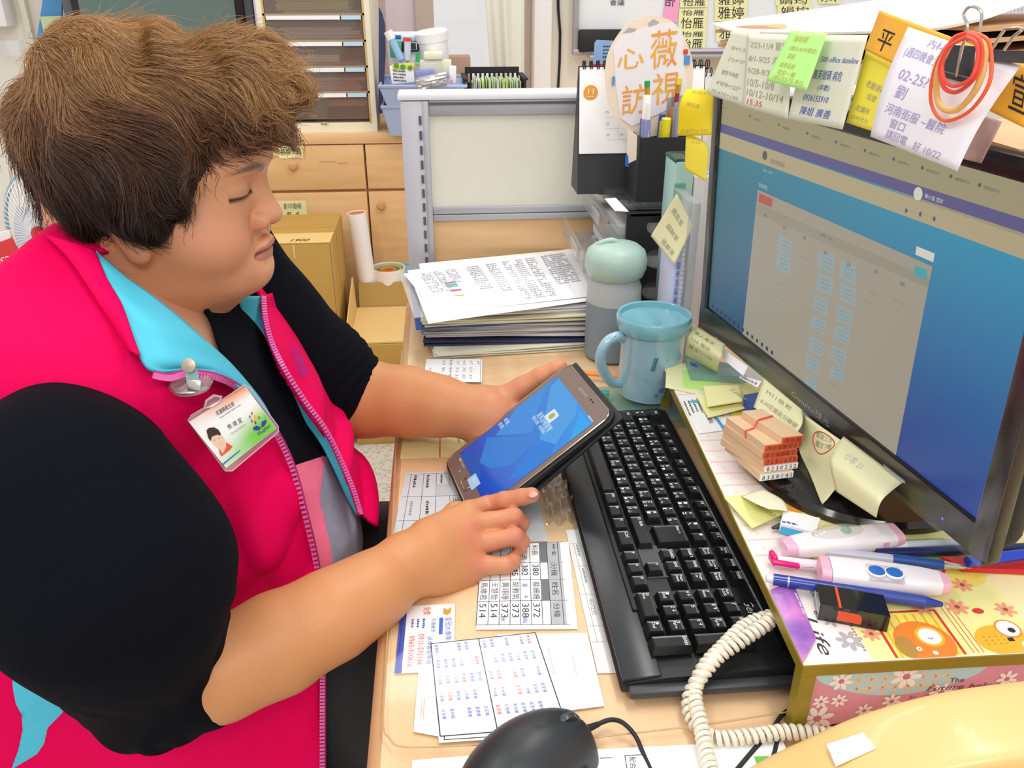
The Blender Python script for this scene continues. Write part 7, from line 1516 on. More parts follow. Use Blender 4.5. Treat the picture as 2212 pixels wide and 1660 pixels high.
    part('camera_dot', MB().disc(TPt(TL2-.0075, -.021, .0003), .0013, tx_, ty_, 12), M['black'], t); part('camera_dot', MB().disc(TPt(TL2-.0075, -.027, .0003), .0013, tx_, ty_, 12), M['black'], t)
    part('home_button', MB().tube([TPt(-TL2+.0095+p[0], p[1], .0004) for p in rr(.0042, .010, .003)], .0005, 5, True), mat('rim_bronze', 'b9a99a', .2, .9), t)
    part('touch_key', MB().disc(TPt(-TL2+.0095, .028, .0003), .0018, tx_, ty_, 12), mat('touch_grey', 'a39a94', .4), t)
tablet()
# ================================================================ the woman
def PR(P):
    d = P-n3(C); zc = d@n3(FWD); return np.stack([CX+F*(d@n3(RGT))/zc, CY-F*(d@n3(UP))/zc], 1)
def inpoly(q, poly):
    x, y = q[:, 0], q[:, 1]; r_ = np.zeros(len(q), bool); n = len(poly)
    for i in range(n):
        (x1, y1), (x2, y2) = poly[i], poly[(i+1) % n]
        c = (y1 > y) != (y2 > y); t = x < (x2-x1)*(y-y1)/((y2-y1) if y2 != y1 else 1e-9)+x1; r_ ^= c & t
    return r_
def HIT(px, py, f, a=.4, b=1.4, off=0):
    d = ray(px, py); t = a
    for _ in range(160):
        p = C+d*t; v = float(f(np.array([p[:]]))[0])-off
        if v < .0004: break
        t += max(v*.6, .0006)
        if t > b: break
    return C+d*t
def kk(px, py, z): return np.array(K(px, py, z)[:])
def sp_(c): return n3(lin(c))
PER = thing('person', 'seated woman in magenta vest with short brown hair holding a tablet', 'person', (-.33, .84, 0))
# ---- head
hy, hp = R(-4), R(-2.5)
HF = V((math.cos(hy)*math.cos(hp), math.sin(hy)*math.cos(hp), math.sin(hp))); HL = V((-math.sin(hy), math.cos(hy), 0)); HU = HF.cross(HL)
HA = np.array([HF[:], HL[:], HU[:]]); HO = kk(341, 386, .82); HS = 1.06
def hl(P): return (P-HO)@HA.T/HS
def hw(q): return HO+(n3(q)*HS)@HA
SZ = n3([-.117, -.104, -.094, -.080, -.066, -.045, -.02, 0, .03, .06, .09, .12])
SF = n3([.045, .071, .081, .0875, .088, .089, .091, .091, .0985, .096, .083, .05])
SW = n3([.030, .046, .056, .063, .070, .0755, .0775, .0765, .076, .073, .062, .04])
def headf(P):
    q = hl(P); x, y, z = q.T; ay = np.abs(y)
    d = ell(q, (-.005, 0, .035), (.103, .081, .088))
    a = np.interp(z, SZ, SF); w_ = np.interp(z, SZ, SW); xx = x+.02; aa = np.where(xx > 0, a+.02, .075)
    rr = (np.abs(xx/aa)**2.35+np.abs(y/w_)**2.35)**(1/2.35); e = (rr-1)*np.minimum(a, w_)*.9
    e = smax(e, np.abs(z+.015)-.095, .02); d = smin(d, e, .02)
    m = lambda c: np.stack([x, ay, z], 1)-n3(c)
    s = np.stack([x, ay, z], 1)
    d = smin(d, ell(s, (.050, .046, -.042), (.040, .030, .036)), .016)
    d = smin(d, ell(q, (.025, 0, -.083), (.066, .058, .030)), .022)
    d = smin(d, ell(q, (.078, 0, -.083), (.0165, .021, .016)), .014)
    # neck
    d = smin(d, cone(q, (-.030, 0, -.05), (-.075, 0, -.215), .064, .078), .03)
    d = smin(d, cone(q, (.020, 0, -.10), (-.03, 0, -.17), .040, .050), .03)
    # eye sockets, lids
    d = smax(d, -ell(s, (.101, .029, .003), (.012, .017, .009)), .012)
    d = smin(d, ell(s, (.0795, .0315, .0000), (.0120, .0160, .0100)), .004)
    d = d+.0016*np.exp(-((z+.0045-.10*(.031-ay)+.001*np.cos((ay-.031)/.016*1.5))/.0012)**2)*np.exp(-((ay-.032)/.0145)**4)*(x > .04)
    d = d-bump(s, (.097, .028, .020), (.014, .020, .007), .0025)
    # nose
    d = smin(d, cone(q, (.0885, 0, .006), (.0985, 0, -.020), .0065, .0095), .011)
    d = smin(d, ell(q, (.0995, 0, -.0285), (.0130, .0130, .0105)), .006)
    d = smin(d, ell(s, (.0925, .0145, -.0325), (.0115, .0078, .0085)), .0030)
    d = smax(d, -ell(s, (.0975, .0062, -.0415), (.0050, .0036, .0045)), .003)
    d = d+.0024*np.exp(-(((ay-.0235-(-.033-z)*.35)/.0032)**2))*np.exp(-((z+.043)/.014)**2)*(x > .05)
    # mouth
    def mx(y_): return .0965-.0145*(y_/.024)**2
    zl = -.0600-.0048*(ay/.024)**1.6
    d = smin(d, chain(s, [(mx(0), 0, -.0565), (mx(.010), .010, -.0575), (mx(.024), .024, -.0640)], [.0062, .0058, .0020], .003), .004)
    d = smin(d, chain(s, [(mx(0)-.003, 0, -.0665), (mx(.011)-.003, .011, -.0668), (mx(.023)-.002, .023, -.0650)], [.0068, .0062, .002], .003), .004)
    d = d+.0026*np.exp(-((z-zl)/.0013)**2)*(ay < .026)*(x > .06)
    d = d-bump(s, (.085, .032, -.070), (.012, .010, .014), .0025)
    # ears
    for sy in (-1, 1):
        e_ = ell(q, (.000, sy*.0825, -.014), (.018, .010, .030)); e_ = smin(e_, ell(q, (.006, sy*.081, -.045), (.0115, .007, .0125)), .008)
        e_ = smax(e_, -ell(q, (.008, sy*.0920, -.012), (.0105, .009, .019)), .003); d = smin(d, e_, .005)
    return d
# ---- torso
TZ = n3([.30, .45, .55, .65, .72, .80, .87, .93, .98, 1.03, 1.07, 1.10, 1.14])
TCX = n3([-.34, -.33, -.325, -.315, -.31, -.315, -.325, -.335, -.35, -.365, -.37, -.37, -.37])
TRX = n3([.16, .175, .190, .212, .208, .190, .172, .15, .135, .115, .095, .075, .03])
TRY = n3([.21, .215, .21, .195, .19, .19, .195, .205, .20, .175, .13, .085, .03])
PA_, PB_ = Y(0, 655, .78), Y(100, 508, .78); PM_ = (PB_.z-PA_.z)/(PB_.x-PA_.x)
def torso(P):
    x, y, z = P.T; cx = np.interp(z, TZ, TCX); rx = np.interp(z, TZ, TRX); ry = np.interp(z, TZ, TRY)
    n_ = 2.3; rr = (np.abs((x-cx)/rx)**n_+np.abs((y-.84)/ry)**n_)**(1/n_); d = (rr-1)*np.minimum(rx, ry)*.85
    d = smax(d, z-1.12, .04); d = smax(d, .32-z, .02)
    pl = (z-(1.060-.62*(x+.31)-.25*np.maximum(np.abs(y-.84)-.07, 0)))/1.18
    d = smax(d, pl, .03); return smax(d, (z-(PA_.z+PM_*(x-PA_.x)))/math.hypot(1, PM_)-.03*np.clip(y-.84, 0, .2)*0, .02)
# ---- arms and hands
RA = [(352, 1478, .735, .046), (480, 1450, .728, .0395), (600, 1391, .750, .0425), (720, 1328, .768, .0385), (800, 1280, .790, .0335), (880, 1220, .822, .0305)]
def ra(P): return chain(P, [kk(a, b, c) for a, b, c, r_ in RA], [r_ for a, b, c, r_ in RA], .02)
def rhand(P):
    W0 = kk(900, 1212, .826); d = cone(P, kk(880, 1220, .822), kk(925, 1205, .832), .0300, .0270)
    mc = dict(i=(1012, 1108, .882, .0128), m=(1016, 1141, .868, .0135), r=(1020, 1178, .856, .0130), l=(1022, 1222, .846, .0125))
    bs = dict(i=(925, 1160, .85, .020), m=(925, 1185, .838, .021), r=(925, 1215, .832, .021), l=(930, 1242, .828, .020))
    for k in 'imrl': d = smin(d, cone(P, kk(*bs[k][:3]), kk(*mc[k][:3]), bs[k][3], mc[k][3]), .014)
    d = smin(d, cone(P, kk(955, 1245, .838), kk(1005, 1245, .848), .020, .015), .012)
    hand = d
    T1 = lambda px, py, o: np.array(TS(px, py, o)[:])
    fi = [kk(1012, 1108, .882), T1(1052, 1092, .0125), T1(1090, 1083, .0108), T1(1128, 1074, .0088), T1(1149, 1070, .0078)]
    hand = smin(hand, chain(P, fi, [.0125, .0102, .0104, .0088, .0084], .003), .004)
    for pts, rs in (([(1016, 1141, .868), (1060, 1128, .872), (1110, 1117, .876), (1126, 1130, .884), (1122, 1148, .895)], [.0128, .0104, .0098, .0088, .0078]),
                    ([(1020, 1178, .856), (1062, 1170, .860), (1112, 1159, .864), (1127, 1172, .870), (1121, 1188, .878)], [.0124, .0102, .0094, .0084, .0074]),
                    ([(1022, 1222, .846), (1055, 1222, .848), (1092, 1222, .850), (1108, 1214, .858), (1110, 1204, .866)], [.0118, .0096, .0088, .0080, .0070])):
        hand = smin(hand, chain(P, [kk(*p) for p in pts], rs, .003), .0030)
    # thumb, under the tablet edge
    hand = smin(hand, chain(P, [kk(935, 1165, .865), kk(985, 1110, .905), T1(1030, 1100, -.018)], [.018, .013, .009], .004), .006)
    hand = hand-bump(P, kk(1030, 1110, .865), (.012, .012, .012), .0015)-bump(P, kk(1018, 1135, .855), (.009, .009, .009), .0018)
    return hand
LA = [(742, 862, 1.095, .050), (790, 862, 1.09, .0475), (880, 868, 1.075, .0420), (950, 878, 1.06, .0355), (1005, 888, 1.05, .0300)]
def la(P): return chain(P, [kk(a, b, c) for a, b, c, r_ in LA], [r_ for a, b, c, r_ in LA], .02)
def lhand(P):
    T1 = lambda a, b, o: np.array(TPt(a, b, o)[:])
    d = cone(P, kk(1005, 888, 1.05), kk(1045, 884, 1.05), .0300, .030)
    d = smin(d, ell(P, kk(1066, 890, 1.052), (.034, .036, .026)), .014)
    d = smin(d, cone(P, kk(1040, 915, 1.052), T1(-.045, .050, -.038), .028, .020), .014)
    d = smin(d, chain(P, [kk(1083, 868, 1.055), kk(1128, 838, 1.05), kk(1168, 815, 1.045), kk(1200, 799, 1.042), kk(1211, 792, 1.042)], [.0185, .0140, .0122, .0102, .0085], .004), .006)
    d = smin(d, chain(P, [kk(1090, 888, 1.06), kk(1140, 850, 1.06), kk(1172, 842, 1.06)], [.0155, .0115, .0095], .003), .0035)
    for o, b in ((.03, -.010), (.008, -.02), (-.015, -.022)): d = smin(d, chain(P, [kk(1075, 890, 1.055), T1(o, .045, -.030), T1(o+.004, b, -.0285)], [.016, .0105, .0085], .004), .004)
    return d
parts_ = []
def grab(f, pts, pad, h, it=1):
    a = np.array(pts); v, q = nets(f, a.min(0)-pad, a.max(0)+pad, h); parts_.append((relax(v, q, it, .4), q)); return parts_[-1]
hd = grab(headf, [hw((-.13, -.1, -.24)), hw((.13, .1, .13)), hw((.13, -.1, -.24)), hw((-.13, .1, .13))], .012, .0016)
g1_ = grab(lambda P: smin(ra(P), rhand(P), .012), [kk(*p[:3]) for p in RA]+[kk(1149, 1070, .88), kk(1100, 1221, .85)], .055, .0019)
g2_ = grab(lambda P: smin(la(P), lhand(P), .012), [kk(*p[:3]) for p in LA]+[np.array(TPt(.09, .07, -.01)[:]), np.array(TPt(0, -.03, -.03)[:])], .055, .0021)
cols_ = []
skin = sp_('e3a47a')
# head tones
v = hd[0]; q = hl(v); x, y, z = q.T; ay = np.abs(y)
c = np.tile(skin, (len(v), 1))
def mixc(c, w_, colr): w_ = np.clip(w_, 0, 1)[:, None]; return c*(1-w_)+sp_(colr)*w_
c = mixc(c, .75*np.exp(-(((x-.06)/.04)**2+((z+.035)/.028)**2))*(ay > .02), 'dc9070')
c = mixc(c, .55*np.exp(-((q-n3((.112, 0, -.03)))**2).sum(1)/.013**2), 'd98e78')
c = mixc(c, .6*np.exp(-(((x+.004)/.03)**2+((ay-.085)/.012)**2+((z+.03)/.03)**2)), 'd0775c')
c = mixc(c, .3*(.5+.5*vnoise(v, 90, 3)), 'dc9c76')
zb_ = .0165+.0045*np.sin((ay-.012)/.040*3.0)-.02*np.maximum(ay-.04, 0)
br_w = np.exp(-((z-zb_)/(.0036*(1-.5*np.clip((ay-.03)/.025, 0, 1))))**4)*(ay > .011)*(ay < .055)*(x > .03)
c = mixc(c, .85*br_w*np.clip(1-(ay-.042)/.012, .2, 1), '6f5b54')
ze = -.0045+.10*(.031-ay)-.001*np.cos((ay-.031)/.016*1.5)
c = mixc(c, 1.3*np.exp(-((z-ze)/.0021)**2)*(ay > .0165)*(ay < .0490)*(x > .04), '43291f')
c = mixc(c, .35*np.exp(-((z-ze-.006)/.004)**2)*(ay > .015)*(ay < .050)*(x > .04), 'b58268')
def mx_(y_): return .0965-.0145*(y_/.024)**2
zl = -.0600-.0048*(ay/.024)**1.6; lw = np.sqrt(np.clip(1-(ay/.0255)**2, 0, 1))
lip = ((z < zl+.0075*lw) & (z > zl-.0095*lw) & (ay < .0255) & (x > mx_(ay)-.012)).astype(float)
c = mixc(c, .8*lip, 'bb6f66'); c = mixc(c, .8*np.exp(-((z-zl)/.0012)**2)*(ay < .025)*(x > .06), '7a3f3a')
for m_ in ((.05, -.066, .012), (.062, -.057, -.068), (.03, -.05, -.11)):
    c = mixc(c, .6*np.exp(-((q-n3(m_))**2).sum(1)/.0022**2), '8a5a44')
cols_.append(c)
for g_, kn in ((g1_, [(1085, 1083, .893), (1020, 1139, .852), (1118, 1122, .865), (1120, 1160, .855), (1022, 1178, .845), (1026, 1222, .835)]), (g2_, [(1140, 825, .985), (1090, 900, .95)])):
    v = g_[0]; c = np.tile(sp_('d2925f'), (len(v), 1)); c = mixc(c, .3*(.5+.5*vnoise(v, 60, 5)), 'd28a60')
    for k_ in kn: c = mixc(c, .55*np.exp(-((v-kk(*k_))**2).sum(1)/.014**2), 'd0735e')
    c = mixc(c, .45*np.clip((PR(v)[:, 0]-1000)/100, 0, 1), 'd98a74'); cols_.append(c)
grab(lambda P: torso(P)+.016, [(-.5, .62, .32), (-.14, 1.06, 1.10)], .02, .009); cols_.append(np.tile(sp_('d49c7c'), (len(parts_[-1][0]), 1)))
VV = np.concatenate([p[0] for p in parts_]); off = np.cumsum([0]+[len(p[0]) for p in parts_]); QQ = np.concatenate([p[1]+off[i] for i, p in enumerate(parts_)])
skm = mat('skin', 'd9a083', .45, spec=.4, attr='tone', bump=.12, scale=420, sss=.12, var=.05, bscale=700)
npmesh('body', VV, QQ, skm, PER, colors=np.concatenate(cols_))
# finger nail on the index finger
nl = TS(1153, 1066, .0152); nx_ = (TS(1160, 1068, .014)-TS(1142, 1071, .0165)).normalized(); S = MB().lathe([(1, -.0006), (.8, .0003), (.4, .0008), (.001, .001)], (0, 0, 0), 28); nA = frame(nx_, None, tn_)
for q_v in S.v: q_v.x *= .0058; q_v.y *= .0046
S.v = [TS(1151, 1068.5, .0158)+nA @ q_v for q_v in S.v]; part('finger_nail', S, mat('nail', 'dfa594', .3), PER, smooth=180)
ARM = [((-.34, .680, .930), .070), (kk(150, 1095, .645), .083), (kk(236, 1240, .645), .089), (kk(335, 1455, .735), .062), (kk(466, 1458, .728), .0475)]
def sleeve(P):
    a = [n3(p[0]) for p in ARM]; r_ = [p[1] for p in ARM]; d = chain(P, a[:4], r_[:4], .03)
    ax = a[4]-a[2]; t = np.clip(((P-a[2])@ax)/(ax@ax), 0, 1.2)
    fan = ((P-a[2])@n3(UP[:]))
    d = d-.0045*np.clip(t-.15, 0, 1)*np.sin((P@n3((.35, 0, .94)))*330+9*vnoise(P, 22, 8)+30*t)*(.6+.4*vnoise(P, 30, 2))
    d = d-.004*vnoise(P, 24, 4)
    fd = kk(600, 1391, .75)-kk(400, 1490, .735); cut = (P-kk(458, 1480, .73))@(fd/np.linalg.norm(fd)); return smin(d, smax(cone(P, a[3], a[4]+fd*.15, .062, .0480), cut, .003), .010)
FAR = [((-.27, 1.01, .985), .066), (kk(585, 700, 1.03), .062), (kk(690, 812, 1.075), .066), (kk(760, 858, 1.088), .054)]
def fsleeve(P):
    a = [n3(p[0]) for p in FAR]; r_ = [p[1] for p in FAR]; d = chain(P, a, r_, .03)
    ax = a[3]-a[1]; t = np.clip(((P-a[1])@ax)/(ax@ax), 0, 1.2)
    d = d-.0040*np.clip(t-.3, 0, 1)*np.sin(t*55+7*vnoise(P, 22, 18))-.003*vnoise(P, 26, 14)
    cut = (P-kk(785, 862, 1.072))@((a[3]-a[2])/np.linalg.norm(a[3]-a[2])); return smax(d, cut, .004)
navy = mat('navy_knit', '0b0d15', .95, spec=.12, var=.1, scale=60, bump=.3, bscale=500)
def snap(v, q, poly):
    """pull the vertices along a cut line onto it, so hems come out clean"""
    ins = inpoly(PR(v[q].mean(1)), poly); a = np.zeros(len(v), bool); b = np.zeros(len(v), bool); a[q[ins].ravel()] = True; b[q[~ins].ravel()] = True
    i = np.where(a & b)[0]
    if not len(i): return v
    p = PR(v[i]); best = np.full(len(i), 1e9); tgt = p.copy()
    for k in range(len(poly)):
        A0, B0 = n3(poly[k]), n3(poly[(k+1) % len(poly)]); t = np.clip(((p-A0)@(B0-A0))/max(((B0-A0)**2).sum(), 1e-9), 0, 1); c = A0+t[:, None]*(B0-A0); d = ((c-p)**2).sum(1); m = d < best; best[m] = d[m]; tgt[m] = c[m]
    zc = (v[i]-n3(C))@n3(FWD); dl = tgt-p; dl *= np.minimum(1, 9/np.maximum(np.linalg.norm(dl, axis=1), 1e-6))[:, None]; v = v.copy()
    v[i] += (dl[:, :1]*n3(RGT)-dl[:, 1:]*n3(UP))*(zc/F)[:, None]; return v
def mk(name, f, lo, hi, h, m, it=1, sel=None, matf=None, label=None, snaps=()):
    v, q = nets(f, lo, hi, h); v = relax(v, q, it, .4)
    for sp in snaps: v = snap(v, q, sp)
    if sel is not None: cen = v[q].mean(1); q = q[sel(cen)]
    mi = matf(v[q].mean(1)) if matf else None
    return npmesh(name, v, q, m, PER, matidx=mi, label=label)
lo = np.array([p[0] for p in ARM]).min(0)-.1; hi = np.array([p[0] for p in ARM]).max(0)+.1
mk('near_sleeve', sleeve, lo, hi, .0035, navy, label='navy knit sleeve pushed up to the near elbow')
lo = np.array([p[0] for p in FAR]).min(0)-.085; hi = np.array([p[0] for p in FAR]).max(0)+.085
mk('far_sleeve', fsleeve, lo, hi, .004, navy, label='navy knit sleeve pushed up on the far arm')
# inner shirt (navy) with pink lining and grey undershirt below
def inner(P): return torso(P)+.010-.003*vnoise(P, 30, 21)
PINK = [(636, 1006), (704, 984), (690, 1075), (712, 1170), (722, 1235), (690, 1262), (655, 1120)]
GREY = [(690, 1000), (704, 984), (735, 992), (800, 1110), (820, 1280), (716, 1300), (712, 1170), (688, 1075)]
def imat(c):
    q = PR(c); m = np.zeros(len(c), int); m[inpoly(q, GREY) & (c[:, 0] > -.3)] = 2; m[inpoly(q, PINK)] = 1; return m
mk('inner_shirt', inner, (-.56, .60, .45), (-.08, 1.08, 1.13), .0032, [navy, mat('pink_lining', 'ff7898', .7), mat('grey_shirt', '9a9bb0', .85, var=.12, scale=90)], matf=imat, snaps=[PINK, GREY], sel=lambda c: ~inpoly(PR(c), [(120, 470), (450, 620), (458, 690), (484, 765), (500, 800), (440, 760), (330, 710), (150, 600)]), label='navy top with pink lining and grey undershirt showing')
part('neckline_trim', MB().tube(cat([tuple(HIT(px, py, inner, off=.001)) for px, py in ((446, 672), (460, 695), (472, 735), (486, 770), (502, 802), (530, 840))], 6), .0034, 8), navy, PER)
# vest
def fold(P):
    x, y, z = P.T; f1 = np.sin((P@n3((.5, .2, -.75)))*75+3*vnoise(P, 14, 31)); m = np.clip((.93-z)/.15, 0, 1)
    return .0035*vnoise(P, 15, 30)+.0075*m*np.maximum(f1, -.2)+.0055*m*np.maximum(np.sin(x*95+z*38+2.5*vnoise(P, 12, 33)), -.3)*np.clip((x+.30)/.08, 0, 1)
def vest(P):
    d = torso(P)-.006-fold(P)
    d = smin(d, cone(P, (-.33, .735, .60), (-.175, .730, .49), .125, .125), .04); d = smin(d, cone(P, (-.45, .74, .66), (-.47, .74, .42), .14, .17), .05)
    sh = ell(P, (-.345, .690, .965), (.135, .092, .085)); d = smin(d, sh, .04)
    return smax(d, .33-P[:, 2], .01)
OPEN = [(205, 540), (330, 800), (405, 806), (470, 812), (560, 880), (600, 930), (640, 1010), (662, 1100), (692, 1240), (702, 1320), (705, 1700), (1000, 1700), (1000, 1250), (790, 1118), (775, 1090), (720, 960), (660, 880), (610, 800), (578, 720), (566, 640), (520, 560)]
TEAL = [[(60, 1396), (38, 1421), (26, 1449), (28, 1489), (34, 1521), (47, 1545), (49, 1577), (40, 1620), (24, 1664), (40, 1654), (80, 1630), (95, 1608), (103, 1573), (131, 1545), (159, 1509), (172, 1488), (151, 1480), (123, 1487), (107, 1483), (93, 1489), (80, 1505), (82, 1449), (90, 1412)]]
def vsel(c):
    q = PR(c); near = np.abs(c[:, 1]-.84) < 9; front = c[:, 0] > -.36
    return ~(inpoly(q, OPEN) & front)
def vmat(c):
    q = PR(c); m = np.zeros(len(c), int)
    for t_ in TEAL: m[inpoly(q, t_)] = 1
    return m
mag = mat('magenta_shell', 'e60056', .68, spec=.08, var=.05, scale=12, bump=.15, bscale=300); tel = mat('teal_lining', '4cc3de', .6, var=.05, scale=30)
VO = mk('vest', vest, (-.68, .54, .31), (-.04, 1.12, 1.14), .0028, [mag, tel], sel=vsel, matf=vmat, snaps=[OPEN]+TEAL, label='magenta zip vest with teal collar lining')
vm = VO.modifiers.new('thickness', 'SOLIDIFY'); vm.thickness = .004; vm.offset = -1
def zipper(pts, label, off=.004, f=vest, flip=1):
    P = [HIT(px, py, f, off=off) if len(p_) == 2 else K(*p_) for p_ in pts for px, py in [p_[:2]]]
    if len(pts[0]) == 2: P = [p+(C-p).normalized()*((.022 if p_[0] > 440 else .014) if p_[0] < 590 and p_[1] < 900 else (.006 if p_[1] < 950 else 0)) for p, p_ in zip(P, pts)]
    c_ = cat([tuple(p) for p in P], 10)
    part('zip_tape', MB().tube(c_, .0022, 6), mat('zip_tape', 'b01c66', .6), PER, label)
    t = MB(); acc = 0
    for i in range(1, len(c_)-1):
        a, b = c_[i], c_[i+1]; L_ = (b-a).length; n = max(1, round(L_/.0040)); d = (b-a).normalized(); s_ = d.cross((C-a).normalized()).normalized()*flip
        for k in range(n): t.box(a.lerp(b, (k+.5)/n)+s_*.0020+(C-a).normalized()*.0014, (.0023, .0050, .0036), frame(d, s_), r=0)
    part('zip_teeth', t, mat('zip_teeth', 'e46ab4', .35), PER, kind='stuff', smooth=False)
zipper([(332, 806), (368, 812), (405, 803), (470, 812), (520, 838), (562, 882), (600, 935), (635, 1010), (662, 1110), (685, 1210), (697, 1300), (700, 1420), (700, 1560), (700, 1700)], 'magenta zip along the near front edge')
zp = [(566, 640, .926), (570, 690, .921), (585, 745, .916), (612, 800, .911), (655, 868, .911), (700, 930, .916), (735, 1000, .921), (760, 1060, .926), (776, 1112, .931)]
def zdep(px, py, c_):
    z_ = (HIT(px, py, vest)-C).dot(FWD); return min(c_-.004, z_-.006) if z_ < 1.0 else c_-.006
zipper([(a, b, zdep(a, b, c_)) for a, b, c_ in zp], 'magenta zip along the far front edge', flip=-1)
# far front flap: magenta outside, teal lining on the inner side
def q3(l): return [K(*p) for p in l]
fo = [(590, 632, .985), (612, 690, .985), (640, 745, .985), (668, 800, .985), (695, 855, .985), (718, 915, .98), (732, 980, .97), (752, 1050, .955), (778, 1114, .937)]
Ff = coons(q3(zp), q3(fo), [K(*zp[0]), K(*fo[0])], [K(*zp[-1]), K(*fo[-1])])
part('far_flap', MB().sheet(lambda u, v: Ff(u, v)+(C-Ff(u, v)).normalized()*(.010*math.sin(math.pi*v)+.003*math.sin(u*14+v*4)*math.sin(math.pi*v)), 40, 12, .003), mag, PER, 'magenta far front flap', smooth=180)
fi = [(512, 640, .90), (528, 690, .905), (552, 745, .91), (590, 812, .912), (640, 885, .915), (690, 955, .92), (722, 1015, .925), (745, 1065, .93), (770, 1112, .935)]
Fl = coons(q3(fi), q3([(a, b, c_-.002) for a, b, c_ in zp]), [K(*fi[0]), K(*zp[0])], [K(*fi[-1]), K(*zp[-1])])
part('far_lining', MB().sheet(lambda u, v: Fl(u, v), 40, 6, .002), mat('teal_lining_far', '3fb4cf', .6), PER, 'teal lining inside the far flap', smooth=180)
tx = MB()
for s, px, py in (('花', 640, 768), ('蓮', 648, 788), ('縣', 656, 808)):
    e_ = zdep(px, py, .93)-.004; o = K(px-9, py+7, e_); tx.text(s, o, K(px+9, py+2, e_)-o, K(px-14, py-12, e_)-o, .011, .011)
part('embroidery', tx, mat('violet_thread', '7a2a9e', .7), PER, smooth=False)
# near collar, teal inside turned out
ct = [(205, 543), (270, 600), (330, 642), (390, 690), (440, 735), (500, 790), (560, 862), (585, 905)]
cb_ = [(228, 600), (262, 660), (283, 720), (300, 765), (330, 803), (405, 800), (480, 812), (585, 905)]
g_ = lambda l, o: [HIT(px, py, lambda P: np.minimum(vest(P), inner(P)), off=o) for px, py in l]
T0 = g_(ct, .006); B0 = g_(cb_, .010); Fc = coons(T0, B0, [T0[0], B0[0]], [T0[-1], B0[-1]])
part('collar_lining', MB().sheet(lambda u, v: Fc(u, v)+(C-Fc(u, v)).normalized()*(.014*math.sin(math.pi*min(1, v*1.1+.0))*math.sin(math.pi*min(1, u+.05))+.0025*math.sin(u*16+v*6)*math.sin(math.pi*v)), 50, 16, .003), tel, PER, 'bright teal collar lining folded outward', smooth=180)
cc = [HIT(px, py, vest, off=.004) for px, py in ((95, 505), (150, 560), (205, 640), (245, 700), (275, 752))]
co = g_([(205, 543), (228, 600), (262, 660), (283, 720), (300, 770)], .009)
Fk = coons(co, cc, [co[0], cc[0]], [co[-1], cc[-1]])
part('collar_outer', MB().sheet(lambda u, v: Fk(u, v)+(C-Fk(u, v)).normalized()*.008*math.sin(math.pi*(1-v)*.8), 30, 10, .003), mag, PER, 'magenta outer collar edge', smooth=180)
# ---- hair
def hairf(q):
    s = np.stack([q[:, 0], np.abs(q[:, 1]), q[:, 2]], 1)
    d = ell(q, (-.006, 0, .043), (.105, .100, .084)); d = smin(d, ell(q, (.074, 0, .080), (.058, .078, .042)), .028)
    d = smin(d, ell(q, (-.037, 0, .025), (.062, .086, .080)), .02); d = smin(d, ell(q, (-.046, 0, -.053), (.046, .066, .044)), .03)
    d = smin(d, ell(s, (-.002, .078, .012), (.054, .022, .046)), .02); d = smin(d, ell(q, (-.022, 0, .098), (.058, .06, .030)), .02)
    d = d-.0045*vnoise(q, 45, 50)-.0035*np.sin(q[:, 0]*95+q[:, 2]*60+4*vnoise(q, 25, 51))
    return smax(d, -ell(q, (.117, 0, -.034), (.089, .135, .084)), .010)
v, q_ = nets(hairf, (-.175, -.14, -.12), (.16, .14, .18), .0035); v = relax(v, q_, 1)
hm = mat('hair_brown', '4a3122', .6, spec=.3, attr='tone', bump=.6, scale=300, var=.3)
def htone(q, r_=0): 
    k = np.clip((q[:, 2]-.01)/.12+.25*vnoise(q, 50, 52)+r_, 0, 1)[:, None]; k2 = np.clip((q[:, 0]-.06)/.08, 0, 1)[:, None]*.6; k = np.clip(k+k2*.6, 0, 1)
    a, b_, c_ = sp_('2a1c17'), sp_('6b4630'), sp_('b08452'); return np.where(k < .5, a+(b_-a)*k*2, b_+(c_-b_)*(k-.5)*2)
hair_o = npmesh('hair', np.array([hw(a) for a in v]), q_, hm, PER, colors=htone(v)*.75, label='short brown wavy hair, lighter on top')
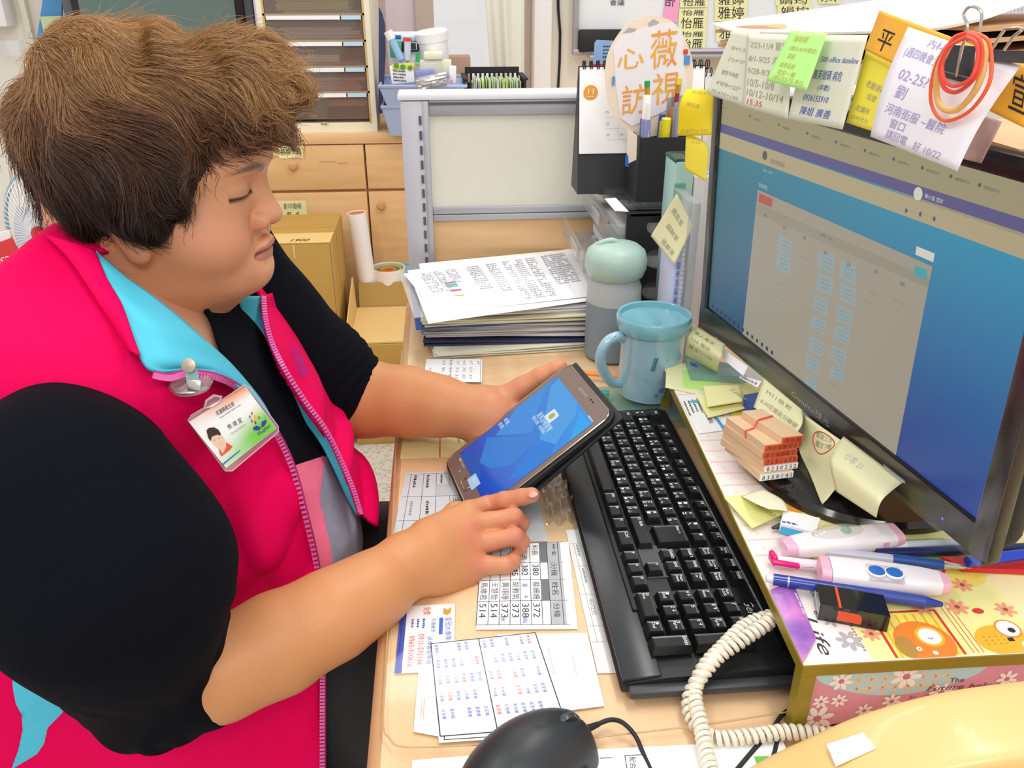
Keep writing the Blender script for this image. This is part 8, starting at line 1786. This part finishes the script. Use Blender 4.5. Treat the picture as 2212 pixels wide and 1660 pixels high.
def strands():
    rng = np.random.RandomState(5); n = 52000; K_ = 9
    p = v[q_].mean(1); nn = None
    p = p[rng.randint(0, len(p), n)]+rng.normal(0, .0012, (n, 3)); crown = n3((-.070, -.015, .115))
    def grad(x):
        e = .0012; return np.stack([hairf(x+n3(d_)*e)-hairf(x-n3(d_)*e) for d_ in ((1, 0, 0), (0, 1, 0), (0, 0, 1))], 1)/(2*e)
    L_ = rng.uniform(.03, .062, n)*np.where(p[:, 2] < -.01, .75, 1); pts = [p]; cur = p; ph = rng.uniform(0, 6.3, n); frz = np.clip((p[:, 0]-.03)/.08, 0, 1); li = rng.gamma(1.6, .0016, n)*(1+1.2*frz)
    w0 = rng.normal(0, 1, (n, 3))
    for k in range(1, K_):
        g = grad(cur); g /= np.maximum(np.linalg.norm(g, axis=1), 1e-6)[:, None]
        f_ = cur-crown; f_ /= np.linalg.norm(f_, axis=1)[:, None]; f_ = f_+n3((0, 0, -.5))*(cur[:, 2:3] < .10)+n3((.35, 0, 0))*(cur[:, 2:3] > .03)
        cl = np.stack([vnoise(cur, 55, 60), vnoise(cur, 55, 61), vnoise(cur, 55, 62)], 1)*.8+np.stack([vnoise(cur, 170, 63), vnoise(cur, 170, 64), vnoise(cur, 170, 65)], 1)*(.25+.5*frz[:, None])+w0*(.10+.12*frz[:, None])
        f_ = f_+cl; f_ = f_-g*(f_*g).sum(1)[:, None]; f_ /= np.maximum(np.linalg.norm(f_, axis=1), 1e-6)[:, None]
        cur = cur+f_*(L_/K_)[:, None]; s_ = hairf(cur); cur = cur-g*(np.clip(s_-li*k/K_*1.6, -.004, .004))[:, None]*.8; pts.append(cur)
    P = np.stack(pts, 1); W = HO+(P*HS)@HA
    keep = ~((q3_ := P[:, -1])[:, 0] > .155); W = W[keep]; root = P[keep][:, 0]; m = len(W)
    hc = bpy.data.hair_curves.new('hair_strands'); hc.add_curves([K_]*m)
    inv = np.array(WM['person'].inverted()); W = W@inv[:3, :3].T+inv[:3, 3]
    hc.position_data.foreach_set('vector', W.reshape(-1).astype(np.float32))
    ra_ = hc.attributes.new('radius', 'FLOAT', 'POINT'); ra_.data.foreach_set('value', np.tile(np.linspace(.00032, .00010, K_), m).astype(np.float32))
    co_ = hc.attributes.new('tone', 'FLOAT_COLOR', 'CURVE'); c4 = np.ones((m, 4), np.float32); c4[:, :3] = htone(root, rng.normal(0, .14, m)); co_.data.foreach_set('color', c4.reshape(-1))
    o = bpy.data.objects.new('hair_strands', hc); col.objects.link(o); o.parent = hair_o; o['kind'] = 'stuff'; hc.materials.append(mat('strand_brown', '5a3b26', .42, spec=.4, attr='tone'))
strands()
# ---- clip reel and identity badge hanging from the collar
RL = HIT(412, 832, vest, off=.012); vd = (C-RL).normalized(); rx = RGT; ry = UP
RZ = min((HIT(a_, b_, vest)-C).dot(FWD) for a_, b_ in ((412, 832), (410, 815)))-.030
t = thing('badge_reel', 'clear round badge reel with metal clip on the vest zip', 'badge reel', RL)
Ar = frame(rx, None, (ry*1.0+vd*.55).normalized()); S = MB().lathe([(.001, 0), (.0155, 0), (.0165, .002), (.0165, .004), (.0155, .0065), (.001, .008)], RL-Ar @ V((0, 0, .003)), 36, Ar)
part('reel', S, clear('reel_clear', gloss=.5, rough=.08, op=.35, c='cfc4cc'), t); part('reel_ring', MB().tube([RL+Ar @ V((.0165*math.cos(a), .0165*math.sin(a), .001)) for a in [2*math.pi*i/32 for i in range(32)]], .0012, 6, True), M['steel'], t)
part('strap', MB().sheet(lambda u, v: lerp(K(400+u*26, 798, RZ), K(404+u*28, 830, RZ), v), 2, 4, .001), mat('strap_grey', '8fb0ae', .4), t); part('snap', MB().lathe([(.001, 0), (.0058, 0), (.0058, .002), (.001, .003)], K(409, 790, RZ-.003), 20, frame(rx, None, vd)), mat('snap_metal', 'b8ac9c', .35, .6), t); part('buckle', MB().box(K(420, 833, RZ-.003), (.011, .009, .002), frame(rx, ry), r=.001), M['steel'], t)
bt0 = HIT(440, 900, vest, off=.010); bt1 = HIT(570, 900, vest, off=.012); bt2 = HIT(500, 1005, vest, off=.016)
BN = (bt2-bt0).cross(bt1-bt0).normalized(); BN = BN if BN.dot(C-bt0) > 0 else -BN; BN = (BN*.6+(C-bt0).normalized()*.4).normalized(); BO = bt0+(C-bt0).normalized()*.010
BP = lambda px, py, o=0: ON(px, py, BO+BN*o, BN)
def badge():
    t = thing('id_badge', 'clear plastic badge holder with orange and green identity card on the vest', 'badge', BP(500, 930))
    outer = [(404, 908), (412, 898), (442, 880), (446, 868), (466, 854), (476, 866), (527, 832), (540, 840), (600, 922), (600, 934), (500, 1018), (486, 1018)]
    c = [BP(*p, -.0012) for p in outer]; part('holder', MB().prism(c, BN*.0008), clear('holder_clear', gloss=.35, rough=.1, op=.15, c='e6d0d6'), t); part('holder_rim', MB().tube([p+BN*.0008 for p in c], .0006, 6, True), clear('rim_clear', gloss=.5, op=.4, c='f0dbe2'), t)
    part('loop', MB().tube([BP(*p, .001) for p in ((440, 884), (446, 866), (462, 855), (478, 858), (474, 868), (456, 878))], .0012, 8, True), clear('rim_clear'), t)
    q = [(408, 912), (529, 835), (597, 926), (488, 1012)]
    W_ = lambda u, v, o=.0004: bil([BP(*p, o) for p in q], u, v)   # u along the top edge, v down
    part('card', MB().prism([W_(0, 1, -.0003), W_(1, 1, -.0003), W_(1, 0, -.0003), W_(0, 0, -.0003)], BN*.0005), M['white'], t, smooth=False)
    n_ = 16; g = np.array([W_(i/n_, j/n_, .0005)[:] for i in range(n_+1) for j in range(n_+1)]); qq = np.array([[i*(n_+1)+j, (i+1)*(n_+1)+j, (i+1)*(n_+1)+j+1, i*(n_+1)+j+1] for i in range(n_) for j in range(n_)])
    def tone(u, v):
        w_ = np.ones(3)*.92; a = np.clip((.22-v)/.22, 0, 1)*np.clip(.15+u*1.1, 0, 1); c_ = w_*(1-a)+sp_('f0863a')*a; b_ = np.clip((v-.62+.28*u)/.35, 0, 1)*np.clip(.35+u, 0, 1)
        return c_*(1-b_)+sp_('7acb4a')*b_
    npmesh('card_print', g, qq, mat('badge_tone', 'ffffff', .4, attr='tone'), t, colors=np.array([tone(i/n_, j/n_) for i in range(n_+1) for j in range(n_+1)]), smooth=False)
    def sh(pts, m, o=.0007, nm='card_shape'): part(nm, MB().poly([BP(*p, o) for p in pts]), m, t, smooth=False)
    sc = lambda x, y: (380+x/5.927, 760+y/5.929)
    sh([sc(*p) for p in ((560, 1300), (548, 1210), (500, 1200), (640, 1160), (728, 1215), (690, 1262), (580, 1345))], mat('photo_red', 'e8563a', .6), .0007, 'portrait_shirt')
    sh([sc(*p) for p in ((455, 1150), (480, 1080), (560, 1050), (610, 1090), (640, 1160), (645, 1220), (600, 1310), (560, 1250), (500, 1200))], mat('photo_skin', 'efc9b0', .6), .00085, 'portrait_face')
    sh([sc(*p) for p in ((392, 1010), (420, 978), (490, 970), (545, 1000), (575, 1050), (572, 1075), (520, 1066), (460, 1090), (448, 1150), (415, 1105))], mat('photo_hair', '3d2a26', .6), .00095, 'portrait_hair')
    for x, y in ((493, 1135), (548, 1108)): sh([sc(x-12, y+4), sc(x+12, y-8), sc(x+13, y-3), sc(x-11, y+9)], mat('photo_hair', '3d2a26', .6), .001, 'portrait_eye')
    sh([sc(565, 1190), sc(590, 1178), sc(591, 1184), sc(567, 1196)], mat('photo_lip', 'd08a7a', .6), .001, 'portrait_mouth')
    sh([sc(585, 1445), sc(815, 1262), sc(828, 1270), sc(600, 1460)], mat('line_blue', '2d7fb8', .5), .0008)
    def tx(s, x, y, x2, y2, h, m): a, b_ = BP(*sc(x, y), .0009), BP(*sc(x2, y2), .0009); d = b_-a; part('lettering', MB().text(s, a, d, BN.cross(d), h, d.length), m, t, smooth=False)
    tx('花蓮縣衛生局', 530, 825, 755, 690, .0042, M['ink']); tx('Bureau of Health, Hualien County', 575, 862, 835, 690, .0018, M['ink']); tx('熊 靖 宜', 680, 1003, 855, 900, .0046, M['ink']); tx('Syong Jing Jyuan', 715, 1070, 900, 945, .0022, M['inkg']); tx('Hualien', 1065, 1082, 1215, 965, .0040, mat('logo_navy', '2b3f9a', .5))
    for x, y, c_, r_ in ((1008, 852, 'f2a33c', .0024), (968, 792, 'e0335a', .0012), (1030, 797, 'f2d33a', .0013), (942, 836, '3a7fd0', .0012), (1062, 846, '3f9a4a', .0011), (968, 889, 'd02a6a', .0012), (1055, 890, '9fd0e8', .0011), (1014, 912, '8a2f5a', .0012)): part('emblem_dot', MB().disc(BP(*sc(x, y), .0009), r_, RGT, UP, 14, r_*1.15), mat('dot_'+c_, c_, .5), t, smooth=False)
    for pts in (((985, 975), (1030, 950), (1075, 962), (1092, 985), (1050, 1010), (1000, 1005)), ((1095, 975), (1100, 900), (1155, 868), (1160, 905), (1140, 945))): sh([sc(*p) for p in pts], mat('logo_navy', '2b3f9a', .5), .0009, 'emblem_leaf')
badge()
# trousers, chair
def legs(P):
    d = None
    for y in (.735, .945):
        e = chain(P, [(-.36, y+.0, .53), (-.10, y, .545), (.10, y, .53), (.14, y, .40), (.15, y, .06)], [.10, .088, .075, .06, .05], .03); d = e if d is None else smin(d, e, .03)
    return d-.003*vnoise(P, 25, 40)
mk('trousers', legs, (-.50, .60, .0), (.26, 1.08, .68), .007, mat('black_cloth', '14151a', .8, sheen=.2), label='black trousers')
t = thing('office_chair', 'black office chair mostly hidden under the seated woman', 'chair', (-.36, .84, 0)); bk = mat('chair_black', '1a1b1e', .7)
part('seat', MB().box((-.34, .84, .40), (.46, .46, .08), r=.03, seg=3), bk, t); part('column', MB().tube([(-.36, .84, .08), (-.36, .84, .36)], .03, 16), M['black'], t); part('backrest', MB().box((-.72, .84, .66), (.05, .42, .44), r=.022, seg=3), bk, t)
for k in range(5):
    a = 2*math.pi*k/5; part('leg', MB().bar((-.36, .84, .08), (-.36+.27*math.cos(a), .84+.27*math.sin(a), .06), .04, .03, r=.008), M['black'], t); part('caster', MB().lathe([(.001, -.012), (.024, -.012), (.024, .012), (.001, .012)], (-.36+.27*math.cos(a), .84+.27*math.sin(a), .025), 16, frame(X_, None, Y_)), M['black'], t)
